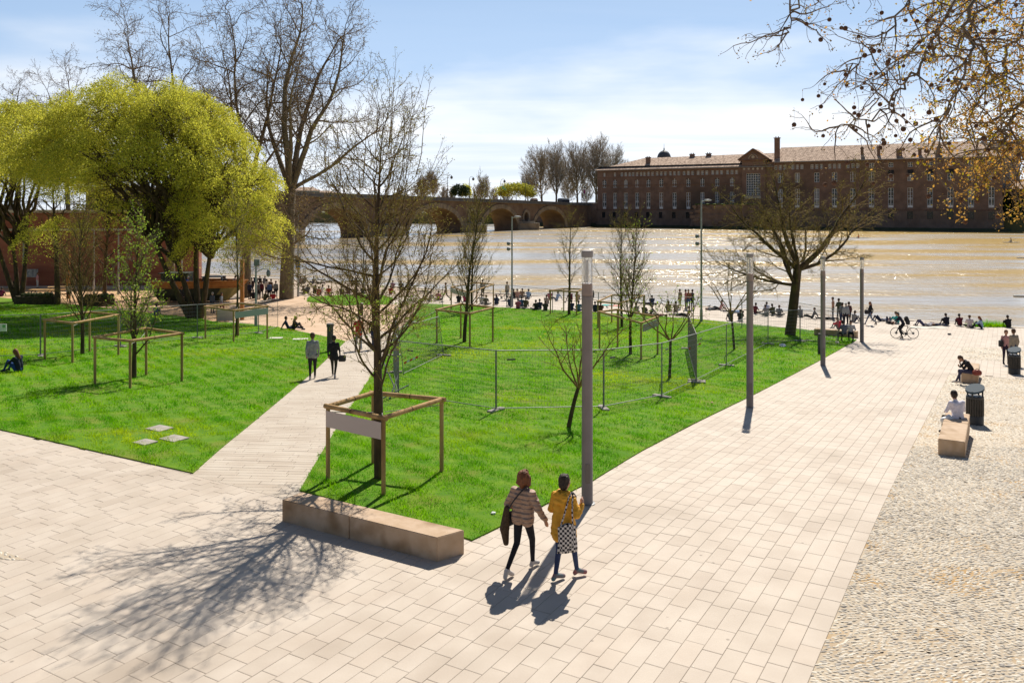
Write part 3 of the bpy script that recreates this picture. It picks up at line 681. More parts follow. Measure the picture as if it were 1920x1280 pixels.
# pediment over the great window
mb = MB(); zb = E2+1.0; zt = zb+4.6
mb.add([(xp0-1,-1,zb),(xp1+1,-1,zb),(xc,-1,zt),(xp0-1,8,zb),(xp1+1,8,zb),(xc,8,zt)], [(0,1,2),(3,5,4)], 0)
mb.bar((xp0-1.6,-1.2,zb+.1),(xc,-1.2,zt+.3),.45,n=4,m=1); mb.bar((xp1+1.6,-1.2,zb+.1),(xc,-1.2,zt+.3),.45,n=4,m=1); mb.box(xp0-1.2,xp1+1.2,-1.4,-.82,zb-.4,zb+.2,m=1)
for k in range(16):
    t0 = math.pi*k/16; t1 = math.pi*(k+1)/16; mb.bar((xc+1.9*math.cos(t0),-1.05,zb+.6+1.9*math.sin(t0)),(xc+1.9*math.cos(t1),-1.05,zb+.6+1.9*math.sin(t1)),.14,n=4,m=2)
mb.lathe([(.01,0),(.7,0),(.7,.05),(.01,.05)],n=12,m=2); 
for q_ in range(len(mb.v)-48, len(mb.v)): x_, y_, z_ = mb.v[q_]; mb.v[q_] = (xc+x_, -1.1-z_, zb+1.3+y_)
for k in (-2,-1,0,1,2): 
    b0 = len(mb.v); mb.lathe([(.01,0),(.5,0),(.5,.06),(.01,.06)],n=10,m=2)
    for q_ in range(b0, len(mb.v)): x_, y_, z_ = mb.v[q_]; mb.v[q_] = (xc+k*2.0+x_, -.84-z_, E2*.90+y_)
# blocked arch below the great window with pale sill
mb.box(xc-3.6,xc+3.6,-1.6,-.82,E2*.45,E2*.49,m=2)
mb.build('pediment', [m_brick, m_trimb, m_stone], bld)
mb = MB(); mb.add([(xp0-2,-1.4,zb+.2),(xc,-1.4,zt+.6),(xc,11,zt+.6),(xp0-2,6,zb+.2),(xp1+2,-1.4,zb+.2),(xp1+2,6,zb+.2)], [(0,1,2,3),(1,4,5,2)]); mb.build('pediment_roof', m_roof, bld)
# main roofs
mb = MB(); o1 = 1.2
xr = bx(1183)+2
R1, R2 = E1+6.0, E2+7.2
xs_ = bx(1452)
mb.add([(-o1,-o1,E1-.15),(xs_,-o1,E1+.1),(xs_,13,R1+.6),(xr,13,R1),(-o1,27,E1)], [(0,1,2,3),(0,3,4)])
mb.add([(xs_+.01,-o1,E2-.1),(xe+o1,-o1,E2-.1),(xe-9,14,R2),(xs_+.01,14,R2)], [(0,1,2,3)])
mb.add([(xs_+.005,-o1,E1-.3),(xs_+.005,-o1,E2-.1),(xs_+.005,14,R2),(xs_+.005,14,R1-2)], [(0,1,2,3)])
mb.add([(xe+o1,-o1,E2-.1),(xe+o1,27,E2-.1),(xe-9,14,R2)], [(0,1,2)])
mb.add([(xr,13,R1),(xs_,13,R1+.6),(xs_,27,E1),(-o1,27,E1)], [(0,1,2,3)]); mb.add([(xs_,14,R2),(xe-9,14,R2),(xe+o1,27,E2),(xs_,27,E2)], [(0,1,2,3)])
rf = mb.build('roof', m_roof, bld)
mb = MB(); mb.box(-o1,xs_,-o1-.05,-o1+.25,E1-.5,E1-.17); mb.box(xs_,xe+o1,-o1-.05,-o1+.25,E2-.5,E2-.12); mb.build('gutter', mat('zinc_gutter',(0.25,0.26,0.28),rough=.5), bld)
for (px_, yy, z0, w_, d_, h_) in ((1459,3,E2+1,2.2,1.6,9.6),(1215,6,E1+2.6,2,1.5,3.0),(1300,12.6,R1,2.2,1.2,.9),(1332,12.6,R1,2.2,1.2,.9),(1621,4,E2+2.2,1.1,1,2.6),(1650.5,2.5,E2+1.4,1.2,1,3.6),(1688,1.5,E2+.8,2.2,1.2,2.7),(1727,1.5,E2+.8,1.3,1,2.8),(1763,1.5,E2+.8,2.2,1.2,3.0)):
    x = bx(px_)-yy*.35; mb = MB(); mb.box(x-w_/2,x+w_/2,yy-d_/2,yy+d_/2,z0-1,z0+h_); mb.box(x-w_/2-.25,x+w_/2+.25,yy-d_/2-.25,yy+d_/2+.25,z0+h_,z0+h_+.35)
    for k in range(2): mb.bar((x-w_/4+k*w_/2,yy,z0+h_+.3),(x-w_/4+k*w_/2,yy,z0+h_+.9),.22,n=6)
    mb.build('chimney', m_brick, rf)
x = bx(1222); mb = MB(); mb.lathe([(3.4,R1-2),(3.4,R1+.6),(3.0,R1+1.9),(2.2,R1+3.0),(1.0,R1+3.7),(.3,R1+4.0),(.25,R1+5),(.08,R1+5.2),(.06,R1+7.2)],n=16,cx=x,cy=18); mb.build('dome', mat('slate_dome',(0.07,0.08,0.10),rough=.6), rf, smooth=True)
# doorway with pale lintel near the water
x = bx(1317); mb = MB(); mb.box(x-3,x+3.6,-1.9,-1.0,8.1,8.6,m=0); mb.box(x-2.6,x+3.2,-1.6,-1.01,1.3,7.9,m=1); mb.box(x-4.6,x+6,-4.4,-1.02,.2,1.15,m=0); mb.build('water_door', [m_stone, m_blind], bld)

# ruined stump of an older bridge standing against the building
rp = BLp + BD*bx(1372) - BN*9; mb = MB()
random.seed(5)
stump = empty('ruined_bridge_stump', (rp.x, rp.y, WZ), bang, 'crumbling brick stump of an old bridge against the long building', 'ruin')
pts = [(-16,-5),(-13,-7.5),(-4,-8),(6,-7.8),(14,-6.5),(17,-3),(17,8),(-16,8)]
mb.prism(pts, -1, 1.2, m=1); mb.prism([(x*.94, y*.92) for x, y in pts], 1.2, 6.5, m=0); mb.prism([(x*.86, y*.85) for x, y in pts], 6.5, 10.8, m=0)
for k in range(46): 
    x = random.uniform(-14,14); z = random.uniform(1.2,10); s_ = random.uniform(.5,1.3); mb.box(x-s_,x+s_,-8.3+z*.13,-7.2+z*.13,z-s_*.5,z+s_*.5,m=0)
mb.build('masonry', [m_brick2, m_algae], stump)
m_ivy = mat('ivy', (0.05,0.085,0.02), (0.10,0.14,0.03), scale=2, rough=.9)
mb = MB()
for k in range(160): 
    x = random.uniform(-13,14); s_ = random.uniform(.3,.9); mb.sphere((x, random.uniform(-7,5), 10.9), s_, seg=5, rings=3, sc=(1.3,1,.5))
mb.build('ivy_cover', m_ivy, stump)

# --- retaining wall left of the building ---
rw0 = BLp - BD*34; mb = MB(); mb.box(0,33.6,0,3,0,11.6,m=0); mb.box(-.2,33.7,-.2,.6,11.6,12.1,m=1); mb.box(0,33.5,-2,-.02,-.4,1.6,m=2)
e_ = empty('embankment_wall', (rw0.x, rw0.y, WZ), bang, 'brick embankment wall between the bridge and the long building', 'wall')
mb2 = MB(); mb2.box(0,33.6,0,3,0,11.6); mb2.build('wall_face', m_brick2, e_); mb2 = MB(); mb2.box(-.2,33.7,-.2,.6,11.61,12.1); mb2.build('coping', m_stone, e_); mb2 = MB(); mb2.box(0,33.5,-2.2,-.02,-.4,1.8); mb2.build('footing', m_algae, e_)

# --- the stone and brick arch bridge ---
BU = Vector((-0.508,-0.862,0)).normalized()
brig = empty('arch_bridge', (25.0+3.2*.862, 395.0, WZ), math.atan2(BU.y, BU.x), 'long stone and brick arch bridge over the brown river', 'bridge')
# local x from far bank to near bank, local y to the right of that = away from the camera side is negative
side = 0.0; depth_ = 11.5
arches = [(6,36),(50,78),(92,125),(146,175),(189,213)]
crown = [8.6,9.1,9.4,9.2,8.8]
ocul = [(43,5.4,2.0),(85,6.0,2.1),(135.5,6.2,2.2),(182,5.8,2.0)]
def deck(t): return WZ*-1 + 8.6 + .0122*min(max(t,0),210) + .1*math.sin(t*.02)     # parapet foot above the water
def under(t):
    for (a, b), c in zip(arches, crown):
        if a < t < b: 
            u_ = (t-(a+b)/2)/((b-a)/2); return 0.3 + (c-0.3)*math.sqrt(max(0,1-u_*u_))
    return None
mb = MB(); ts = set(np.arange(-22, 236, 1.5).tolist())
for a, b in arches:
    for k in range(25): ts.add((a+b)/2 - (b-a)/2*math.cos(math.pi*k/24))
for c, z, r in ocul:
    for k in range(9): ts.add(c - r*math.cos(math.pi*k/8))
ts = sorted(ts); near_y, far_y = 0.0, -depth_      # near_y faces the camera side
def face_quad(t0, t1, lo0, lo1, hi0, hi1, y): mb.add([(t0,y,lo0),(t1,y,lo1),(t1,y,hi1),(t0,y,hi0)], [(0,1,2,3)])
def oc(t):
    for c, z, r in ocul:
        if abs(t-c) < r: return z, math.sqrt(r*r-(t-c)**2)
    return None
for t0, t1 in zip(ts[:-1], ts[1:]):
    if t1-t0 < 1e-4: continue
    tm = (t0+t1)/2; um = under(tm)
    l0 = l1 = -1.0
    if um is not None:
        l0 = under(t0) if under(t0) is not None else 0.3; l1 = under(t1) if under(t1) is not None else 0.3
        mb.add([(t0,near_y,l0),(t1,near_y,l1),(t1,far_y,l1),(t0,far_y,l0)], [(0,1,2,3)])
    o_ = oc(tm); h0, h1 = deck(t0)-1.1, deck(t1)-1.1
    if o_:
        a_ = oc(t0) or (o_[0], 0); b_ = oc(t1) or (o_[0], 0); zc_ = o_[0]
        for y in (near_y, far_y): face_quad(t0,t1,l0,l1,zc_-a_[1],zc_-b_[1],y); face_quad(t0,t1,zc_+a_[1],zc_+b_[1],h0,h1,y)
        for s_ in (-1,1): mb.add([(t0,near_y,zc_+s_*a_[1]),(t1,near_y,zc_+s_*b_[1]),(t1,far_y,zc_+s_*b_[1]),(t0,far_y,zc_+s_*a_[1])], [(0,1,2,3)])
    else:
        for y in (near_y, far_y): face_quad(t0,t1,l0,l1,h0,h1,y)
    mb.add([(t0,near_y,h0),(t1,near_y,h1),(t1,far_y,h1),(t0,far_y,h0)], [(0,1,2,3)])
for a, b in arches:
    for t in (a, b): mb.add([(t,near_y,-1),(t,far_y,-1),(t,far_y,.3),(t,near_y,.3)], [(0,1,2,3)])
mb.build('spandrel_wall', mat('bridge_brick', (0.12,0.082,0.062), (0.19,0.14,0.105), scale=0.25, rough=.95, bump=.4, bscale=1.5, detail=7, bdist=.1), brig)
m_bst = mat('bridge_stone', (0.16,0.135,0.11), (0.27,0.23,0.185), scale=0.35, rough=.95, bump=.3, bscale=2, detail=7)
for (a, b), c in zip(arches, crown):          # voussoir ring
    mb = MB(); n = 26; ca = (a+b)/2; ra = (b-a)/2
    for k in range(n):
        q = []
        for kk in (k+.04, k+.96):
            u_ = math.pi*kk/n; q.append(((ca-ra*math.cos(u_)), 0.3+(c-.3)*math.sin(u_), (ca-(ra+2.0)*math.cos(u_)), 0.3+(c-.3+1.7)*math.sin(u_)))
        (x0,z0,X0,Z0),(x1,z1,X1,Z1) = q
        v_ = [(x0,.02,z0),(x1,.02,z1),(X1,.02,Z1),(X0,.02,Z0)]; v_ += [(x,.4,z) for x,_,z in v_]; mb.add(v_, [(0,1,2,3),(4,5,6,7),(0,1,5,4),(1,2,6,5),(2,3,7,6),(3,0,4,7)])
    mb.build('arch_ring', m_bst, brig)
for (c, z, r), pier in zip(ocul, ocul):
    mb = MB()
    for k in range(20):
        t0, t1 = 2*math.pi*(k+.04)/20, 2*math.pi*(k+.96)/20
        v_ = [(c+r*math.cos(t0),.02,z+r*math.sin(t0)),(c+r*math.cos(t1),.02,z+r*math.sin(t1)),(c+(r+1.2)*math.cos(t1),.02,z+(r+1.2)*math.sin(t1)),(c+(r+1.2)*math.cos(t0),.02,z+(r+1.2)*math.sin(t0))]
        v_ += [(x,.42,zz) for x,_,zz in v_]; mb.add(v_, [(0,1,2,3),(4,5,6,7),(0,1,5,4),(1,2,6,5),(2,3,7,6),(3,0,4,7)])
    mb.build('round_opening_ring', m_bst, brig)
    mb = MB(); mb.prism([(c-6.5,.45),(c+6.5,.45),(c+3,5),(c,6.5),(c-3,5)], -1, 2.9); mb.prism([(c-6.0,.45),(c+6.0,.45),(c+2,3.2),(c,4.2),(c-2,3.2)], 2.9, 3.6); mb.build('cutwater', [m_bst], brig)
mbs = [MB(), MB(), MB()]
for t in np.arange(-22, 236, 6.0):
    z0, z1 = deck(t), deck(t+6)
    for (y0, y1, a_, b_, q_) in ((-.4,.75,-1.3,-.85,0),(-.1,.4,-.84,.1,1),(far_y-.4,far_y+.1,-1.3,.1,2)):
        v_ = [(t,y0,z0+a_),(t+6,y0,z1+a_),(t+6,y1,z1+a_),(t,y1,z0+a_),(t,y0,z0+b_),(t+6,y0,z1+b_),(t+6,y1,z1+b_),(t,y1,z0+b_)]
        mbs[q_].add(v_, [(0,3,2,1),(4,5,6,7),(0,1,5,4),(1,2,6,5),(2,3,7,6),(3,0,4,7)])
for q_ in range(3): mbs[q_].build(('string_course','parapet','parapet')[q_], mat('parapet_stone', (0.10,0.10,0.105), (0.16,0.155,0.15), scale=.4, rough=.9), brig)
m_iron = mat('dark_iron', (0.025,0.028,0.03), rough=.55, metal=.3)
def blx(px):      # picture column -> local x on the bridge
    k = (px-960)/FPX; ox, oy = brig.location.x, brig.location.y
    return (k*oy - ox)/(BU.x - k*BU.y)
def bridge_lamp(px, twin=True, lab=''):
    t = blx(px); wp = brig.location + BU*t; e = empty('bridge_lamp', (wp.x, wp.y, WZ+deck(t)-.1), 0, lab, 'street lamp', 'lamps along the old bridge')
    p = MB(); p.path([(0,0,0),(0,0,.8),(0,0,.81),(0,0,7.6)], [.28,.2,.12,.09], n=7); p.build('post', m_iron, e)
    p = MB(); p.path([(0,0,7.6),(.3,0,8.2),(1.0,0,8.5),(1.5,0,8.2)], .06, n=5); p.build('bracket', m_iron, e)
    p = MB(); p.lathe([(.1,6.9),(.42,7.1),(.5,7.7),(.2,8.0),(.06,8.25)], n=8, cx=1.5); p.build('lantern', mat('lantern_glass',(0.12,0.13,0.14),rough=.3), e)
for px, lb in ((839,'bridge lamp with lantern, leftmost of those standing clear of the big bare tree'),(880,'bridge lamp directly above the second arch'),(939,'bridge lamp with a flag hanging from its post'),(985,'bridge lamp in front of the yellow willow on the far bank'),(1017,'bridge lamp in front of the left tall bare trees'),(1091,'bridge lamp beside the bus under the right tall bare trees'),(722,'bridge lamp seen through the crown of the big bare tree')):
    bridge_lamp(px, lab=lb)
t = blx(941); wp = brig.location + BU*t
fl = empty('flag', (wp.x, wp.y, WZ+deck(t)+4.2), 0, 'green flag hanging from a lamp on the bridge', 'flag'); mb = MB(); mb.add([(0,0,1.6),(.8,0,1.2),(1.7,.2,.4),(2.0,.2,-.5),(1.1,.1,-.1),(.1,0,.3)], [(0,1,2,3,4,5)]); mb.build('cloth', mat('green_flag',(0.12,0.22,0.10),rough=.9,transl=.3), fl); mb = MB(); mb.bar((0,0,-4.2),(0,0,2.2),.04); mb.build('pole', m_iron, fl)
t = blx(1094); wp = brig.location + BU*t
fl = empty('flag', (wp.x, wp.y, WZ+deck(t)+.1), 0, 'red and blue flag on the bridge below the right bare trees', 'flag'); mb = MB(); mb.add([(0,0,6.6),(.7,0,6.2),(.9,.1,5.2),(.8,.1,4.2),(0,0,4.6)], [(0,1,2,3,4)]); mb.build('cloth', mat('red_flag',(0.35,0.05,0.12),(0.08,0.08,0.3),scale=.8,rough=.9), fl); mb = MB(); mb.bar((0,0,0),(0,0,7),.05); mb.build('pole', m_iron, fl)
# bus and van driving on the bridge
def bridge_vehicle(name, px, ln, h, w_, col, lab, cat, col2):
    t = blx(px); wp = brig.location + BU*t - V*4; e = empty(name, (wp.x, wp.y, WZ+deck(t)-1.05), math.atan2(BU.y,BU.x), lab, cat)
    b = MB(); b.cbox(-ln/2,ln/2,-w_/2,w_/2,.35,h,c=.35); b.build('body', mat(name+'_paint',col,rough=.35,spec=.5), e)
    g = MB(); g.box(-ln/2+.4,ln/2-.4,-w_/2-.02,w_/2+.02,h*.5,h*.82); g.box(-ln/2-.02,ln/2+.02,-w_/2+.25,w_/2-.25,h*.45,h*.85); g.build('window_band', m_glass, e)
    r = MB(); r.cbox(-ln/2+.5,ln/2-.5,-w_/2+.2,w_/2-.2,h+.01,h+.25,c=.1); r.build('roof_unit', mat(name+'_roof',col2,rough=.4), e)
    for x in (-ln*.32, ln*.32):
        for y in (-w_/2+.1, w_/2-.1):
            wh = MB(); wh.bar((x,y-.14,.48),(x,y+.14,.48),.48,n=14); wh.build('wheel', m_iron, e)
bridge_vehicle('bus', 1071, 8.5, 2.9, 2.5, (0.05,0.07,0.12), 'dark blue city bus with pale roof at the far end of the bridge', 'bus', (0.55,0.6,0.65))
bridge_vehicle('van', 1016, 4.6, 2.2, 1.9, (0.35,0.2,0.12), 'small tan van on the bridge below the left bare trees', 'van', (0.4,0.25,0.15))

# --- left brick retaining wall with the street above it ---
lw = empty('street_retaining_wall', (-86, 92.0, QZ-.05), math.atan2(5.0, 50), 'high brick retaining wall behind the playground trees', 'wall')
mb = MB(); mb.box(0,50,0,1.2,0,8.35); mb.build('wall_face', mat('red_brick_wall', (0.24,0.085,0.055), (0.33,0.135,0.09), scale=.5, rough=.95, bump=.4, bscale=6, detail=6, stretch=(.3,1,2.2)), lw)
mb = MB(); mb.box(-.2,50.2,-.25,1.4,8.36,8.65); mb.box(-.1,50.1,-.12,-.01,6.3,6.55); mb.build('coping', m_stone, lw)
mb = MB(); mb.box(0,50,.3,.36,9.6,9.68)
for k in range(34): mb.box(k*1.5,k*1.5+.06,.3,.36,8.66,9.6)
mb.build('railing', m_iron, lw)
mb = MB(); e0 = Vector((-86,93.3)); e1 = Vector((-36.4,98.2))
mb.prism([(e0.x,e0.y),(e1.x,e1.y),(-42,112),(-64,150),(-92,215),(-300,420),(-500,300),(-300,80),(-120,86)], WZ-1, 5.45)
o = mb.build('upper_street', mat('street_asphalt',(0.12,0.11,0.10),(0.16,0.15,0.13),scale=.5,rough=.95)); o['kind'] = 'structure'
# pale building blocks just visible beyond the bridge at the left
m_pale = mat('distant_render', (0.42,0.40,0.38), (0.50,0.47,0.44), scale=.05, rough=.95)
for k, (px, py, d, w_, h_, lb) in enumerate(((575,358,900,26,16,'small pale block on the skyline left of the big bare tree, nearest the riverbank'),(602,360,950,34,13,'wide low pale block on the skyline behind the bridge'),(632,361,1000,20,12,'narrow pale block on the skyline behind the big bare tree'))):
    p = PD(px, py, d); e = empty('distant_building', (p.x, p.y, 0), 0.3, lb, 'building'); b = MB(); b.box(-w_/2,w_/2,-8,8,-8,HC+h_*.9+4)
    b.build('wall', m_pale, e); b = MB(); b.add([(-w_/2-1,-9,HC+h_*.9+4.01),(w_/2+1,-9,HC+h_*.9+4.01),(w_/2+1,9,HC+h_*.9+4.01),(-w_/2-1,9,HC+h_*.9+4.01),(-w_/2+6,0,HC+h_*.9+8),(w_/2-6,0,HC+h_*.9+8)], [(0,1,5,4),(1,2,5),(2,3,4,5),(3,0,4)]); b.build('roof', m_roof, e)
    for z in range(3):
        for x in range(5): g = MB(); g.box(-w_/2+w_*(x+.5)/5-1,-w_/2+w_*(x+.5)/5+1,-8.1,-8.01,HC+2+z*3.6,HC+3.8+z*3.6); g.build('window', m_glass, e)
# house wing right of the long building and dark hedge below it
p = BLp + BD*(BLEN+1.5) + BN*3
e = empty('riverside_wing', (p.x,p.y,WZ), bang, 'lower brick wing with tiled roof right of the long building behind the sycamore', 'building')
mb = MB(); mb.box(0.5,60,6,20,0,17); mb.build('wall', m_brick, e); mb = MB(); mb.add([(0,5,17.01),(61,5,17.01),(61,21,17.01),(0,21,17.01),(0,13,21),(61,13,21)], [(0,1,5,4),(1,2,5),(2,3,4,5),(3,0,4)]); mb.build('roof', m_roof, e)
p2 = BLp + BD*(BLEN-9) + BN*30
e = empty('city_house', (p2.x,p2.y,0), bang, 'pale grey city house rising behind the right end of the tiled roof', 'building')
mb = MB(); mb.box(-9,16,0,14,0,33.5); mb.build('wall', m_pale, e); mb = MB(); mb.box(-9.5,16.5,-.5,14.5,33.51,34.4); mb.box(2,4,4,6,34.4,37.5); mb.build('roof', mat('zinc_roof',(0.33,0.35,0.38),rough=.5), e)
for k in range(4): g = MB(); g.box(-7+k*5.6,-5+k*5.6,-.06,-.01,29,31.6); g.build('window', m_glass, e)
# ================================================================== TREES
def bark(name, c1, c2, c3=None): return mat(name, c1, c2, scale=6, rough=.95, bump=.6, bscale=25, stretch=(1,1,.35), c3=c3, c3s=3.0)
m_bark_dark = bark('dark_mossy_bark', (0.055,0.038,0.022), (0.10,0.07,0.04), (0.12,0.10,0.025))
m_twig_olive = bark('olive_twig', (0.15,0.10,0.035), (0.23,0.165,0.055))
m_bark_plane = bark('plane_bark', (0.16,0.12,0.08), (0.27,0.22,0.15), (0.10,0.075,0.05))
m_twig_plane = bark('plane_twig', (0.15,0.105,0.07), (0.22,0.16,0.105))
m_twig_grey = bark('grey_brown_twig', (0.16,0.125,0.085), (0.24,0.19,0.13))
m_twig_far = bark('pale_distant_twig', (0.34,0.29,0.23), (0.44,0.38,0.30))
def leafm(name, c1, c2, t=.5): return mat(name, c1, c2, scale=2.2, rough=.6, transl=t, spec=.2, rnd=[(0,(.7,.75,.7)),(.6,(1,1,1)),(1,(1.15,1.08,.9))])
m_leaf_fresh = leafm('fresh_leaf', (0.22,0.33,0.03), (0.32,0.42,0.05))
m_leaf_willow = leafm('willow_catkin_leaf', (0.60,0.62,0.07), (0.76,0.72,0.10), .55)
m_leaf_willow2 = leafm('willow_green_leaf', (0.36,0.37,0.05), (0.50,0.47,0.07), .5)
m_leaf_plane = leafm('young_plane_leaf', (0.56,0.28,0.06), (0.68,0.42,0.08), .55)
m_leaf_plane_y = leafm('yellow_plane_leaf', (0.50,0.36,0.02), (0.55,0.46,0.03), .5)
m_leaf_bud = leafm('brown_bud', (0.20,0.13,0.05), (0.27,0.20,0.06), .4)
m_leaf_olive = leafm('olive_bud', (0.22,0.19,0.04), (0.32,0.30,0.05), .5)
m_ball = mat('seed_ball', (0.10,0.05,0.03), (0.19,0.10,0.06), scale=120, rough=1, bump=.5, bscale=200)

def tube_arr(segs, n):
    A = np.asarray(segs, float); p0, p1, r0, r1 = A[:,0:3], A[:,3:6], A[:,6], A[:,7]
    d = p1-p0; L_ = np.linalg.norm(d,axis=1,keepdims=True); d = d/np.maximum(L_,1e-9)
    ref = np.where(np.abs(d[:,2:3])<.95, np.array([[0,0,1.]]), np.array([[1.,0,0]]))
    u = np.cross(d, ref); u /= np.linalg.norm(u,axis=1,keepdims=True); w_ = np.cross(d,u)
    t = np.arange(n)/n*2*np.pi; c = np.cos(t)[None,:,None]; s = np.sin(t)[None,:,None]
    ring = u[:,None,:]*c + w_[:,None,:]*s
    ext = d*(r1[:,None]*.5)
    a = p0[:,None,:] + ring*r0[:,None,None]; b = (p1+ext)[:,None,:] + ring*r1[:,None,None]
    V_ = np.concatenate([a,b],1).reshape(-1,3); N_ = len(A)
    base = np.array([[i,n+i,n+(i+1) % n,(i+1) % n] for i in range(n)])
    F = (np.arange(N_)[:,None,None]*2*n + base[None]).reshape(-1,4)
    return V_, F
def tubes_mesh(name, groups, m_):
    Vs, Fs, o_ = [], [], 0
    for segs, n in groups:
        if len(segs) == 0: continue
        v, f = tube_arr(segs, n); Vs.append(v); Fs.append(f+o_); o_ += len(v)
    return mesh_np(name, np.concatenate(Vs), np.concatenate(Fs), m_, smooth=True)
def leaf_arr(pts, size, rg, asp=.55, flat_=0.0):
    pts = np.asarray(pts, float); n = len(pts)
    a = rg.normal(size=(n,3)); a[:,2] -= flat_*0; a /= np.linalg.norm(a,axis=1,keepdims=True)
    b = rg.normal(size=(n,3)); b -= a*(a*b).sum(1,keepdims=True); b /= np.linalg.norm(b,axis=1,keepdims=True)
    s = size*rg.uniform(.55,1.35,(n,1)); a = a*s; b = b*s*asp
    V_ = np.stack([pts-a*.5, pts+b*.5, pts+a*.5, pts-b*.5],1).reshape(-1,3)
    return V_, np.arange(4*n).reshape(-1,4)
def leaves_mesh(name, pts, size, rg, m_, asp=.55):
    v, f = leaf_arr(pts, size, rg, asp); return mesh_np(name, v, f, m_, attr=rg.random(len(f)))
def norm(v): 
    l = math.sqrt(v[0]*v[0]+v[1]*v[1]+v[2]*v[2]) or 1; return (v[0]/l, v[1]/l, v[2]/l)
def turn(d, ang, az):
    """direction leaving d at angle ang, around it at az"""
    d = Vector(d); u = d.orthogonal().normalized(); w_ = d.cross(u)
    return tuple((d*math.cos(ang) + (u*math.cos(az)+w_*math.sin(az))*math.sin(ang)).normalized())
class Tree:
    def __init__(s, seed): s.r = random.Random(seed); s.seg = {}; s.tips = []; s.all = []
    def limb(s, p, d, L_, r0, r1, n, wig, trop, lev):
        """one limb; returns list of (point, dir, radius, fraction)"""
        out = []; st = L_/n; g = s.seg.setdefault(lev, []); r = s.r
        for i in range(n):
            ra = r0 + (r1-r0)*(i/n); rb = r0 + (r1-r0)*((i+1)/n)
            d = norm((d[0]+r.gauss(0,wig), d[1]+r.gauss(0,wig), d[2]+r.gauss(0,wig)+trop))
            q = (p[0]+d[0]*st, p[1]+d[1]*st, p[2]+d[2]*st)
            g.append((*p,*q,ra,rb)); out.append((q,d,rb,(i+1)/n)); p = q
        return out
    def grow(s, p, d, L_, r0, lev, par):
        q = par[lev]; 
        nodes = s.limb(p, d, L_, r0, max(r0*q.get('end',.25), par[-1]['rmin']), q['n'], q['wig'], q['trop'], lev)
        if lev+1 >= len(par)-1:
            s.tips.append(nodes[-1][0]); s.all += [x[0] for x in nodes]; return
        nx = par[lev+1]; k = q['kids']; k = max(1, int(round(k*s.r.uniform(.8,1.2)*min(1.6, max(.5, L_/q.get('ref',L_))))))
        az = s.r.uniform(0,6.28)
        for i in range(k):
            f = q['start'] + (1-q['start'])*((i+s.r.random()*.9)/k); j = min(len(nodes)-1, int(f*len(nodes)))
            pt, dd, rr, ff = nodes[j]; az += 2.4 + s.r.uniform(-.4,.4)
            L2 = nx['len']*(q['fall'](f) if 'fall' in q else (1-.45*f))*s.r.uniform(.7,1.2)*(L_/q.get('ref',L_))**.5
            s.grow(pt, turn(dd, nx['ang']*s.r.uniform(.7,1.25), az), L2, min(rr*.8, nx['r']*(L2/nx['len'])**.8), lev+1, par)
        # the limb's own end carries on as a twig
        pt, dd, rr, ff = nodes[-1]; s.grow(pt, dd, nx['len']*.55, min(rr, nx['r']*.7), lev+1, par)
def tree_obj(T, loc, label, cat='tree', group=None, name='bare_tree', mb_=None, mt_=None, split=2, sides=(9,6,4,3,3,3), leaf=None):
    e = empty(name, loc, 0, label, cat, group)
    link('trunk', tubes_mesh('trunk', [(T.seg.get(l,[]), sides[l]) for l in range(split)], mb_ or m_bark_dark), e)
    link('crown', tubes_mesh('crown', [(T.seg.get(l,[]), sides[l]) for l in sorted(T.seg) if l >= split], mt_ or m_twig_olive), e)
    for nm, pts, size, m_, asp in (leaf or []):
        if len(pts): 
            lo_ = link(nm, leaves_mesh(nm, pts, size, np.random.default_rng(3), m_, asp), e); lo_['kind'] = 'stuff'
    return e
def pts_near(src, n, spread, seed, bias=0):
    rg = np.random.default_rng(seed); s_ = np.asarray(src); i = rg.integers(0, len(s_), n); return s_[i] + rg.normal(0, spread, (n,3))

# --- the big young tree in the front cage ---
p = P(712, 897)
T = Tree(11)
def fall_front(f):        # branch length along the trunk
    return 1.0 if f < .35 else (1.0 - .55*(f-.35)/.65)
tr_par = [dict(n=26, wig=.018, trop=.01, kids=45, start=.24, end=.12, fall=fall_front),
          dict(len=3.0, ang=1.02, r=.036, n=12, wig=.09, trop=.055, kids=13, start=.14, end=.24, ref=3.0),
          dict(len=1.05, ang=.65, r=.013, n=7, wig=.13, trop=.05, kids=7, start=.12, end=.4, ref=1.05),
          dict(len=.40, ang=.78, r=.0065, n=4, wig=.22, trop=.03, kids=4, start=.2, end=.6, ref=.40),
          dict(len=.15, ang=.8, r=.0052, n=2, wig=.25, trop=.02), dict(rmin=.0042)]
T.grow((0,0,-.1), (0.005,0,1), 7.6, .135, 0, tr_par)
# tall upright shoots at the top
for k in range(22):
    h_ = T.r.uniform(5.4,8.0); a_ = T.r.uniform(0,6.28); rr = T.r.uniform(.1,1.1)
    pt = (rr*math.cos(a_)+.25, rr*math.sin(a_), h_-rr*.5); T.grow(pt, (.18+.2*math.cos(a_)*rr,.1*math.sin(a_),1), T.r.uniform(1.1,2.1), .011, 2, [None,None,dict(n=8,wig=.05,trop=.04,kids=5,start=.35,end=.3,ref=1.8),dict(len=.35,ang=.5,r=.005,n=4,wig=.12,trop=.04,kids=3,start=.2,end=.5,ref=.35),dict(len=.12,ang=.7,r=.0034,n=2,wig=.2,trop=.02),dict(rmin=.0026)])
rgl = np.random.default_rng(5)
low = [q for q in T.tips if q[2] < 4.2]
tree_obj(T, p, 'tall bare young tree in the nearest wooden cage, just breaking into leaf', name='budding_tree', leaf=[('leaves', pts_near(low, 900, .03, 1), .055, m_leaf_fresh, .6), ('buds', pts_near(T.tips, 14000, .03, 2), .028, m_leaf_olive, .7)])
FRONT_TREE = p

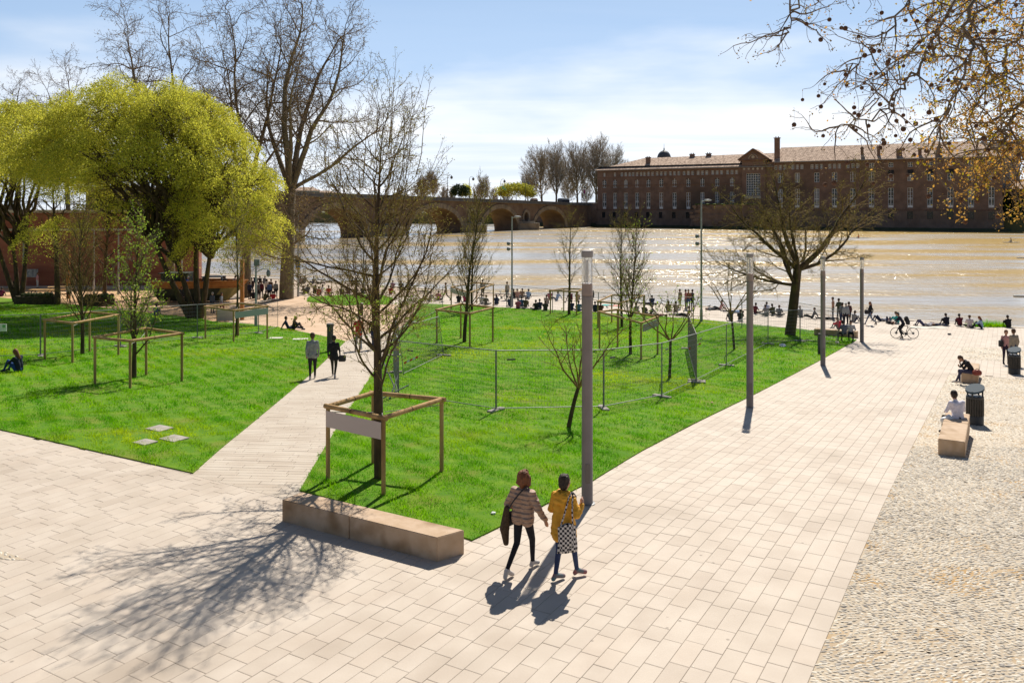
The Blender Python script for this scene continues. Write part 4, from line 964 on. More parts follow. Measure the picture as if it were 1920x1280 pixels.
# --- middle trees in cages (D 35-60 m) ---
def mid_tree(px, py, htop, seed, label, spread=1.6, kids=34, up=.05, leafspec=None, lowb=.25, rad=.09, mt=None, ang=.62, r1=.03, den=6, cat='tree'):
    p = P(px, py); H_ = HC - (htop-HOR)/FPX*p.y - p.z; T = Tree(seed)
    par = [dict(n=16, wig=.02, trop=.01, kids=kids, start=lowb, end=.15, fall=lambda f: 1.0 if f < .3 else 1.08-.75*f),
           dict(len=spread*1.5, ang=ang, r=r1, n=8, wig=.075, trop=up, kids=int(den*1.5), start=.12, end=.25, ref=spread*1.5),
           dict(len=spread*.55, ang=.55, r=.016, n=5, wig=.12, trop=.05, kids=5, start=.12, end=.4, ref=spread*.55),
           dict(len=.36, ang=.6, r=.0095, n=2, wig=.18, trop=.04), dict(rmin=.0065)]
    T.grow((0,0,-.15), (0,0,1), H_*.84, rad, 0, par)
    lf = []
    leafspec = leafspec or (1500,.05,.055,m_leaf_olive)
    if leafspec: lf = [('leaves', pts_near([q for q in T.all], leafspec[0], leafspec[1], 3), leafspec[2], leafspec[3], .6)]
    return tree_obj(T, p, label, name='young_tree', mt_=mt, leaf=lf)
mid_tree(251, 710, 395, 21, 'slim young tree with fresh green leaves in the nearest left cage', spread=1.35, kids=34, up=.07, leafspec=(2600,.07,.085,m_leaf_fresh), mt=m_twig_grey, lowb=.16, rad=.10, ang=.7)
mid_tree(154.5, 665, 370, 22, 'bare brown young tree in the cage behind the green sapling', spread=1.9, kids=40, up=.09, lowb=.18, rad=.10, leafspec=(2500,.05,.05,m_leaf_bud))
mid_tree(443, 632, 350, 23, 'bare sapling in the cage with a blank sign at the plaza edge', spread=1.3, kids=20, up=.04, lowb=.35, rad=.08, mt=m_twig_grey, den=4)
mid_tree(871, 642, 330, 24, 'bare fan-shaped young tree in the middle cage left of the lamp', spread=1.9, kids=44, up=.07, lowb=.2, rad=.12, leafspec=(2200,.05,.055,m_leaf_olive))
mid_tree(885, 582, 375, 25, 'bare young tree in the caged plot directly behind the fan-shaped one', spread=1.7, kids=30, up=.07, lowb=.2, rad=.12)
mid_tree(1067, 590, 385, 26, 'sparse bare tree with a ball-shaped clump in the cage nearest the crowd', spread=2.0, kids=26, up=.03, lowb=.28, rad=.13, mt=m_twig_olive, den=5, ang=.8)
mid_tree(1166, 614, 388, 27, 'bare young tree in the rear of the two right-hand cages', spread=1.8, kids=40, up=.09, lowb=.2, rad=.11)
mid_tree(1182, 665, 392, 28, 'bare upright young tree in the right cage with a sign on its side', spread=1.5, kids=44, up=.10, lowb=.2, rad=.09, leafspec=(700,.06,.07,m_leaf_fresh))
# --- small open fruit trees on the centre lawn ---
def small_tree(px, py, htop, seed, label, lean=0, w_=1.5, leafn=0, trunkf=.42):
    p = P(px, py); H_ = HC - (htop-HOR)/FPX*p.y - p.z; T = Tree(seed); r = T.r
    nodes = T.limb((0,0,-.1), norm((lean,0,1)), H_*trunkf, .07, .055, 7, .03, 0, 0); tp = nodes[-1]
    for k in range(6):
        a_ = k*1.05+r.uniform(-.3,.3)
        T.grow(tp[0], norm((math.cos(a_)*.75, math.sin(a_)*.75, .75)), H_*.62*r.uniform(.8,1.1), .034, 1,
          [None, dict(n=9,wig=.09,trop=.03,kids=6,start=.2,end=.25,ref=H_*.6), dict(len=w_*.55,ang=.7,r=.013,n=5,wig=.12,trop=.05,kids=4,start=.2,end=.4,ref=w_*.55), dict(len=.34,ang=.7,r=.010,n=3,wig=.2,trop=.03), dict(rmin=.006)])
    lf = [('leaves', pts_near(T.tips, leafn, .06, 4), .08, m_leaf_fresh, .6)] if leafn else []
    return tree_obj(T, p, label, name='small_tree', leaf=lf, split=1, mt_=m_twig_olive)
small_tree(1065, 802, 605, 31, 'small bare tree with slanting trunk immediately left of the nearest lamp post', lean=.16, leafn=140)
small_tree(1256, 709, 535, 32, 'small bare tree with pale buds beside the folded fence panel', lean=-.05, leafn=420)
small_tree(1377, 656, 455, 33, 'thin bare tree left of the second lamp post near the quay', lean=-.03, trunkf=.36)

# --- dark spreading tree by the quay ---
p = P(1481, 629); T = Tree(41); r = T.r
nodes = T.limb((0,0,-.2), (0.1,0,1), 4.6, .36, .27, 9, .02, 0, 0); tp = nodes[-1][0]
spr = [None, dict(n=14,wig=.08,trop=.02,kids=13,start=.16,end=.2,ref=6.0), dict(len=2.6,ang=.78,r=.05,n=8,wig=.13,trop=.02,kids=9,start=.12,end=.3,ref=2.6), dict(len=1.1,ang=.75,r=.024,n=6,wig=.17,trop=.0,kids=7,start=.12,end=.4,ref=1.1), dict(len=.5,ang=.75,r=.013,n=3,wig=.22,trop=0), dict(rmin=.009)]
for d_, L_, r_ in (((-.15,.1,1),6.4,.20),((.75,-.1,.62),7.4,.22),((.95,.2,.45),6.6,.14),((-.75,.1,.55),6.2,.15),((-.95,-.25,.3),5.6,.12),((.2,-.5,.9),5.6,.15),((-.35,.6,.8),5.6,.15),((-.5,-.4,.8),5.4,.13),((.35,.6,.8),5.2,.13),((-.9,.4,.15),4.2,.09)):
    T.grow(tp if L_ > 5.7 else nodes[6][0], norm(d_), L_, r_, 1, spr)
tree_obj(T, p, 'broad dark bare tree spreading over the quay right of the lawn', name='spreading_tree', mt_=m_twig_olive, leaf=[('buds', pts_near(T.tips, 7000, .08, 6), .06, m_leaf_olive, .6)])

# --- tall plane trees behind the playground ---
def plane_tree(px, py, htop, seed, label, limbs, r0=.55, th=.35, wid=1.0, leafn=9000, d=None, fine=True, group=None, zb=None):
    p = P(px, py) if d is None else PD(px, py, d)
    if zb is not None: p.z = zb
    H_ = HC - (htop-HOR)/FPX*p.y - p.z; T = Tree(seed); r = T.r
    nodes = T.limb((0,0,-.3), (0,0,1), H_*th, r0, r0*.72, 8, .02, .02, 0); tp = nodes[-1][0]
    k_ = H_/24
    par = [None, dict(n=16,wig=.075,trop=.035,kids=13,start=.18,end=.16,ref=14*k_), dict(len=5.2*k_,ang=.85,r=.10,n=10,wig=.15,trop=.01,kids=12,start=.12,end=.25,ref=5.2*k_),
           dict(len=2.1*k_,ang=.8,r=.04,n=6,wig=.2,trop=0,kids=7 if fine else 6,start=.15,end=.4,ref=1.9*k_), dict(len=.9*k_,ang=.85,r=.022,n=3,wig=.26,trop=0), dict(rmin=.016)]
    for d_, f_, r_ in limbs: T.grow(tp if len(limbs) < 99 else tp, norm((d_[0]*wid,d_[1]*wid,d_[2])), H_*(1-th)*f_, r0*r_, 1, par)
    # low drooping side limbs
    for k in range(5):
        nd = nodes[r.randrange(3, len(nodes))]; a_ = r.uniform(0,6.28); T.grow(nd[0], norm((math.cos(a_),math.sin(a_),.25)), 6.0*k_, .13, 1, par)
    return tree_obj(T, p, label, name='plane_tree', mb_=m_bark_plane, mt_=m_twig_plane, group=group, leaf=[('buds', pts_near(T.tips, leafn, .16, 6), .13, m_leaf_bud, .6)])
plane_tree(537, 560, 12, 51, 'tallest bare plane tree, thick pale trunk at the edge of the quay', [((.35,.1,1),.95,.5),((-.12,0,1),1.0,.55),((.62,-.2,1),.95,.45),((-.4,.3,.9),.8,.4),((.1,-.5,.9),.75,.35),((.8,.3,.6),.7,.33)], r0=.72, th=.38)
plane_tree(462, 556, 20, 52, 'leaning bare plane tree between the boat and the thick pale trunk', [((-.2,.1,1),1.0,.5),((.2,-.1,1),.95,.5),((-.55,.2,.9),.85,.4),((.4,.4,.8),.7,.35),((-.1,-.5,.8),.7,.3)], r0=.5, th=.36)
plane_tree(322, 552, 20, 53, 'bare plane tree rising behind the yellow-green willow dome', [((-.3,.1,1),.95,.5),((.25,0,1),1.0,.5),((-.75,.1,.75),.95,.42),((.6,.2,.8),.75,.4),((0,.6,.8),.7,.35)], r0=.45, th=.36)
for k, (px, top, d, lb) in enumerate(((20,140,135,'bare tree top at the far left above the willow'),(128,112,125,'bare tree top with upright twigs above the left shoulder of the willow'))):
    plane_tree(px, 380, top, 60+k, lb, [((-.3,.1,1),.8,.5),((.25,0,1),.95,.5),((.6,.2,.8),.7,.4),((-.7,.2,.7),.6,.35)], r0=.35, th=.42, d=d, fine=False, leafn=3000, zb=5.4)

# --- willows: drooping domes of yellow-green catkins ---
def willow(px, py, label, domes, seed, nl, trunks, size=.17, m_=None, frac=.36):
    p = P(px, py); T = Tree(seed); r = T.r; rg = np.random.default_rng(seed)
    L_ = []
    for (cx, cy, dy, rx, ry, rz, ncl, lowz) in domes:
        c = PD(cx, cy, p.y+dy) - p; sc = (p.y+dy)/FPX; rx, rz = rx*sc, rz*sc; ry = ry
        # limbs from the trunk to the dome
        for k in range(int(ncl*.16)):
            a_ = r.uniform(0,6.28); el_ = r.uniform(.05,1.35); tgt = Vector((c.x+rx*.88*math.cos(a_)*math.cos(el_), c.y+ry*.88*math.sin(a_)*math.cos(el_), c.z+rz*.85*math.sin(el_)))
            st = Vector(trunks[r.randrange(len(trunks))]); v_ = tgt-st; n = 12; pts = []
            for i in range(n+1):
                f = i/n; q = st + v_*f + Vector((0,0,1))*(math.sin(f*math.pi)*v_.length*.10) + Vector((r.gauss(0,.12),r.gauss(0,.12),r.gauss(0,.12)))*(1 if 0<i<n else 0); pts.append(q)
            r0 = r.uniform(.10,.22)
            for i in range(n): 
                T.seg.setdefault(1,[]).append((*pts[i],*pts[i+1],r0*(1-i/n*.85),r0*(1-(i+1)/n*.85)))
                if i > 3:
                    for q_ in range(2): T.grow(tuple(pts[i]), norm((v_.x*.2+r.gauss(0,1),v_.y*.2+r.gauss(0,1),r.gauss(.3,.8))), r.uniform(1.0,2.4), .035, 2, [None,None,dict(n=6,wig=.16,trop=-.02,kids=4,start=.2,end=.35,ref=1.8),dict(len=.8,ang=.7,r=.014,n=4,wig=.2,trop=-.06),dict(rmin=.009)])
        # clumps on the shell: umbrella shaped tufts
        for k in range(ncl):
            u_ = r.uniform(lowz, 1.0); a_ = r.uniform(0,6.28); rad = math.sqrt(max(0,1-u_*u_)) if u_ > 0 else 1-.25*abs(u_)
            sh = r.uniform(.80,1.02) if r.random() < .86 else r.uniform(.45,.8)
            cc = np.array([c.x+rx*rad*math.cos(a_)*sh, c.y+ry*rad*math.sin(a_)*sh, c.z+rz*u_*sh])
            R_ = r.uniform(.5,1.35)*(rx/7.5)**.35; n = int(nl*(R_**2))
            th = rg.uniform(0,6.28,n); q = np.sqrt(rg.random(n)); X = np.cos(th)*q*R_; Y = np.sin(th)*q*R_; Z = -q*q*R_*.75 + rg.normal(0,.13,n) + rg.normal(0,.15,n)*(1-q)
            ox = (cc[0]-c.x)/rx; oy = (cc[1]-c.y)/ry; Z -= (X*ox+Y*oy)*.7
            L_.append(np.stack([cc[0]+X, cc[1]+Y, cc[2]+Z],1))
            if r.random() < .75:      # hanging strands under a tuft
                m2 = n//2; X = rg.normal(0,R_*.45,m2); Y = rg.normal(0,R_*.45,m2); Z = -rg.uniform(0,1.9*R_,m2); s_ = np.round(X*5)/5; L_.append(np.stack([cc[0]+s_+rg.normal(0,.05,m2), cc[1]+Y, cc[2]+Z-.3],1))
    pts = np.concatenate(L_)
    e = empty('willow_tree', p, 0, label, 'willow')
    base = T.seg.setdefault(0, [])
    for k, t_ in enumerate(trunks):
        st = Vector((t_[0]*.12, t_[1]*.12, -.2)); tt = Vector(t_)
        for i in range(8):
            f0, f1 = i/8, (i+1)/8; a = st.lerp(tt, f0) + Vector((math.sin(f0*3+k)*.12,0,0)); b = st.lerp(tt, f1) + Vector((math.sin(f1*3+k)*.12,0,0)); base.append((*a,*b,.27-.13*f0,.27-.13*f1))
    link('trunk', tubes_mesh('trunk', [(T.seg[0],10),(T.seg[1],5)], m_bark_dark), e)
    link('twigs', tubes_mesh('twigs', [(T.seg.get(2,[]),3),(T.seg.get(3,[]),3)], m_bark_dark), e)
    i_ = rg.random(len(pts)) < frac
    o = link('crown', leaves_mesh('crown', pts[~i_], size, rg, m_leaf_willow, .5), e); o['kind'] = 'stuff'
    o = link('crown_green', leaves_mesh('crown_green', pts[i_], size, rg, m_leaf_willow2, .5), e); o['kind'] = 'stuff'
    return e
willow(368, 597, 'large yellow-green weeping willow dome beside the wooden boat', [(262,318,0,218,7.2,180,235,-.08),(430,400,-1.5,105,4.2,118,95,-.55),(330,245,1,110,5,80,60,.1),(130,300,2,150,6,120,80,-.2),(250,420,0,210,6,60,26,-.5)], 71, 560, [(-1.6,.3,4.2),(1.2,-.3,4.6),(-.2,.8,5.4),(-3.0,0,5.5)], size=.125)
willow(34, 566, 'yellow-green willow at the far left edge of the lawn', [(25,310,0,175,7.5,130,140,-.25),(-120,300,0,150,7,120,70,-.2)], 72, 430, [(-.6,.2,5.0),(.9,0,5.4),(-2,0,6)], size=.17)
# second dark stem standing between the willows
T = Tree(73); T.grow((0,0,-.2),(0,0,1),9.5,.28,0,[dict(n=12,wig=.03,trop=.01,kids=26,start=.35,end=.3),dict(len=3.6,ang=.8,r=.08,n=8,wig=.12,trop=.02,kids=7,start=.2,end=.3,ref=3.6),dict(len=1.3,ang=.8,r=.03,n=5,wig=.18,trop=0,kids=4,start=.2,end=.4,ref=1.3),dict(len=.5,ang=.7,r=.014,n=3,wig=.2,trop=0),dict(rmin=.009)])
tree_obj(T, P(108,572), 'dark bare tree behind the picnic table between the two willows', name='bare_tree')
T = Tree(74); T.grow((0,0,-.2),(0,0,1),8.0,.22,0,[dict(n=12,wig=.03,trop=.01,kids=28,start=.3,end=.3),dict(len=3.0,ang=.7,r=.07,n=8,wig=.12,trop=.04,kids=7,start=.2,end=.3,ref=3.0),dict(len=1.2,ang=.8,r=.03,n=5,wig=.18,trop=0,kids=4,start=.2,end=.4,ref=1.2),dict(len=.5,ang=.7,r=.014,n=3,wig=.2,trop=0),dict(rmin=.009)])
tree_obj(T, P(196,560), 'dark bare tree on the playground sand behind the green sapling', name='bare_tree')

# --- far trees beyond the bridge and river ---
def far_tree(px, base, top, d, seed, label, wid=.85, up=.12, leaf=None, r0=.5, th=.16, group=None, mt=None, kids=44):
    p = PD(px, base, d); H_ = (base-top)/FPX*d; T = Tree(seed); k_ = H_/22
    par = [dict(n=12,wig=.02,trop=.0,kids=kids,start=th,end=.3,fall=lambda f: 1.15-.55*f), dict(len=11.5*k_,ang=wid,r=.16*k_,n=9,wig=.06,trop=up,kids=14,start=.12,end=.3,ref=11.5*k_), dict(len=4.6*k_,ang=.5,r=.085*k_,n=4,wig=.1,trop=.06,kids=9,start=.1,end=.5,ref=4.6*k_), dict(len=2.2*k_,ang=.5,r=.06*k_,n=2,wig=.12,trop=.04), dict(rmin=.05)]
    T.grow((0,0,-3),(0,0,1),H_*.72+3,r0*k_,0,par)
    lf = [('leaves', pts_near(T.all, leaf[0], leaf[1], 8), leaf[2], leaf[3], .7)] if leaf else []
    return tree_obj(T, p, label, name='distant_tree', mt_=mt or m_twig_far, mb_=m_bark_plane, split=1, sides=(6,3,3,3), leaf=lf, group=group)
far_tree(1016,378,286,470,81,'leftmost of the tall bare trees at the far end of the bridge')
far_tree(1043,378,282,455,82,'second tall bare tree from the left at the far end of the bridge',wid=.5)
far_tree(1083,378,280,470,83,'third tall bare tree from the left at the far end of the bridge')
far_tree(1118,378,272,460,84,'tall bare tree touching the left end of the long brick building',wid=.65)
far_tree(1150,372,285,505,85,'bare tree half hidden behind the left end of the long brick building')
far_tree(990,378,330,520,86,'low bare tree left of the tall bare trees beyond the river',wid=.8)
far_tree(812,372,325,420,87,'grey bare tree behind the bridge beside the big front tree',wid=.8)
far_tree(905,378,335,480,88,'low bare tree behind the bridge lamp with the flag',wid=.9)
far_tree(790,374,335,430,89,'faint bare tree partly hidden by the right side of the big front tree',wid=.9)
for k, (px, top, d, lb) in enumerate(((752,350,300,'low bare tree above the bridge seen behind the right branches of the big front tree'),(833,352,430,'low bare tree right of the leftmost clear bridge lamp'),(848,356,460,'small bare tree between the two left bridge lamps'),(893,350,440,'low bare tree between the second lamp and the flag on the bridge'),(925,354,480,'small bare tree just left of the bridge lamp with the flag'),(950,352,500,'low bare tree touching the left side of the round yellow willow'),(1065,330,500,'pale bare tree in the gap above the bus'),(1100,345,480,'low bare tree behind the red and blue flag'))):
    far_tree(px,378,top,d,110+k,lb,wid=1.0,kids=30,th=.08)
def bush_tree(px, base, rx_px, h_px, d, seed, label, m_, n=5000, size=.7):
    p = PD(px, base, d); sc = d/FPX; rx = rx_px*sc; h = h_px*sc; rg = np.random.default_rng(seed); e = empty('distant_tree', p, 0, label, 'tree'); L_ = []
    for k in range(60):
        a_ = rg.uniform(0,6.28); u_ = rg.uniform(-.2,1); rr = math.sqrt(max(.05,1-u_*u_)); c = np.array([rx*rr*math.cos(a_)*.85, rx*rr*math.sin(a_)*.85, h*.5+h*.45*u_]); L_.append(c + rg.normal(0,1,(n//60,3))*np.array([rx*.16,rx*.16,h*.09]))
    T = Tree(seed); T.grow((0,0,-3),(0,0,1),h*.6+3,h*.03,0,[dict(n=6,wig=.03,trop=0,kids=9,start=.3,end=.3),dict(len=h*.45,ang=.9,r=h*.012,n=5,wig=.1,trop=.02),dict(rmin=.05)])
    link('trunk', tubes_mesh('trunk', [(T.seg[0],6),(T.seg[1],4)], m_bark_dark), e)
    o = link('crown', leaves_mesh('crown', np.concatenate(L_), size, rg, m_, .7), e); o['kind'] = 'stuff'
bush_tree(968,378,34,32,445,91,'round yellow-green willow at the far end of the bridge',m_leaf_willow2,n=9000)
bush_tree(874,376,10,28,455,92,'small pale yellow tree behind the bridge lamps',m_leaf_willow,n=2500)
bush_tree(862,376,16,28,450,93,'dark evergreen clump behind the bridge',leafm('evergreen',(0.03,0.055,0.025),(0.05,0.08,0.03),.2),n=4500)
bush_tree(1896,436,60,75,345,94,'dark hedge and ivy at the right end of the long building',leafm('ivy_leaf',(0.02,0.035,0.015),(0.03,0.05,0.02),.1),n=14000,size=.9)

# --- sycamore hanging in from the right, close to the camera ---
syc = empty('sycamore_tree', (8.6, 6.6, 0), 0, 'sycamore branches with hanging seed balls reaching in from the upper right', 'tree')
T = Tree(101); r = T.r; O = Vector((8.6,6.6,0))
nodes = T.limb((0,0,-.1), (-.03,.02,1), 8.4, .42, .30, 12, .02, 0, 0)
def curve(pts, r0, r1, n, lev, jit=.03):
    pts = [Vector(q) for q in pts]; out = []
    for i in range(n+1):
        f = i/n*(len(pts)-1); k = min(int(f), len(pts)-2); t = f-k
        p0 = pts[max(k-1,0)]; p1 = pts[k]; p2 = pts[k+1]; p3 = pts[min(k+2,len(pts)-1)]
        q = 0.5*((2*p1)+(-p0+p2)*t+(2*p0-5*p1+4*p2-p3)*t*t+(-p0+3*p1-3*p2+p3)*t**3)
        if 0 < i < n: q = q + Vector((r.gauss(0,jit),r.gauss(0,jit),r.gauss(0,jit)))
        out.append(q)
    g = T.seg.setdefault(lev, [])
    for i in range(n): g.append((*out[i],*out[i+1], r0+(r1-r0)*i/n, r0+(r1-r0)*(i+1)/n))
    return out
balls = []; lpts = []; tw = []
top = Vector(nodes[-1][0])
mains = [   # picture end points with depth; drooping limbs
 [(1890,-330,7.4),(1760,-160,7.2),(1600,-60,7.0),(1500,10,6.9),(1478,60,6.9)],
 [(1890,-250,7.8),(1790,-100,7.6),(1700,10,7.4),(1640,90,7.3),(1585,132,7.3)],
 [(1930,-260,7.0),(1850,-80,6.8),(1762,40,6.7),(1735,110,6.7),(1690,170,6.8),(1620,225,6.9),(1575,235,6.9)],
 [(1930,-200,6.4),(1880,-60,6.3),(1815,30,6.2),(1822,90,6.2),(1795,150,6.3),(1775,220,6.4),(1745,290,6.4)],
 [(1960,-180,7.2),(1900,-40,7.0),(1818,50,7.0),(1850,110,7.0),(1852,160,7.1),(1815,230,7.1),(1845,280,7.2)],
 [(1990,-120,7.6),(1930,20,7.5),(1880,120,7.4),(1900,200,7.4),(1866,230,7.5),(1856,290,7.5)],
 [(2020,-60,6.9),(1960,60,6.8),(1925,170,6.8),(1890,240,6.9),(1880,290,6.9),(1890,350,7.0)],
 [(1900,-300,8.2),(1780,-190,8.0),(1690,-80,7.9),(1640,0,7.8),(1600,70,7.8)],
 [(1880,-240,6.5),(1740,-120,6.3),(1640,-40,6.2),(1560,30,6.2),(1530,70,6.2)],
 [(2040,-150,8.2),(1980,0,8.1),(1940,100,8.0),(1925,230,8.0),(1905,330,8.1)],
 [(1950,-230,8.5),(1860,-110,8.4),(1770,0,8.3),(1720,80,8.3),(1660,140,8.3),(1640,190,8.3)],
 [(2060,-100,7.3),(2000,30,7.2),(1950,150,7.2),(1945,230,7.2),(1925,300,7.3)],
 [(1960,-160,9.0),(1880,-20,8.9),(1830,100,8.8),(1800,200,8.8),(1780,270,8.9)],
 [(2080,0,8.6),(2000,130,8.5),(1950,230,8.5),(1900,300,8.5)],
]
mains = [q_ for i_, q_ in enumerate(mains) if i_ not in (7,8,12,9)]
for mi, mpts in enumerate(mains):
    w3 = [PD(a,b,d) - O for a,b,d in mpts]; st = [Vector(nodes[8+mi % 4][0]), (Vector(nodes[8+mi % 4][0])*.45 + w3[0]*.55) + Vector((0,0,.5))]
    ol = curve(st + w3, .021 if mi < 7 else .017, .0035, 52, 1, jit=.024)
    for i in range(12, 53, 1):
        if r.random() < .1: continue
        f = (i-12)/40; q = ol[min(i,52)]; L_ = r.uniform(.25,.75)*(1-.35*f); d_ = norm((r.gauss(-.15,.7), r.gauss(0,.7), r.gauss(-.35,.6)))
        T.grow(tuple(q), d_, L_, .0075, 2, [None,None,dict(n=7,wig=.2,trop=-.04,kids=6,start=.15,end=.4,ref=.5),dict(len=.24,ang=.8,r=.0035,n=4,wig=.25,trop=-.03),dict(rmin=.0018)])
def pix(q): q = q + O; return 960+q.x/q.y*FPX, HOR-(q.z-HC)/q.y*FPX
tipsv = [Vector(t) for t in T.tips]
rg = np.random.default_rng(9)
allp = np.array(T.all)
PX = np.array([pix(Vector(q)) for q in allp])
dens = np.clip((PX[:,0]-1640)/280, .08, 1.0)
sel = rg.random(len(allp)) < dens
cl_ = allp[sel]
def clump(src, n, s_): i = rg.integers(0,len(src),n); return src[i] + rg.normal(0,s_,(n,3))
link('trunk', tubes_mesh('trunk', [(T.seg[0],12),(T.seg[1],6)], m_bark_plane), syc)
link('twigs', tubes_mesh('twigs', [(T.seg.get(2,[]),4),(T.seg.get(3,[]),3)], m_twig_plane), syc)
o = link('young_leaves', leaves_mesh('young_leaves', clump(cl_, 16000, .028), .024, rg, m_leaf_plane, .65), syc); o['kind'] = 'stuff'
right = allp[PX[:,0] > 1700]
o = link('yellow_leaves', leaves_mesh('yellow_leaves', clump(right, 3200, .05), .027, rg, m_leaf_plane_y, .7), syc); o['kind'] = 'stuff'
o = link('buds', leaves_mesh('buds', clump(np.array(T.tips), 7000, .015), .018, rg, m_leaf_bud, .7), syc); o['kind'] = 'stuff'
bm_ = MB(); bm_.sphere((0,0,0), .019, seg=9, rings=6)
ball_mesh = bm_.mesh('seed_ball', m_ball, smooth=True)
cand = [t for t in T.tips]; r.shuffle(cand); nb_ = 0
for t in cand:
    q = Vector(t); x, y = pix(q)
    if not (1455 < x < 1925 and -10 < y < 430) or nb_ > 120: continue
    if r.random() > (.9 if x < 1750 else .35): continue
    L_ = r.choice([.02,.05,.09,.11]); b_ = q - Vector((0,0,L_)); s_ = r.uniform(.8,1.2)
    o = link('seed_ball', ball_mesh, syc, b_); o.scale = (s_,)*3
    T.seg.setdefault(9,[]).append((*q,*b_,.0011,.0011)); nb_ += 1
link('stalks', tubes_mesh('stalks', [(T.seg[9],3)], m_twig_plane), syc)
# ================================================================== STREET FURNITURE
m_lamp = mat('grey_painted_steel', (0.20,0.175,0.165), (0.24,0.21,0.20), scale=2, rough=.5, spec=.4)
m_steel = mat('galvanised_steel', (0.17,0.175,0.18), (0.26,0.265,0.27), scale=8, rough=.55, metal=.3)
m_wood = mat('pine_post', (0.38,0.23,0.09), (0.50,0.32,0.15), scale=5, rough=.85, bump=.35, bscale=30, stretch=(1,1,.25), c3=(0.24,0.15,0.06), c3s=2.2)
m_woodd = mat('dark_joint', (0.10,0.06,0.03), rough=.9)
m_benchs = mat('bench_stone', (0.46,0.325,0.21), (0.55,0.41,0.29), scale=3.5, rough=.85, bump=.35, bscale=35, detail=7, c3=(0.27,0.17,0.09), c3s=1.3, bdist=.01)
m_sign = mat('blank_sign_pinkish', (0.56,0.47,0.43), rough=.6)
m_sign2 = mat('blank_sign_grey', (0.36,0.39,0.385), rough=.6)
m_white = mat('white_plastic', (0.75,0.76,0.76), rough=.5)
m_block = mat('fence_foot_concrete', (0.27,0.25,0.22), (0.38,0.35,0.31), scale=8, rough=.95, bump=.4, bscale=40)
m_dark = mat('dark_grey_metal', (0.035,0.038,0.042), (0.05,0.052,0.055), scale=4, rough=.5, spec=.4)
m_slat = mat('bin_slat', (0.055,0.050,0.045), (0.085,0.075,0.065), scale=6, rough=.6)
m_binlid = mat('bin_lid_blue', (0.035,0.06,0.085), rough=.7, spec=.15)
def clear_mat():
    m = bpy.data.materials.new('lamp_tube_acrylic'); m.use_nodes = True; b = m.node_tree.nodes['Principled BSDF']
    b.inputs['Base Color'].default_value = (.9,.9,.9,1); b.inputs['Roughness'].default_value = .08; b.inputs['Transmission Weight'].default_value = .75; b.inputs['IOR'].default_value = 1.12; b.inputs['Alpha'].default_value = .55
    return m
m_clear = clear_mat()

# --- round lamp posts ---
def lamp_post(px, py, label):
    p = P(px, py); e = empty('lamp_post', p, 0, label, 'lamp post', 'round grey lamp posts along the edge of the lawn')
    b = MB(); b.lathe([(.125,-.03),(.125,.02),(.118,.03),(.110,4.02),(.117,4.04),(.117,4.30)], n=24); b.build('post', m_lamp, e, smooth=True)
    b = MB(); b.lathe([(.165,-.03),(.165,.012),(.13,.02)], n=24); b.build('base_ring', m_steel, e); b = MB(); b.box(-.045,.045,-.1235,-.115,.45,.85); b.build('access_door', mat('door_edge',(0.15,0.135,0.125),rough=.6), e)
    b = MB(); b.lathe([(.119,4.31),(.119,4.40),(.112,4.42),(.112,4.56)], n=24); b.build('collar', mat('lamp_collar',(0.36,0.27,0.22),rough=.4), e, smooth=True)
    b = MB(); b.lathe([(.105,4.57),(.112,4.6),(.112,5.1)], n=24); b.build('lamp_tube', m_clear, e, smooth=True)
    b = MB(); b.lathe([(.02,4.58),(.03,4.8),(.018,5.05)], n=8)
    for k in range(3): b.bar((.09*math.cos(k*2.1),.09*math.sin(k*2.1),4.57),(.09*math.cos(k*2.1),.09*math.sin(k*2.1),5.1),.006,n=4)
    b.build('lamp_core', mat('lamp_reflector',(0.55,0.53,0.50),rough=.3), e)
    b = MB(); b.lathe([(.122,5.11),(.124,5.2),(.116,5.245),(.02,5.26)], n=24); b.build('cap', mat('lamp_cap',(0.33,0.30,0.28),rough=.5), e, smooth=True)
lamp_post(1101, 943, 'nearest round grey lamp post, right of the two walking women')
lamp_post(1406, 763, 'second round grey lamp post, standing halfway along the lawn edge')
lamp_post(1543, 685, 'third round grey lamp post, beside the dark information pillar')
lamp_post(1616, 641, 'farthest round grey lamp post, near the end of the quay corner block')

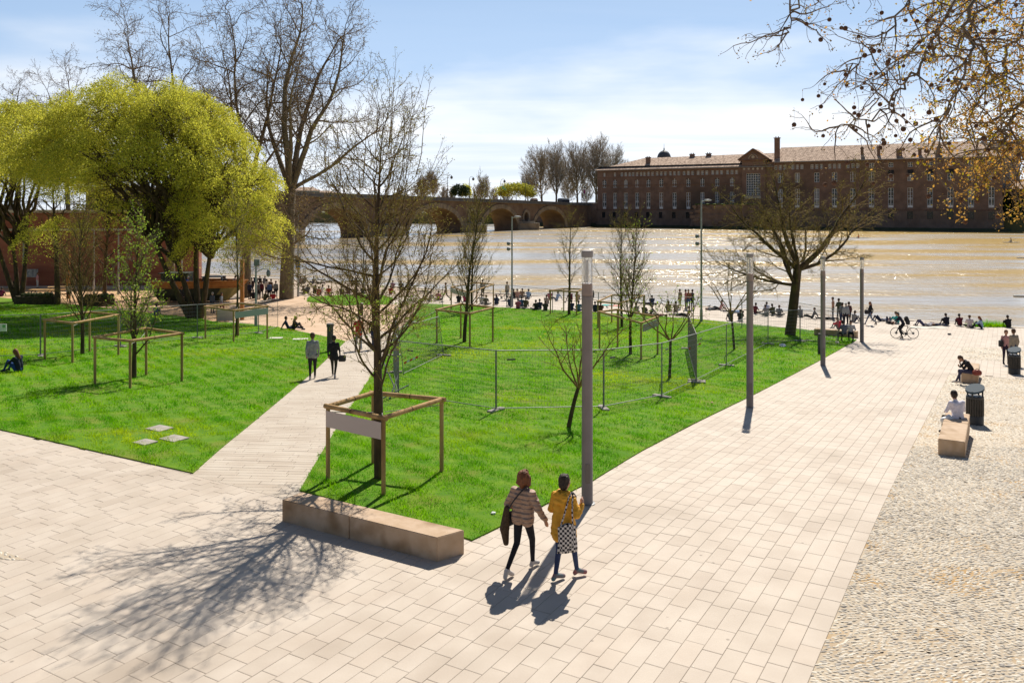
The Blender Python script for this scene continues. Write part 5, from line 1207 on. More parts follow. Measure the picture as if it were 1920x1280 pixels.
# --- slim lighting masts by the quay ---
def mast(px, py, top, label, kind):
    p = P(px, py); H_ = HC - (top-HOR)/FPX*p.y - p.z; e = empty('street_light', p, 0, label, 'street light')
    b = MB(); b.path([(0,0,-.1),(0,0,.9),(0,0,.91),(0,0,H_)], [.12,.11,.085,.055], n=10); b.build('mast', m_lampg, e)
    if kind in ('arm','disc'):
        b = MB(); b.bar((0,0,H_-.12),(.35,0,H_-.05),.03,n=6); b.build('arm', m_lampg, e)
        b = MB(); b.lathe([(.06,H_-.1),(.3,H_-.05),(.28,H_+.03),(.05,H_+.06)], n=14, cx=.5); b.build('lamp_head', m_lampg, e, smooth=True)
        
        for zz in (.70,.64): b = MB(); b.sphere((-.32,0,H_*zz),.17,seg=8,rings=6); b.bar((0,0,H_*zz),(-.32,0,H_*zz),.03); b.build('spotlight', m_steel, e, smooth=True)
    if kind == 'camera':
        b = MB(); b.path([(0,0,H_-.9),(.45,0,H_-.65),(.85,0,H_-.68)], .035, n=6); b.build('arm', m_lampg, e)
        b = MB(); b.lathe([(.03,H_-1.2),(.13,H_-1.12),(.15,H_-.9),(.08,H_-.72)], n=10, cx=.85); b.build('camera_dome', m_steel, e, smooth=True)
        b = MB(); b.box(-.12,.25,-.1,.1,H_-.45,H_); b.build('camera_box', m_steel, e)
    if kind == 'sign':
        b = MB(); b.box(-.24,.24,-.16,-.13,2.9,4.0); b.build('sign_plate', mat('blue_sign',(0.02,0.12,0.30),rough=.5), e)
        b = MB(); b.box(-.24,.24,-.165,-.13,2.76,2.89); b.box(-.2,.2,-.175,-.161,3.15,3.22); b.box(-.14,.14,-.175,-.161,3.6,3.75); b.build('sign_band', mat('yellow_band',(0.6,0.42,0.03),rough=.5), e)
m_lampg = mat('slim_mast_grey', (0.30,0.31,0.32), (0.38,0.39,0.40), scale=3, rough=.5)
mast(960, 575, 406, 'slim grey street light between the two groups of caged trees on the quay', 'arm')
mast(1315, 602, 375, 'slim grey street light left of the second lamp post by the quay edge', 'disc')
mast(559, 556, 395, 'slim mast with a blue and yellow sign right of the thick plane trunk', 'sign')
mast(480, 612, 486, 'slim pole with a security camera at the edge of the gravel plaza', 'camera')
mast(682, 548, 425, 'slim grey mast seen through the branches of the big front tree', 'plain')
for px, py, tp, lb in ((44,562,405,'slim grey mast right beside the dark trunk at the far left'),(176,553,430,'slim grey mast left of the green sapling, in front of the brick wall'),(222,552,425,'slim grey mast directly behind the green sapling'),(341,548,420,'slim grey mast left of the leaning trunk, above the wooden boat')):
    mast(px, py, tp, lb, 'plain')

# --- wooden cages round the young trees ---
def cage(bases, top_h, label, sign=None, signmat=None, brace=True, r=.045):
    """bases: four places going round; rails of half logs on four posts"""
    c = sum(bases, Vector((0,0,0)))/4; e = empty('tree_cage', c, 0, label, 'tree guard', 'wooden guards round the young trees'); q = [b-c for b in bases]; zt = max(v.z for v in q)*.5 + min(v.z for v in q)*.5 + top_h
    for v in q:
        b = MB(); b.bar((v.x,v.y,v.z-.15),(v.x,v.y,zt-.02),r,r,n=10); b.build('post', m_wood, e, smooth=True)
    for i in range(4):
        a, d = q[i], q[(i+1) % 4]; dv = (d-a).normalized(); nrm = Vector((-dv.y,dv.x,0)); b = MB(); 
        a2 = Vector((a.x,a.y,zt+.03)) - dv*(.10 if i % 2 == 0 else -.05); d2 = Vector((d.x,d.y,zt+.03)) + dv*(.10 if i % 2 == 0 else -.05); b.bar(a2, d2, r*1.12, n=10)
        o = b.build('rail', m_wood, e, smooth=True)
        mdl = a2.lerp(d2,.45); b = MB(); b.bar(mdl-dv*.012, mdl+dv*.012, r*1.18, n=10); b.build('strap', m_woodd, o)
    if brace:
        b = MB()
        for i in range(4): b.bar((q[i].x*.98,q[i].y*.98,zt-.1),(q[i].x*.05,q[i].y*.05,zt-.16),.010,n=4)
        b.build('tie', mat('tree_tie',(0.10,0.09,0.08),(0.5,0.5,0.48),scale=1.5,rough=.7), e)
    if sign is not None:
        a, d = q[sign], q[(sign+1) % 4]; dv = (d-a).normalized(); n_ = Vector((dv.y,-dv.x,0)); 
        if (n_.dot(c+n_*0) > 0): n_ = -n_
        o0 = n_*(r+.02); sg = MB(); hh = .36
        A, B = a+dv*.03, d-dv*.0; t = n_*.012
        pts = [Vector((A.x,A.y,0))+o0, Vector((B.x,B.y,0))+o0]
        z0, z1 = zt-.05-hh*(1 if top_h < 2.5 else 1), zt-.05
        vs = []
        for off in (Vector((0,0,0)), t):
            for P_, z in ((pts[0],z0),(pts[1],z0),(pts[1],z1),(pts[0],z1)): vs.append((P_.x+off.x,P_.y+off.y,z))
        sg.add(vs, [(0,1,2,3),(4,7,6,5),(0,4,5,1),(1,5,6,2),(2,6,7,3),(3,7,4,0)]); sg.build('sign_board', signmat or m_sign, e)
    return e
def quad(pts): return [P(*a) for a in pts]
cage(quad([(615,901),(719,930),(828,886),(700,870)]), 1.66, 'nearest wooden tree guard with a long blank pinkish sign', sign=0, r=.05)
cage(quad([(178,721),(244,729),(341,716),(274,705)]), 1.80, 'wooden tree guard round the green sapling on the left lawn', r=.05)
cage(quad([(84,674),(136,681),(222,667),(168,661)]), 1.85, 'wooden tree guard round the bare brown tree behind the green sapling', r=.05)
cage(quad([(385,635),(438,642),(501,636),(447,630)]), 1.85, 'wooden tree guard with a blank grey sign at the corner of the left lawn', sign=1, signmat=m_sign2, r=.05)
cage(quad([(819,644),(881,651),(924,642),(864,635)]), 1.95, 'wooden tree guard round the fan-shaped tree left of the centre lawn', r=.055)
cage(quad([(846,580),(880,592),(925,574),(894,569)]), 1.9, 'wooden tree guard with a pale sign directly behind the fan-shaped tree', sign=0, signmat=m_sign2, r=.055)
cage(quad([(1032,589),(1081,592),(1092,586),(1057,585)]), 1.95, 'wooden tree guard nearest to the seated crowd in the middle of the quay', r=.055)
cage(quad([(1121,615),(1160,619),(1207,606),(1147,605)]), 1.95, 'wooden tree guard at the back right, left of the one with a side sign', r=.055)
cage(quad([(1124,655),(1202,675),(1233,665),(1158,652)]), 1.95, 'wooden tree guard with a worn sign on its right side', sign=1, signmat=m_block, r=.05)

# --- stone benches ---
def bench_block(fl, ln, wd, h, label, parts, sk=0.0, group=None, dirv=None, wv=None):
    dirv = dirv or U; wv = wv or V; e = empty('stone_bench', fl, 0, label, 'bench', group)
    x = 0
    for f in parts:
        L_ = ln*f; b = MB(); g = .006; bmx = bmesh.new()
        a0 = dirv*(x+g); a1 = dirv*(x+L_-g); sk0 = dirv*(sk if x == 0 else 0)
        pts = [a0+sk0*0, a1, a1+wv*wd, a0+wv*wd+sk0]
        vs = [bmx.verts.new((p_.x,p_.y,-.08)) for p_ in pts] + [bmx.verts.new((p_.x,p_.y,h)) for p_ in pts]
        for fc in [(3,2,1,0),(4,5,6,7),(0,1,5,4),(1,2,6,5),(2,3,7,6),(3,0,4,7)]: bmx.faces.new([vs[i] for i in fc])
        bmesh.ops.recalc_face_normals(bmx, faces=bmx.faces); bmesh.ops.bevel(bmx, geom=bmx.edges[:], offset=.012, segments=2, affect='EDGES')
        me = bpy.data.meshes.new('stone_block'); bmx.to_mesh(me); bmx.free(); me.materials.append(m_benchs); link('stone_block', me, e); x += L_
    return e
bench_block(P(820,1053), 3.72, .52, .42, 'long low stone bench in front of the nearest caged tree', [.535,.465], dirv=-V, wv=U, sk=-.22)
bench_block(P(1759,852), 3.4, .62, .42, 'nearer stone bench on the cobbles, under the man in the white T-shirt', [.62,.38], dirv=U, wv=V, group='stone benches on the cobbles')
bench_block(P(1802,717), 2.6, .62, .44, 'farther stone bench on the cobbles, under the person in black', [1.0], dirv=U, wv=V, group='stone benches on the cobbles')
bench_block(P(1607,634), 2.7, .55, .42, 'stone block bench at the pointed far corner of the centre lawn', [.5,.5], dirv=-V, wv=U)

# --- litter bins with slats ---
def bin_(px, py, label, h=1.15, rz=0):
    p = P(px, py); e = empty('litter_bin', p, rz, label, 'litter bin', 'dark slatted litter bins')
    b = MB(); b.lathe([(.25,-.02),(.25,.26),(.235,.28)], n=18); b.build('base', m_dark, e, smooth=True)
    for k in range(22):
        a = 2*math.pi*k/22; b = MB(); b.bar((.235*math.cos(a),.235*math.sin(a),.27),(.235*math.cos(a),.235*math.sin(a),.80),.022,n=4); b.build('slat', m_slat, e)
    b = MB(); b.lathe([(.21,.1),(.21,.78)], n=14); b.build('liner', mat('bin_liner',(0.10,0.10,0.09),rough=.8), e)
    b = MB(); b.lathe([(.255,.80),(.255,.86),(.23,.88)], n=18)
    for a in (.6,2.2,3.9,5.4): b.bar((.225*math.cos(a),.225*math.sin(a),.86),(.225*math.cos(a),.225*math.sin(a),1.1+.06*math.cos(a-.6)),.03,n=4)
    b.build('rim', m_dark, e)
    b = MB(); n = 18; vs = [(.27*math.cos(2*math.pi*i/n),.27*math.sin(2*math.pi*i/n),1.06+.10*math.cos(2*math.pi*i/n-.6)) for i in range(n)]; vs += [(x*1.0,y*1.0,z+.06) for x,y,z in vs]
    b.add(vs, [tuple(range(n))[::-1], tuple(range(n,2*n))]+[(i,(i+1)%n,n+(i+1)%n,n+i) for i in range(n)]); b.build('lid', m_binlid, e)
bin_(1828, 794, 'dark slatted litter bin beside the man in the white T-shirt')
bin_(1902, 701, 'dark slatted litter bin in front of the standing couple at the right edge')
p = P(1538,664); e = empty('information_pillar', p, 0, 'flat black upright pillar immediately left of the third lamp post', 'pillar'); b = MB(); b.cbox(-.12,.18,-.08,.08,-.02,1.12,c=.01); b.build('panel', m_dark, e); b = MB(); b.box(-.16,.22,-.12,.12,-.05,.03); b.build('foot_plate', m_steel, e)
p = P(619,660); e = empty('bollard', p, 0, 'round dark grey pillar with a flat cap beside the footpath', 'bollard'); b = MB(); b.lathe([(.17,-.02),(.16,1.28),(.19,1.30),(.19,1.42)], n=16); b.build('shaft', m_lampdark if False else m_dark, e, smooth=True); b = MB(); b.lathe([(.195,1.421),(.18,1.47),(.03,1.49)], n=16); b.build('cap', m_lamp, e, smooth=True)
for px, py, lb in ((678,592,'short dark bollard on the gravel beyond the man in the red jacket'),):
    p = P(px,py); e = empty('bollard', p, 0, lb, 'bollard'); b = MB(); b.lathe([(.14,-.02),(.13,.95),(.15,1.0)], n=12); b.build('shaft', m_dark, e, smooth=True); b = MB(); b.lathe([(.155,1.001),(.1,1.05),(.02,1.06)], n=12); b.build('cap', m_lamp, e, smooth=True)

# --- mobile construction fencing ---
def fence_panel(a, b, label, h=2.0, tone=None, feet=True, dens=.12, lean=0.0, group='mobile wire fence panels round the lawns'):
    a = Vector(a); b = Vector(b); d = b-a; L_ = Vector((d.x,d.y,0)).length; e = empty('fence_panel', a, math.atan2(d.y,d.x), label, 'fence', group); sl = d.z
    r = .017; m_ = tone or m_steel
    def Z(x): return sl*x/L_
    f = MB(); lx = lean
    for x in (.02, L_-.02): f.bar((x,0,Z(x)+.02),(x,lx,Z(x)+h),r,n=6)
    f.bar((.02,0,Z(0)+.12),(L_-.02,0,Z(L_)+.12),r*.8,n=6); f.bar((.02,lx,Z(0)+h-.02),(L_-.02,lx,Z(L_)+h-.02),r,n=6)
    f.build('frame', m_, e)
    w_ = MB(); k = int(L_/dens)
    for i in range(1,k): x = L_*i/k; w_.bar((x,0,Z(x)+.12),(x,lx,Z(x)+h-.02),.0022,n=3,caps=False)
    for i in range(1,9): z = .12+(h-.14)*i/9; w_.bar((0,lx*z/h,z),(L_,lx*z/h,Z(L_)+z),.0042,n=3,caps=False)
    w_.build('wire_mesh', m_, e)
    if feet:
        for x in ((L_,) if feet == 1 else (0,L_)): g = MB(); g.cbox(x-.11,x+.11,-.36,.36,Z(x)-.03,Z(x)+.10,c=.02); g.build('foot_block', m_block, e)
    tg = MB(); tg.box(L_*.10,L_*.10+.28,-.01,.01,Z(.3)+h-.34,Z(.3)+h-.29); tg.build('name_plate', m_dark, e)
    return e
gp = lambda l: [P(*q) for q in l]
run = gp([(-95,675),(76,669),(226,651),(370,635),(485,626)])
labs = ['wire fence panel at the left edge behind the seated woman','wire fence panel behind the left rear wooden guard','wire fence panel between the green sapling and the willow trunk','wire fence panel left of the guard with the grey sign']
for i in range(4): fence_panel(run[i], run[i+1], labs[i], feet=1)
fence_panel(P(485,626), P(521,615), 'short turned wire fence panel at the corner of the gravel plaza', feet=0)
rg2 = gp([(747,744),(930,772),(1132,768),(1241,746),(1306,716)])
labs = ['wire fence panel nearest the big bare tree, left of the twin steel uprights','wire fence panel right of the twin steel uprights in front of the lawn','wire fence panel directly behind the nearest lamp post','short wire fence panel left of the folded panel']
for i in range(4): fence_panel(rg2[i], rg2[i+1], labs[i], feet=1, dens=.10)
fence_panel(P(1306,719), P(1290,655), 'folded wire fence panel standing edge-on between the lamp posts', feet=2, dens=.05, tone=m_lamp)
rg3 = gp([(1306,716),(1362,687),(1440,646),(1500,641),(1570,644)])
labs = ['wire fence panel right of the folded panel','wire fence panel behind the second lamp post','wire fence panel in front of the dark spreading tree trunk','wire fence panel ending by the third lamp post']
for i in range(4): fence_panel(rg3[i], rg3[i+1], labs[i], feet=1)
rg4 = gp([(747,744),(738,700),(738,668)]); 
fence_panel(rg4[0], rg4[1], 'wire fence panel running back along the footpath from the big tree', dens=.07); fence_panel(rg4[1]+Vector((.2,0,0)), rg4[2], 'second wire fence panel along the footpath beside the walking man in red', dens=.07)
fence_panel(P(757,705), P(832,668), 'wire fence panel leaning behind the footpath fence', dens=.07, lean=.25)
fence_panel(P(741,640), P(775,606), 'far wire fence panel along the footpath at the top of the centre lawn', dens=.09)
fence_panel(P(775,606), P(830,580), 'wire fence panel at the back left corner of the centre lawn', dens=.09)
rg5 = gp([(830,578),(950,576),(1036,587),(1122,594),(1209,600),(1300,606),(1391,612),(1490,618),(1572,640)])
labs = ['rear wire fence panel behind the fan-shaped tree','rear wire fence panel beside the slim street light','rear wire fence panel behind the guard nearest the crowd','rear wire fence panel behind the nearest lamp post top','rear wire fence panel left of the group standing on the quay','rear wire fence panel in front of the slim street light with a disc head','rear wire fence panel behind the thin bare tree','rear wire fence panel behind the dark spreading tree']
for i in range(8): fence_panel(rg5[i], rg5[i+1], labs[i], feet=0, dens=.16)
# diagonal props lying by the fence
p0 = P(742,745); e = empty('steel_prop', p0, 0, 'loose steel tubes leaning across the fence foot behind the nearest guard', 'fence prop')
b = MB(); b.bar((-.15,-.6,.05),(.05,.4,.75),.022,n=6); b.build('tube', m_steel, e); b = MB(); b.bar((-.45,-.5,.05),(.45,.1,.42),.022,n=6); b.build('tube', m_steel, e); b = MB(); b.bar((.02,.2,.1),(-.9,1.6,1.5),.022,n=6); b.build('tube', m_steel, e)
# red and white tape and litter
for (px, py, lb) in ((771,705,'strip of red and white tape on the fence near the big bare tree'),(1303,674,'strip of red and white tape on the folded fence panel')):
    p = P(px,py); e = empty('barrier_tape', p, 0, lb, 'tape'); 
    for k in range(5):
        b = MB(); b.add([(-.30+.12*k,-.02,.5+.045*k*(1.2)),(-.19+.12*k,-.02,.5+.045*(k+1)*1.2),(-.19+.12*k,.0,.58+.045*(k+1)*1.2),(-.30+.12*k,.0,.58+.045*k*1.2)], [(0,1,2,3)]); b.build('tape_piece', mat('tape_red',(0.7,0.05,0.02),rough=.5) if k % 2 == 0 else m_white, e)
random.seed(3)
def crumple(px, py, s, label, cat='litter', m_=None, name='litter'):
    p = P(px,py); bmx = bmesh.new(); bmesh.ops.create_icosphere(bmx, subdivisions=2, radius=s)
    for v in bmx.verts: v.co *= random.uniform(.6,1.15); v.co.z = max(v.co.z*.6, -.02)
    me = bpy.data.meshes.new(name); bmx.to_mesh(me); bmx.free(); me.materials.append(m_ or m_white); o = link(name, me, None, p+Vector((0,0,.05))); props(o, label, cat)
crumple(925,966,.05,'small white scrap of paper in the grass by the two walking women')
crumple(1467,650,.22,'white plastic bag lying on the lawn near the dark spreading tree')
crumple(1110,708,.07,'small white scrap in the grass left of the lamp post base')
crumple(1335,757,.04,'tiny pink scrap in the grass left of the second lamp post', m_=mat('pink_scrap',(0.7,0.3,0.3),rough=.7))
crumple(1780,628,.14,'small dark bag on the quay left of the grass tuft', m_=m_dark)
# stepping slabs in the left lawn
m_slab = mat('grey_slab', (0.30,0.27,0.24), (0.42,0.38,0.34), scale=6, rough=.9, bump=.4, bscale=40)
def slab(px, py, w_, d_, rz, label, m_=None):
    p = P(px,py); b = MB(); b.cbox(-w_/2,w_/2,-d_/2,d_/2,-.03,.065,c=.01); o = b.build('stepping_slab', m_ or m_slab, None, p, (math.atan(-.0577)*0,0,rz)); props(o, label, 'paving slab')
slab(299,806,.62,.5,YAW,'rear stepping slab of the three set in the left lawn'); slab(326,825,.62,.5,YAW,'right-hand stepping slab of the three set in the left lawn'); slab(272,832,.5,.42,YAW,'left stepping slab of the three, partly overgrown by the lawn')
m_slabw = mat('white_slab', (0.6,0.57,0.52), rough=.9)
slab(517,635,.75,.5,.1,'white slab in the left lawn near the sign, left of the pair',m_slabw); slab(563,637,.85,.5,.1,'white slab in the left lawn just left of the man in the grey jacket',m_slabw)
# big willow shrub tuft on the quay edge
rg = np.random.default_rng(12)
p = P(1851,612); n = 700; a = rg.uniform(0,6.28,n); rr = rg.random(n)**.5*1.1; X = rr*np.cos(a)*1.5; Y = rr*np.sin(a)*.45; hh = rg.uniform(.15,.75,n)*(1-.45*rr); 
v = np.stack([np.stack([X-.02,Y,np.zeros(n)],1),np.stack([X+.02,Y,np.zeros(n)],1),np.stack([X+rg.normal(0,.15,n),Y+rg.normal(0,.1,n),hh],1)],1).reshape(-1,3)
o = link('grass_tuft', mesh_np('grass_tuft', v, np.arange(3*n).reshape(-1,3), m_grass, attr=rg.random(n)), None, p); props(o, 'bright green grass tuft growing on the quay edge at the right', 'plant', kind='stuff')

# --- playground: boat, tables, board, posts ---
p = P(375,566); e = empty('wooden_boat', p, math.radians(4), 'old wooden boat with orange rails and green-black hull on the playground', 'boat')
m_hull = mat('green_black_hull', (0.03,0.04,0.025), (0.06,0.065,0.04), scale=1.5, rough=.7); m_bow = mat('olive_bow_planks', (0.22,0.19,0.07), (0.30,0.25,0.10), scale=2, rough=.7); m_or = mat('orange_varnished_rail', (0.36,0.13,0.03), (0.46,0.19,0.05), scale=2, rough=.45)
def hullrow(z, L0, L1, w_): # half breadth outline
    xs = np.linspace(0,1,15); return [(L0+(L1-L0)*t, w_*math.sin(math.pi*min(1,max(0,(t*.86+.14))))**.55 if t < 1 else 0.0, z) for t in xs]
rows = [hullrow(.15,-3.6,2.6,.7), hullrow(.75,-3.9,3.3,1.25), hullrow(1.45,-4.1,4.0,1.5), hullrow(2.0,-4.2,4.45,1.58)]
def hull(i0, i1, m_, nm, x0=-9, x1=9, out=0):
    b = MB()
    for s_ in (-1,1):
        b = MB()
        for k in range(i0,i1):
            for j in range(14):
                A = [rows[k][j], rows[k][j+1], rows[k+1][j+1], rows[k+1][j]]; cx_ = sum(q[0] for q in A)/4
                if x0 <= cx_ < x1: b.add([(x,s_*(y+out),z) for x,y,z in A], [(0,1,2,3)])
        b.build(nm, m_, e)
hull(0,2,m_hull,'hull',x1=2.0); hull(0,2,m_bow,'bow_planking',x0=2.0); hull(2,3,m_or,'rail')
b = MB()
for s_ in (-1,1):
    for j in range(14): b.bar((rows[3][j][0],s_*rows[3][j][1],2.02),(rows[3][j+1][0],s_*rows[3][j+1][1],2.02),.07,n=6); b.bar((rows[2][j][0],s_*rows[2][j][1]+s_*.03,1.45),(rows[2][j+1][0],s_*rows[2][j+1][1]+s_*.03,1.45),.06,n=6)
b.build('gunwale', m_or, e)
b = MB(); b.prism([(x,y-.05) for x,y,z in rows[2]]+[(x,-y+.05) for x,y,z in rows[2][::-1][1:]], 1.5, 1.56); b.build('deck', m_wood, e)
b = MB(); b.box(-3.3,-.9,-.9,.9,1.57,2.7); b.box(-3.5,-.7,-1.05,1.05,2.71,2.8); b.build('cabin', m_hull, e)
b = MB(); b.box(.3,2.2,-.8,.8,2.35,2.43); 
for x in (.4,2.1): b.box(x,x+.1,-.7,.7,1.57,2.34)
b.build('bench_table', m_dark, e)
for x in (-2.5,0,2.2): b = MB(); b.bar((x,-1.6,-.1),(x,-.6,.7),.09,n=6); b.bar((x,1.6,-.1),(x,.6,.7),.09,n=6); b.build('prop', m_wood, e)
def picnic(px, py, label, rz=0):
    p = P(px,py); e = empty('picnic_table', p, rz, label, 'picnic table'); b = MB(); b.box(-1.1,1.1,-.4,.4,.72,.77); b.build('table_top', m_wood, e)
    for y in (-.75,.75): b = MB(); b.box(-1.1,1.1,y-.14,y+.14,.43,.48); b.build('seat', m_wood, e)
    for x in (-.8,.8): b = MB(); b.bar((x,-.8,0),(x,-.2,.71),.05,n=4); b.bar((x,.8,0),(x,.2,.71),.05,n=4); b.bar((x,-.85,.42),(x,.85,.42),.04,n=4); b.build('leg', m_dark, e)
picnic(78,557,'picnic table between the two dark trunks at the far left'); picnic(112,551,'picnic table partly hidden behind the right dark trunk', .4); picnic(418,552,'wooden picnic table with dark top under the bow of the boat')
m_log = mat('dark_woven_planter',(0.045,0.035,0.02),(0.09,0.07,0.035),scale=6,rough=.95,bump=.6,bscale=20)
def planter(px, py, rx, h, label):
    p = P(px,py); e = empty('log_planter', p, 0, label, 'planter'); b = MB(); n = 18
    b.prism([(rx*math.cos(2*math.pi*i/n), .9*math.sin(2*math.pi*i/n)) for i in range(n)], -.05, h*.8); b.prism([(rx*.93*math.cos(2*math.pi*i/n), .82*math.sin(2*math.pi*i/n)) for i in range(n)], h*.8, h); b.build('rim', m_log, e)
    b = MB(); random.seed(int(px))
    for k in range(26): b.sphere((random.uniform(-rx*.8,rx*.8),random.uniform(-.6,.6),h+.05),random.uniform(.12,.3),seg=6,rings=4)
    b.build('ground_cover', mat('dark_shrub',(0.03,0.045,0.015),(0.06,0.07,0.02),scale=5,rough=.95), e)
planter(68,570,2.0,.75,'low dark planter in front of the picnic table at the left'); planter(183,573,1.5,.8,'low dark planter behind the green sapling')
p = P(57,538); e = empty('information_board', p, 0, 'grey information board standing before the brick wall', 'sign board'); b = MB(); b.box(-.85,.85,-.04,.04,1.1,2.0); b.build('panel', mat('grey_photo_panel',(0.12,0.14,0.17),(0.35,0.38,0.42),scale=2.5,rough=.4), e); b = MB(); b.bar((-.8,0,0),(-.8,0,2.05),.04); b.bar((.8,0,0),(.8,0,2.05),.04); b.build('legs', m_dark, e)
for px, py, h, lb in ((454,600,4.4,'tall orange timber post in front of the seated crowd'),(128,560,4.6,'tall orange timber post behind the picnic tables')):
    p = P(px,py); e = empty('timber_post', p, 0, lb, 'post'); b = MB(); b.cbox(-.13,.13,-.13,.13,-.1,h,c=.02); b.build('beam', m_or, e); b = MB(); b.cbox(-.17,.17,-.17,.17,h+.01,h+.1,c=.02); b.build('cap', m_wood, e)
p = P(-2,640); e = empty('lawn_notice', p, 0, 'small white notice sign at the left edge of the picture', 'sign'); b = MB(); b.box(-.35,.42,-.02,.02,.55,.95); b.build('board', m_white, e); b = MB(); b.box(.2,.36,-.03,-.021,.75,.92); b.build('logo', mat('notice_green',(0.2,0.45,0.2),rough=.6), e); b = MB(); b.bar((0,.03,-.05),(0,.03,.9),.02); b.build('stake', m_wood, e)
p = P(452,598); e = empty('barrier', p+Vector((-.5,-2,0)), .1, 'pale barrier boards in front of the timber post on the gravel', 'barrier'); b = MB(); b.box(-.6,.6,-.03,.03,.15,.95); b.build('panel', m_conc, e); b = MB(); b.bar((-.6,0,0),(-.6,0,1.05),.04); b.bar((.6,0,0),(.6,0,1.05),.04); b.build('posts', m_wood, e)

# --- bicycles ---
def bicycle_parts(e, m_frame_):
    R = .345
    for x in (-.52, .52):
        w_ = MB(); n = 22
        for i in range(n):
            a0, a1 = 2*math.pi*i/n, 2*math.pi*(i+1)/n; w_.bar((x+R*math.cos(a0),0,R+R*math.sin(a0)),(x+R*math.cos(a1),0,R+R*math.sin(a1)),.022,n=6,caps=False)
        wo_ = w_.build('wheel', m_dark, e)
        s_ = MB()
        for i in range(12): a0 = 2*math.pi*i/12; s_.bar((x,0,R),(x+R*.96*math.cos(a0),0,R+R*.96*math.sin(a0)),.003,n=3,caps=False)
        s_.bar((x,-.04,R),(x,.04,R),.035,n=8); s_.bar((x,.045,R),(x,.05,R),.085,n=10); s_.build('spokes', m_steel, wo_)
    f = MB(); bb = (-.08,0,.30); st = (-.20,0,.80); hd = (.33,0,.82); hd2 = (.36,0,.70)
    for a, b_ in ((bb,st),(st,hd),(bb,hd2),(hd,hd2)): f.bar(a,b_,.022,n=6)
    for y in (-.05,.05): f.bar((-.52,y,R),(bb[0],y*.6,bb[2]),.012,n=5); f.bar((-.52,y,R),(st[0],y*.3,st[2]-.08),.012,n=5); f.bar((.52,y,R),(hd2[0],y,hd2[2]),.018,n=5)
    f.build('frame', m_frame_, e)
    b = MB(); b.bar(hd,(.36,0,.95),.015); b.bar((.38,-.33,.99),(.38,.33,.99),.014); b.bar((.36,0,.94),(.38,0,.99),.016); b.build('handlebar', m_dark, e)
    b = MB(); b.bar(st,(-.22,0,.90),.014); b.cbox(-.35,-.09,-.065,.065,.90,.95,c=.02); b.build('saddle', m_dark, e)
    b = MB(); b.bar((-.08,.03,.30),(-.08,.05,.30),.10,n=14); b.bar((-.08,.06,.30),(0,.09,.16),.012); b.bar((-.08,-.06,.30),(-.16,-.09,.44),.012); b.box(-.04,.05,.07,.17,.14,.16); b.box(-.2,-.11,-.17,-.07,.43,.45); b.build('crankset', m_dark, e)
m_bike = mat('bicycle_frame', (0.04,0.04,0.05), rough=.35, spec=.5)
bp_ = P(1696,634); bk = empty('bicycle', bp_, math.radians(168), 'dark mountain bicycle straddled by the rider in black', 'bicycle'); bicycle_parts(bk, m_bike)
bk2 = empty('bicycle', P(942,564), .3, 'parked bicycle standing on the quay left of the slim street light', 'bicycle'); bicycle_parts(bk2, m_bike)
bk3 = empty('bicycle', P(985,578), .1, 'bicycle lying behind the people left of the caged tree', 'bicycle'); bicycle_parts(bk3, m_bike); bk3.rotation_euler = (1.45,0,.1)
bk4 = empty('bicycle', P(1247,582), 2.6, 'bicycle standing behind the people with pale buds overhead', 'bicycle'); bicycle_parts(bk4, m_bike)

# --- boats on the river ---
def on_water(px, py):
    d = (HC-WZ)*FPX/(py-HOR); return Vector(((px-960)/FPX*d, d, WZ))
def board(px, py, ln, rz, label, cat='paddle board', col=(0.7,0.7,0.68)):
    p = on_water(px,py); e = empty('paddle_board', p, rz, label, cat); b = MB(); n = 9; up = [(ln*(i/(n-1)-.5), .38*math.sin(math.pi*(i/(n-1)))**.5) for i in range(n)]
    b.prism([(x,y) for x,y in up]+[(x,-y) for x,y in up[::-1][1:-1]], .02, .16); b.build('hull', mat('board_%d'%int(px),col,rough=.4), e); b = MB(); b.box(-ln*.35,ln*.35,-.2,.2,.161,.18); b.build('deck_pad', mat('deck_pad',(0.35,0.36,0.38),rough=.8), e); return e
board(1610,447,7,.1,'white paddle board under the person in orange on the river')
board(1896,455,4.6,0,'white board under the seated paddler at the far right of the river')
board(1925,484,4.4,.2,'pale boat bow entering at the right edge, the upper of two')
board(1918,556,2.2,.1,'pale boat bow entering at the right edge, the lower of two')
# ================================================================== PEOPLE
SKIN = (0.42,0.235,0.16)
m_skin = mat('skin', SKIN, (0.48,0.28,0.20), scale=10, rough=.6)
m_shoe_d = mat('dark_shoe', (0.03,0.03,0.035), rough=.7); m_shoe_w = mat('white_shoe', (0.55,0.50,0.46), rough=.7)
def hairm(c): return mat('hair_%02d_%02d_%02d' % tuple(int(x*99) for x in c), c, tuple(x*1.6+.005 for x in c), scale=30, rough=.6, bump=.5, bscale=70, stretch=(1,1,.3))
HAIRS = {'dark': hairm((0.025,0.016,0.012)), 'brown': hairm((0.07,0.035,0.018)), 'auburn': hairm((0.13,0.048,0.018)), 'blond': hairm((0.34,0.22,0.10)), 'grey': hairm((0.32,0.30,0.28)), 'bald': m_skin}
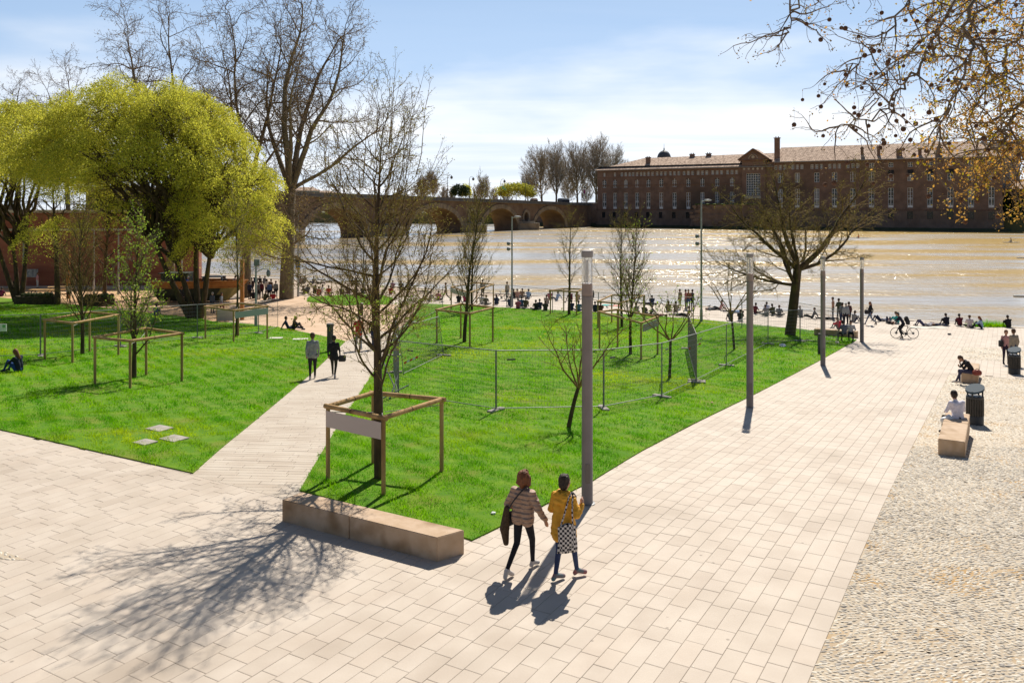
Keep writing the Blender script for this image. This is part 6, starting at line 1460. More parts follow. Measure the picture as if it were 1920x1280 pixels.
# joint sets, facing +Y; metres.  Each: name -> point
def pose(kind, h=1.72):
    k = h/1.72; J = {}
    def s(n, x, y, z): J[n] = Vector((x,y,z))*k
    if kind in ('stand','walk','walk2','arms_folded','stride'):
        s('pel',0,0,.95); s('wai',0,.0,1.10); s('che',0,.0,1.33); s('nek',0,.01,1.47); s('hed',0,.03,1.60)
        s('shL',-.165,0,1.40); s('shR',.165,0,1.40); s('hiL',-.09,0,.92); s('hiR',.09,0,.92)
        if kind in ('stand','arms_folded'):
            s('knL',-.10,.02,.50); s('anL',-.11,0,.09); s('toL',-.13,.14,.04); s('knR',.10,.02,.50); s('anR',.11,0,.09); s('toR',.13,.14,.04)
        elif kind == 'walk':
            s('knL',-.09,.16,.52); s('anL',-.09,.24,.10); s('toL',-.10,.38,.06); s('knR',.09,-.04,.50); s('anR',.09,-.30,.14); s('toR',.10,-.18,.05)
        elif kind == 'stride':
            s('knL',-.09,.22,.54); s('anL',-.09,.40,.11); s('toL',-.10,.53,.07); s('knR',.09,-.10,.50); s('anR',.09,-.44,.19); s('toR',.10,-.34,.05)
        else:
            s('knL',-.09,-.02,.50); s('anL',-.09,-.22,.13); s('toL',-.10,-.10,.04); s('knR',.09,.12,.51); s('anR',.09,.18,.09); s('toR',.10,.32,.05)
        if kind == 'arms_folded':
            s('elL',-.27,.04,1.14); s('wrL',-.08,.20,1.16); s('haL',.03,.20,1.18); s('elR',.27,.04,1.14); s('wrR',.08,.20,1.14); s('haR',-.02,.22,1.16)
        else:
            a = 0 if kind == 'stand' else .10
            s('elL',-.225,-.03-a,1.14); s('wrL',-.225,.04-a,.90); s('haL',-.215,.06-a,.82); s('elR',.225,-.03+a,1.14); s('wrR',.225,.05+a*1.4,.90); s('haR',.215,.07+a*1.5,.82)
    elif kind == 'knees':       # on the ground, knees up, arms round them
        s('pel',0,0,.12); s('wai',0,-.01,.28); s('che',0,.07,.50); s('nek',0,.11,.63); s('hed',0,.16,.75)
        s('shL',-.18,.06,.57); s('shR',.18,.06,.57); s('hiL',-.09,.03,.11); s('hiR',.09,.03,.11)
        s('knL',-.13,.38,.46); s('anL',-.11,.60,.09); s('toL',-.12,.74,.05); s('knR',.13,.36,.46); s('anR',.11,.58,.09); s('toR',.12,.72,.05)
        s('elL',-.24,.26,.40); s('wrL',-.12,.46,.38); s('haL',-.04,.52,.36); s('elR',.24,.26,.40); s('wrR',.12,.46,.36); s('haR',.04,.52,.34)
    elif kind == 'cross':
        s('pel',0,0,.12); s('wai',0,-.01,.28); s('che',0,.02,.51); s('nek',0,.05,.64); s('hed',0,.08,.77)
        s('shL',-.18,.01,.58); s('shR',.18,.01,.58); s('hiL',-.09,.03,.11); s('hiR',.09,.03,.11)
        s('knL',-.40,.30,.16); s('anL',-.05,.36,.08); s('toL',.08,.38,.06); s('knR',.40,.30,.16); s('anR',.05,.42,.08); s('toR',-.08,.46,.06)
        s('elL',-.27,.10,.36); s('wrL',-.16,.30,.26); s('haL',-.10,.36,.24); s('elR',.27,.10,.36); s('wrR',.16,.30,.26); s('haR',.10,.36,.24)
    elif kind == 'lean':        # legs out, leaning back on the hands
        s('pel',0,0,.12); s('wai',0,-.08,.27); s('che',0,-.17,.47); s('nek',0,-.18,.61); s('hed',0,-.16,.74)
        s('shL',-.18,-.19,.54); s('shR',.18,-.19,.54); s('hiL',-.09,.04,.11); s('hiR',.09,.04,.11)
        s('knL',-.12,.42,.30); s('anL',-.11,.78,.09); s('toL',-.13,.85,.19); s('knR',.12,.46,.16); s('anR',.11,.88,.08); s('toR',.13,.92,.19)
        s('elL',-.27,-.36,.32); s('wrL',-.28,-.46,.08); s('haL',-.29,-.50,.03); s('elR',.27,-.36,.32); s('wrR',.28,-.46,.08); s('haR',.29,-.50,.03)
    elif kind in ('lie','lieknee'):
        s('pel',0,0,.12); s('wai',0,-.18,.12); s('che',0,-.40,.13); s('nek',0,-.54,.12); s('hed',0,-.68,.13)
        s('shL',-.18,-.46,.11); s('shR',.18,-.46,.11); s('hiL',-.09,.04,.11); s('hiR',.09,.04,.11)
        if kind == 'lie': s('knL',-.11,.45,.12); s('anL',-.12,.86,.09); s('toL',-.15,.91,.20); s('knR',.11,.45,.12); s('anR',.12,.86,.09); s('toR',.15,.91,.20)
        else: s('knL',-.12,.30,.46); s('anL',-.12,.50,.09); s('toL',-.13,.63,.05); s('knR',.12,.36,.42); s('anR',.12,.56,.09); s('toR',.14,.69,.05)
        s('elL',-.34,-.30,.08); s('wrL',-.14,-.12,.22); s('haL',-.06,-.08,.24); s('elR',.34,-.60,.09); s('wrR',.16,-.74,.08); s('haR',.08,-.76,.07)
    elif kind == 'bench':
        s('pel',0,0,.12); s('wai',0,.01,.28); s('che',0,.06,.50); s('nek',0,.11,.63); s('hed',0,.16,.75)
        s('shL',-.19,.05,.57); s('shR',.19,.05,.57); s('hiL',-.09,.05,.10); s('hiR',.09,.05,.10)
        s('knL',-.13,.44,.08); s('anL',-.11,.50,-.34); s('toL',-.12,.64,-.39); s('knR',.13,.44,.08); s('anR',.11,.46,-.34); s('toR',.12,.60,-.39)
        s('elL',-.28,.12,.32); s('wrL',-.17,.33,.26); s('haL',-.10,.38,.26); s('elR',.28,.12,.32); s('wrR',.17,.33,.26); s('haR',.10,.38,.26)
    elif kind == 'hunch':
        s('pel',0,0,.12); s('wai',0,.05,.27); s('che',0,.20,.45); s('nek',0,.30,.54); s('hed',0,.40,.61)
        s('shL',-.18,.19,.50); s('shR',.18,.19,.50); s('hiL',-.09,.05,.10); s('hiR',.09,.05,.10)
        s('knL',-.12,.44,.12); s('anL',-.10,.62,-.30); s('toL',-.11,.78,-.33); s('knR',.12,.44,.10); s('anR',.11,.42,-.34); s('toR',.12,.56,-.40)
        s('elL',-.22,.36,.24); s('wrL',-.08,.46,.40); s('haL',-.02,.46,.48); s('elR',.22,.36,.24); s('wrR',.08,.48,.30); s('haR',.02,.50,.36)
    elif kind == 'rider':       # astride a bicycle, left foot down
        s('pel',0,-.06,.93); s('wai',0,.0,1.08); s('che',0,.14,1.28); s('nek',0,.21,1.39); s('hed',0,.27,1.51)
        s('shL',-.18,.14,1.35); s('shR',.18,.14,1.35); s('hiL',-.10,-.04,.90); s('hiR',.10,-.04,.90)
        s('knL',-.15,.18,.52); s('anL',-.17,.02,.10); s('toL',-.18,.15,.05); s('knR',.14,.20,.60); s('anR',.13,-.06,.30); s('toR',.13,.07,.24)
        s('elL',-.26,.30,1.18); s('wrL',-.27,.46,1.02); s('haL',-.28,.53,1.00); s('elR',.26,.30,1.18); s('wrR',.27,.46,1.02); s('haR',.28,.53,1.00)
    return J
def caps(J, h=1.72, build=1.0, sleeves=True, female=False, longhair=False, coat=0.0):
    k = h/1.72*1.0; b = build; C = []
    def c(a, d, r0, r1, reg, off=None):
        A = J[a] if isinstance(a, str) else a; D = J[d] if isinstance(d, str) else d; C.append((A, D, r0*k, r1*k, reg))
    sx = (J['shR']-J['shL']).normalized(); TOP, LEG, SK, SH, HR = 1,2,0,3,4
    for s_ in (-1,1):
        o = sx*(s_*.075*k*b); C.append((J['pel']+o*.9, J['wai']+o*.85, .105*k*b, .092*k*b, TOP)); C.append((J['wai']+o*.85, J['che']+o*1.15, .092*k*b, .108*k*b, TOP))
    c('che','nek',.10*b,.058,TOP); c('nek','hed',.052,.056,SK)
    for S in 'LR':
        c('che','sh'+S,.085*b,.070*b,TOP); c('sh'+S,'el'+S,.060*b,.047*b,TOP); c('el'+S,'wr'+S,.045*b,.033*b,TOP if sleeves else SK); c('wr'+S,'ha'+S,.028,.036,SK)
        c('pel','hi'+S,.108*b,.100*b,LEG); c('hi'+S,'kn'+S,.096*b,.062*b,LEG); c('kn'+S,'an'+S,.060*b,.040*b,LEG); c('an'+S,'to'+S,.047,.040,SH)
        heel = J['an'+S] + (J['an'+S]-J['to'+S])*.25; heel.z = J['to'+S].z if J['an'+S].z < J['to'+S].z+.2 and J['an'+S].z > J['to'+S].z else heel.z
        C.append((J['an'+S], heel, .044*k, .040*k, SH))
    up = (J['hed']-J['nek']).normalized(); fw = sx.cross(up)*-1
    if fw.dot(Vector((0,1,0))) < -.2: fw = -fw
    hd = J['hed'] + up*.035*k
    C.append((hd-up*.03*k+fw*.012*k, hd+up*.03*k, .082*k, .092*k, SK)); C.append((hd+fw*.085*k-up*.03*k, hd+fw*.09*k-up*.035*k, .018*k, .018*k, SK))     # head, nose
    C.append((hd-up*.08*k+fw*.05*k, hd-up*.085*k+fw*.06*k, .035*k,.032*k, SK))
    for s_ in (-1,1): C.append((hd+sx*s_*.088*k-up*.015*k, hd+sx*s_*.092*k+up*.01*k, .018*k, .020*k, SK))
    C.append((hd+up*.045*k-fw*.022*k, hd-up*.01*k-fw*.035*k, .094*k, .088*k, HR))
    if longhair: C.append((hd-fw*.05*k, J['che']-fw*.10*k+up*.06*k, .075*k, .055*k, HR))
    if coat:
        for S in 'LR': C.append((J['pel'], J['hi'+S]+(J['kn'+S]-J['hi'+S])*coat, .125*k, .115*k, TOP))
    return C
def capsule_mesh(C):
    mb = MB()
    for A, D, r0, r1, reg in C:
        d = D-A
        if d.length > 1e-5: mb.bar(A, D, r0, r1, n=12)
        mb.sphere(A, r0, seg=12, rings=8); mb.sphere(D, r1, seg=12, rings=8)
    me = bpy.data.meshes.new('tmp'); me.from_pydata(mb.v, [], mb.f); return me
def remeshed(C, voxel, smooth=2, name='body'):
    me = capsule_mesh(C); o = bpy.data.objects.new('tmp', me); COL.objects.link(o)
    m_ = o.modifiers.new('r','REMESH'); m_.mode = 'VOXEL'; m_.voxel_size = voxel
    if smooth: s_ = o.modifiers.new('s','SMOOTH'); s_.factor = .5; s_.iterations = smooth
    dg = bpy.context.evaluated_depsgraph_get(); out = bpy.data.meshes.new_from_object(o.evaluated_get(dg)); out.name = name
    bpy.data.objects.remove(o); bpy.data.meshes.remove(me)
    out.polygons.foreach_set('use_smooth', [True]*len(out.polygons)); return out
from mathutils import noise as mnoise
def rough_up(me, amp, freq, sz=1.0, det=2):
    for v in me.vertices:
        q = Vector((v.co.x*freq, v.co.y*freq, v.co.z*freq*sz)); n = mnoise.noise(q) + (.5*mnoise.noise(q*2.3) if det > 1 else 0); v.co += v.normal*(amp*n)
    me.update()
def regions(me, C):
    n = len(me.polygons); ce = np.empty(n*3, np.float32); me.polygons.foreach_get('center', ce); ce = ce.reshape(-1,3)
    best = np.full(n, 1e9); idx = np.zeros(n, np.int32)
    for A, D, r0, r1, reg in C:
        A_ = np.array(A); d = np.array(D)-A_; L2 = float(d@d)+1e-9; t = np.clip(((ce-A_)@d)/L2, 0, 1); q = A_+t[:,None]*d; r = r0+(r1-r0)*t
        ds = np.linalg.norm(ce-q,axis=1)-r
        if reg == 4: ds -= .012
        up = ds < best; best[up] = ds[up]; idx[up] = reg
    me.polygons.foreach_set('material_index', idx)
def body_mesh(kind, voxel=.034, **kw):
    J = pose(kind, kw.pop('h',1.72)); C = caps(J, **kw); me = remeshed(C, voxel)
    for _ in range(5): me.materials.append(m_skin)
    regions(me, C); return me
BODY = {}
def get_body(kind, longhair=False, sleeves=True, coat=0.0, build=1.0, voxel=.034):
    key = (kind, longhair, sleeves, coat, build, voxel)
    if key not in BODY: BODY[key] = body_mesh(kind, voxel, longhair=longhair, sleeves=sleeves, coat=coat, build=build)
    return BODY[key]
def person(loc, kind, rz, top, legs, hair, label, longhair=False, sleeves=True, coat=0.0, group=None, shoes=None, sc=1.0, build=1.0, voxel=.034, name='person', cat='person'):
    o = link(name, get_body(kind, longhair, sleeves, coat, build, voxel), None, loc, (0,0,math.radians(rz))); o.scale = (sc,)*3
    ms = [m_skin, top if hasattr(top,'node_tree') else flat(top), legs if hasattr(legs,'node_tree') else flat(legs), shoes or m_shoe_d, HAIRS[hair]]
    for i, m_ in enumerate(ms): o.material_slots[i].link = 'OBJECT'; o.material_slots[i].material = m_
    props(o, label, cat, group); return o
BLK=(0.018,0.018,0.022); NAVY=(0.02,0.03,0.07); JEAN=(0.06,0.10,0.20); GREY=(0.22,0.22,0.22); WHT=(0.62,0.60,0.58); RED=(0.42,0.03,0.03); MAG=(0.42,0.04,0.15); TAN=(0.34,0.25,0.15); PINK=(0.50,0.28,0.28); MAR=(0.11,0.02,0.03); LBL=(0.26,0.36,0.50); OLV=(0.08,0.08,0.04); BRN=(0.10,0.06,0.035); TEAL=(0.05,0.35,0.33); GRN=(0.05,0.12,0.06); ORG=(0.65,0.16,0.03); CRM=(0.50,0.45,0.36); MGR=(0.12,0.12,0.13); KHK=(0.24,0.20,0.13)

# --- the two women walking in front ---
def hand(C, wrist, palm, d, side, k=1.0):
    """palm with five separate curled fingers"""
    d = d.normalized(); up = Vector((0,0,1)); lat = d.cross(up).normalized() if abs(d.z) < .9 else Vector((0,1,0))
    C.append((wrist, palm, .026*k, .032*k, 0))
    for i, L_ in enumerate((.055,.066,.062,.048)):
        b0 = palm + lat*((i-1.5)*.018) + d*.02; b1 = b0 + d*L_*.55; b2 = b1 + (d*.7+Vector((0,1,0))*.7).normalized()*L_*.5
        C.append((b0,b1,.0095*k,.009*k,0)); C.append((b1,b2,.009*k,.0078*k,0))
    t0 = palm - d*.015 + Vector((0,.022,0)); t1 = t0 + (d*.5+Vector((0,.9,0))).normalized()*.045; C.append((t0,t1,.012*k,.009*k,0))
def hero(loc, rz, J, h, top, legs, hairk, label, jacket, hair_caps, shoemat, jmat, build=.93):
    e = empty('person', loc, math.radians(rz), label, 'person')
    C = caps(J, h=h, build=build, sleeves=True)
    C = [q for q in C if q[4] != 4]
    for S, s_ in (('L',-1),('R',1)): hand(C, J['wr'+S], J['ha'+S]-(J['ha'+S]-J['wr'+S])*.25, J['ha'+S]-J['wr'+S], s_)
    me = remeshed(C, .0125, 3); 
    for m_ in (m_skin, m_skin, flat(legs), shoemat, HAIRS[hairk]): me.materials.append(m_)
    regions(me, C); link('body', me, e)
    me = remeshed(jacket, .0125, 4, 'jacket'); rough_up(me, .016, 9, 1.6); me.materials.append(jmat); link('jacket', me, e)
    me = remeshed(hair_caps, .009, 1, 'hair'); rough_up(me, .016, 34, .28); me.materials.append(HAIRS[hairk]); link('hair', me, e)
    return e
def quilt_mat(name, c1, c2, freq):
    m = mat(name, c1, c2, scale=12, rough=.6, bump=0); t = m.node_tree; b = t.nodes['Principled BSDF']
    co = t.nodes.new('ShaderNodeTexCoord'); wv = t.nodes.new('ShaderNodeTexWave'); wv.bands_direction = 'Z'; wv.inputs['Scale'].default_value = freq; wv.inputs['Distortion'].default_value = .5; t.links.new(co.outputs['Object'], wv.inputs[0])
    bp = t.nodes.new('ShaderNodeBump'); bp.inputs['Strength'].default_value = 1; bp.inputs['Distance'].default_value = .02; t.links.new(wv.outputs['Fac'], bp.inputs['Height'])
    n2 = t.nodes.new('ShaderNodeTexNoise'); n2.inputs['Scale'].default_value = 14; t.links.new(co.outputs['Object'], n2.inputs[0]); b2 = t.nodes.new('ShaderNodeBump'); b2.inputs['Strength'].default_value = .5; b2.inputs['Distance'].default_value = .02; t.links.new(n2.outputs[0], b2.inputs['Height']); t.links.new(bp.outputs[0], b2.inputs['Normal']); t.links.new(b2.outputs[0], b.inputs['Normal'])
    return m
# woman 1, puffer jacket
J = pose('walk2', 1.66); k = 1.66/1.72
J['toL'] = Vector((-.07,-.24,.045)); J['anL'] = Vector((-.10,-.38,.14)); J['knL'] = Vector((-.08,-.07,.50)); J['anR'] = Vector((.05,.24,.10)); J['toR'] = Vector((.08,.37,.05)); J['knR'] = Vector((.08,.17,.51))
J['elL'] = Vector((-.29,-.02,1.10)); J['wrL'] = Vector((-.22,.14,.99)); J['haL'] = Vector((-.16,.20,.96)); J['elR'] = Vector((.29,.00,1.10)); J['wrR'] = Vector((.34,.14,.89)); J['haR'] = Vector((.355,.17,.81))
jk = []
for s_ in (-1,1): jk += [(Vector((s_*.085,-.01,.90)),Vector((s_*.07,0,1.08)),.125,.115,1),(Vector((s_*.07,0,1.08)),Vector((s_*.085,0,1.30)),.115,.108,1)]
jk += [(Vector((0,0,1.30)),Vector((0,.01,1.42)),.105,.065,1)]
for S in 'LR': jk += [(J['che'],J['sh'+S]-Vector((0,0,.01)),.095,.082,1),(J['sh'+S]-Vector((0,0,.01)),J['el'+S],.077,.066,1),(J['el'+S],J['wr'+S],.062,.046,1)]
hd = J['hed']+Vector((0,0,.035)); hr = [(hd+Vector((0,-.025,.025)),hd+Vector((0,-.035,-.05)),.108,.100,4),(hd+Vector((-.065,-.01,0)),hd+Vector((-.078,-.015,-.09)),.062,.056,4),(hd+Vector((.065,-.01,0)),hd+Vector((.078,-.015,-.09)),.062,.056,4),(hd+Vector((0,-.06,-.02)),hd+Vector((0,-.055,-.12)),.07,.055,4),(hd+Vector((0,.03,.06)),hd+Vector((0,.05,.05)),.07,.055,4)]
m_puff = quilt_mat('pale_brown_puffer', (0.36,0.235,0.17), (0.42,0.285,0.21), 4.2)
w1 = hero(P(981,1072), -30, J, 1.66, PINK, BLK, 'auburn', 'woman in a pale brown quilted jacket and black leggings walking away', jk, hr, m_shoe_w, m_puff)
# her shoulder bag and the brown scarf hanging from it
wl = w1.location.copy(); R_ = Matrix.Rotation(math.radians(-30),4,'Z')
bag = empty('shoulder_bag', wl, math.radians(-30), 'black shoulder bag on a long strap worn by the woman in the quilted jacket', 'bag')
b = MB(); b.path([(.10,-.05,1.47),(.02,-.125,1.38),(-.10,-.155,1.22),(-.20,-.14,1.06),(-.26,-.09,.92)], .013, n=5); b.path([(.10,-.05,1.47),(.08,.09,1.38),(-.08,.14,1.2),(-.24,.04,.93)], .013, n=5); b.build('strap', m_shoe_d, bag)
me = remeshed([(Vector((-.27,-.10,.80)),Vector((-.25,.06,.80)),.07,.07,0),(Vector((-.27,-.10,.92)),Vector((-.25,.05,.92)),.05,.05,0)], .015, 2, 'pouch'); me.materials.append(m_shoe_d); link('pouch', me, bag)
me = remeshed([(Vector((-.25,-.12,1.06)),Vector((-.28,-.14,.72)),.05,.085,0),(Vector((-.28,-.14,.72)),Vector((-.24,-.16,.50)),.08,.05,0),(Vector((-.30,-.05,.80)),Vector((-.31,-.08,.58)),.05,.04,0)], .016, 2, 'brown_scarf'); me.materials.append(mat('dark_brown_knit',(0.055,0.035,0.02),(0.09,0.06,0.035),scale=30,rough=.95,bump=.5,bscale=50)); o = link('scarf', me, None, wl, (0,0,math.radians(-30))); props(o, 'dark brown scarf hanging from the bag of the woman in the quilted jacket', 'scarf')
# woman 2, yellow raincoat
J = pose('walk', 1.67)
J['toL'] = Vector((-.02,.02,.05)); J['anL'] = Vector((-.07,-.14,.10)); J['knL'] = Vector((-.08,-.02,.50)); J['anR'] = Vector((.10,.24,.10)); J['toR'] = Vector((.19,.35,.06)); J['knR'] = Vector((.09,.16,.52))
J['elR'] = Vector((.27,-.01,1.12)); J['wrR'] = Vector((.27,.14,1.24)); J['haR'] = Vector((.25,.16,1.31)); J['elL'] = Vector((-.27,.03,1.10)); J['wrL'] = Vector((-.20,.20,1.02)); J['haL'] = Vector((-.14,.25,1.02))
jk = []
for s_ in (-1,1): jk += [(Vector((s_*.095,0,.73)),Vector((s_*.085,0,.95)),.140,.128,1),(Vector((s_*.085,0,.95)),Vector((s_*.07,0,1.10)),.128,.112,1),(Vector((s_*.07,0,1.10)),Vector((s_*.085,0,1.30)),.112,.105,1)]
jk += [(Vector((0,0,1.30)),Vector((0,.01,1.43)),.11,.075,1),(Vector((-.09,-.09,1.38)),Vector((.09,-.09,1.38)),.062,.062,1),(Vector((-.07,-.115,1.31)),Vector((.07,-.115,1.31)),.05,.05,1),(Vector((-.09,.0,1.44)),Vector((-.05,-.08,1.43)),.04,.045,1),(Vector((.09,.0,1.44)),Vector((.05,-.08,1.43)),.04,.045,1)]
for S in 'LR': jk += [(J['che'],J['sh'+S]-Vector((0,0,.01)),.095,.080,1),(J['sh'+S]-Vector((0,0,.01)),J['el'+S],.076,.064,1),(J['el'+S],J['wr'+S],.060,.046,1)]
hd = J['hed']+Vector((0,0,.035)); hr = [(hd+Vector((0,-.020,.05)),hd+Vector((0,-.035,-.02)),.099,.090,4),(hd+Vector((0,-.04,-.04)),hd+Vector((0,-.035,-.09)),.062,.045,4),(hd+Vector((0,.03,.065)),hd+Vector((0,.05,.055)),.066,.05,4)]
m_yel = quilt_mat('mustard_raincoat', (0.60,0.29,0.018), (0.66,0.34,0.03), .7)
w2 = hero(P(1057,1086), -38, J, 1.67, ORG, (0.035,0.05,0.11), 'dark', 'woman in a mustard yellow hooded raincoat and blue jeans walking away', jk, hr, mat('teal_grey_shoe',(0.10,0.20,0.22),(0.35,0.10,0.10),scale=9,rough=.7), m_yel, build=.92)
wl = w2.location.copy()
def check_mat():
    m = bpy.data.materials.new('black_white_check'); m.use_nodes = True; t = m.node_tree; b = t.nodes['Principled BSDF']; co = t.nodes.new('ShaderNodeTexCoord'); ck = t.nodes.new('ShaderNodeTexChecker'); ck.inputs['Scale'].default_value = 26
    mp_ = t.nodes.new('ShaderNodeMapping'); mp_.inputs['Rotation'].default_value = (0.03,.05,.78); t.links.new(co.outputs['Object'], mp_.inputs[0]); t.links.new(mp_.outputs[0], ck.inputs[0])
    ck.inputs[1].default_value = (.62,.58,.55,1); ck.inputs[2].default_value = (.02,.018,.025,1); t.links.new(ck.outputs[0], b.inputs['Base Color']); b.inputs['Roughness'].default_value = .9; return m
m_chk = check_mat()
tote = empty('tote_bag', wl, math.radians(-38), 'black and white checked cloth tote bag on the shoulder of the woman in yellow', 'bag')
bmx = bmesh.new(); nx, nz2 = 10, 12; gv = []
for sd_ in (0,1):
    for j in range(nz2+1):
        for i in range(nx+1):
            u_ = i/nx-.5; t_ = j/nz2; wid = .36-.03*t_; z = .56+.44*t_; th = (.028+.02*math.sin(math.pi*t_))*math.cos(u_*math.pi)+.008; x = .20+u_*wid*.55; y = -.19+u_*wid*.75 + .012*math.sin(u_*14+t_*5)
            n_ = Vector((.75,-.55,0)).normalized(); q = Vector((x,y,z)) + n_*(th if sd_ else -th) + Vector((0,0,.02*math.cos(u_*6)*t_)); gv.append(bmx.verts.new(q))
N1 = (nx+1)*(nz2+1)
for s_ in (0,1):
    for j in range(nz2):
        for i in range(nx): a = s_*N1+j*(nx+1)+i; bmx.faces.new([gv[a],gv[a+1],gv[a+nx+2],gv[a+nx+1]])
for j in range(nz2):
    for i in (0,nx): a = j*(nx+1)+i; bmx.faces.new([gv[a],gv[a+nx+1],gv[N1+a+nx+1],gv[N1+a]])
for i in range(nx): bmx.faces.new([gv[i],gv[i+1],gv[N1+i+1],gv[N1+i]])
bmesh.ops.recalc_face_normals(bmx, faces=bmx.faces); me = bpy.data.meshes.new('bag_body'); bmx.to_mesh(me); bmx.free(); me.materials.append(m_chk); me.polygons.foreach_set('use_smooth',[True]*len(me.polygons)); link('bag_body', me, tote)
b = MB(); b.path([(.13,-.28,.98),(.14,-.17,1.18),(.16,-.09,1.40),(.18,-.02,1.48),(.20,.06,1.40),(.22,.0,1.2)], .014, n=5); b.path([(.26,-.12,.98),(.25,-.12,1.18),(.22,-.07,1.38),(.19,-.02,1.48)], .014, n=5); b.build('handle', m_chk, tote)

# --- people on the footpath and lawns ---
def pl(px, py, dz=0): return P(px, py, dz)
person(pl(586,711),'walk2',14,(0.24,0.245,0.25),(0.03,0.025,0.03),'brown','man in a grey hooded jacket and dark trousers on the footpath',shoes=m_shoe_w,coat=.08,sc=1.06,voxel=.024,build=1.02)
person(pl(626,707),'walk',2,BLK,(0.03,0.03,0.02),'dark','person in a long black coat with a bag beside the man in grey',shoes=m_shoe_w,sc=.97,coat=.3,voxel=.024)
hb = empty('handbag', pl(637,706)+Vector((.05,0,0)), 0, 'black handbag carried by the person in the long black coat', 'bag'); b = MB(); b.cbox(-.10,.20,-.08,.08,.62,.88,c=.04); b.build('body', m_shoe_d, hb); b = MB(); b.path([(-.06,0,.88),(-.04,0,1.05),(.1,0,1.08),(.17,0,.88)], .012, n=5); b.build('strap', m_shoe_d, hb)
person(pl(672,657),'walk2',-6,RED,(0.20,0.27,0.36),'grey','man in a red jacket and pale jeans walking toward the river',shoes=m_shoe_w,sc=1.05,coat=.2,voxel=.024)
person(pl(701,655),'walk',0,(0.03,0.025,0.03),NAVY,'grey','person in a dark jacket walking right of the man in the red jacket',sc=1.03,voxel=.026)
person(pl(541,618),'lean',-75,NAVY,NAVY,'dark','man in a dark T-shirt leaning back on his hands at the lawn corner',sleeves=False)
person(pl(550,619),'knees',-80,BLK,BLK,'blond','fair-haired person sitting beside the man leaning back on his hands',longhair=True)
person(pl(36,698),'knees',78,(0.015,0.02,0.035),(0.02,0.06,0.20),'auburn','auburn-haired woman in navy and blue jeans sitting on the left lawn',longhair=True,sc=1.05,voxel=.026)
# man in white T-shirt on the nearer bench, person in black on the farther one
q = P(1797,790); q.z += .42
person(P(1796,793,.42)-Vector((0,0,0)),'bench',8,(0.60,0.58,0.66),(0.05,0.04,0.035),'dark','man in a white T-shirt sitting on the nearer bench with his back turned',sleeves=False,sc=1.0,voxel=.022,build=1.06)
bg_ = P(1776,793,.42)
me = remeshed([(Vector((-.1,0,.08)),Vector((.12,.03,.09)),.10,.12,0),(Vector((.02,-.05,.14)),Vector((.05,.0,.2)),.09,.06,0)], .03, 1, 'plastic_bag'); me.materials.append(m_white); o = link('plastic_bag', me, None, bg_); props(o, 'white plastic bag on the nearer bench beside the man in white', 'bag')
person(P(1822,701,.44),'hunch',78,(0.02,0.02,0.018),(0.05,0.05,0.09),'brown','hunched person in black sitting on the farther bench',shoes=m_shoe_w,voxel=.026)
rb = empty('backpack', P(1832,703,.44), 0, 'small red-brown bag on the farther bench behind the hunched person', 'bag'); b = MB(); b.cbox(-.16,.16,-.12,.12,.0,.2,c=.05); b.build('body', flat((0.2,0.05,0.04)), rb); b = MB(); b.path([(-.1,0,.2),(0,0,.27),(.1,0,.2)], .012, n=5); b.build('handle', m_shoe_d, rb)
# couple by the far bin
person(pl(1886,683),'stand',170,PINK,(0.03,0.02,0.04),'auburn','woman in a pink jacket and sunglasses facing the camera by the far bin',voxel=.024,sc=.98)
person(pl(1901,686),'stand',10,(0.26,0.22,0.17),NAVY,'brown','man in a beige jacket with his back turned by the far bin',voxel=.024,sc=1.04,build=1.08)
sb = empty('shoulder_bag', pl(1878,683), 0, 'black bag hanging at the hip of the woman in the pink jacket', 'bag'); b = MB(); b.cbox(-.12,.06,-.1,.1,.88,1.2,c=.03); b.build('body', m_shoe_d, sb); b = MB(); b.path([(-.02,0,1.2),(.12,-.02,1.42),(.2,0,1.46)], .012, n=5); b.build('strap', m_shoe_d, sb)
# cyclist
person(P(1692,634)-Vector((0,0,0)),'rider',72,(0.012,0.014,0.03),(0.012,0.012,0.016),'dark','rider in black standing astride the mountain bicycle',voxel=.024,sc=1.02)
bpk = empty('backpack', P(1698,634)+Vector((.12,.0,0)), math.radians(72), 'black backpack worn by the rider astride the bicycle', 'backpack')
me = remeshed([(Vector((0,-.02,1.05)),Vector((0,.06,1.34)),.15,.12,0)], .03, 1, 'body'); me.materials.append(m_shoe_d); link('body', me, bpk); b = MB(); b.path([(.1,.05,1.42),(.13,.2,1.3),(.12,.12,1.08)], .018, n=5); b.path([(-.1,.05,1.42),(-.13,.2,1.3),(-.12,.12,1.08)], .018, n=5); b.build('strap', m_shoe_d, bpk)
# quay people, right of the lawn
person(pl(1632,609),'stride',82,BLK,(0.12,0.15,0.22),'auburn','long-haired woman in black striding left along the quay past the last lamp',longhair=True,voxel=.026)
hb = empty('handbag', pl(1626,609), 0, 'black handbag on the arm of the striding long-haired woman', 'bag'); b = MB(); b.cbox(-.18,.14,-.12,.12,.82,1.14,c=.04); b.build('body', m_shoe_d, hb); b = MB(); b.path([(-.1,0,1.14),(0,0,1.34),(.1,0,1.14)], .014, n=5); b.build('strap', m_shoe_d, hb)
person(pl(1562,598),'stand',60,(0.40,0.23,0.16),MGR,'dark','bare-chested man standing on the quay behind the third lamp',sleeves=False,voxel=.03)
person(pl(1573,601),'arms_folded',20,(0.05,0.06,0.04),(0.05,0.05,0.05),'dark','person in dark olive standing right of the bare-chested man',voxel=.03)
person(pl(1579,611),'arms_folded',-60,(0.12,0.13,0.15),NAVY,'dark','person in slate blue standing left of the one in the grey hood',voxel=.03)
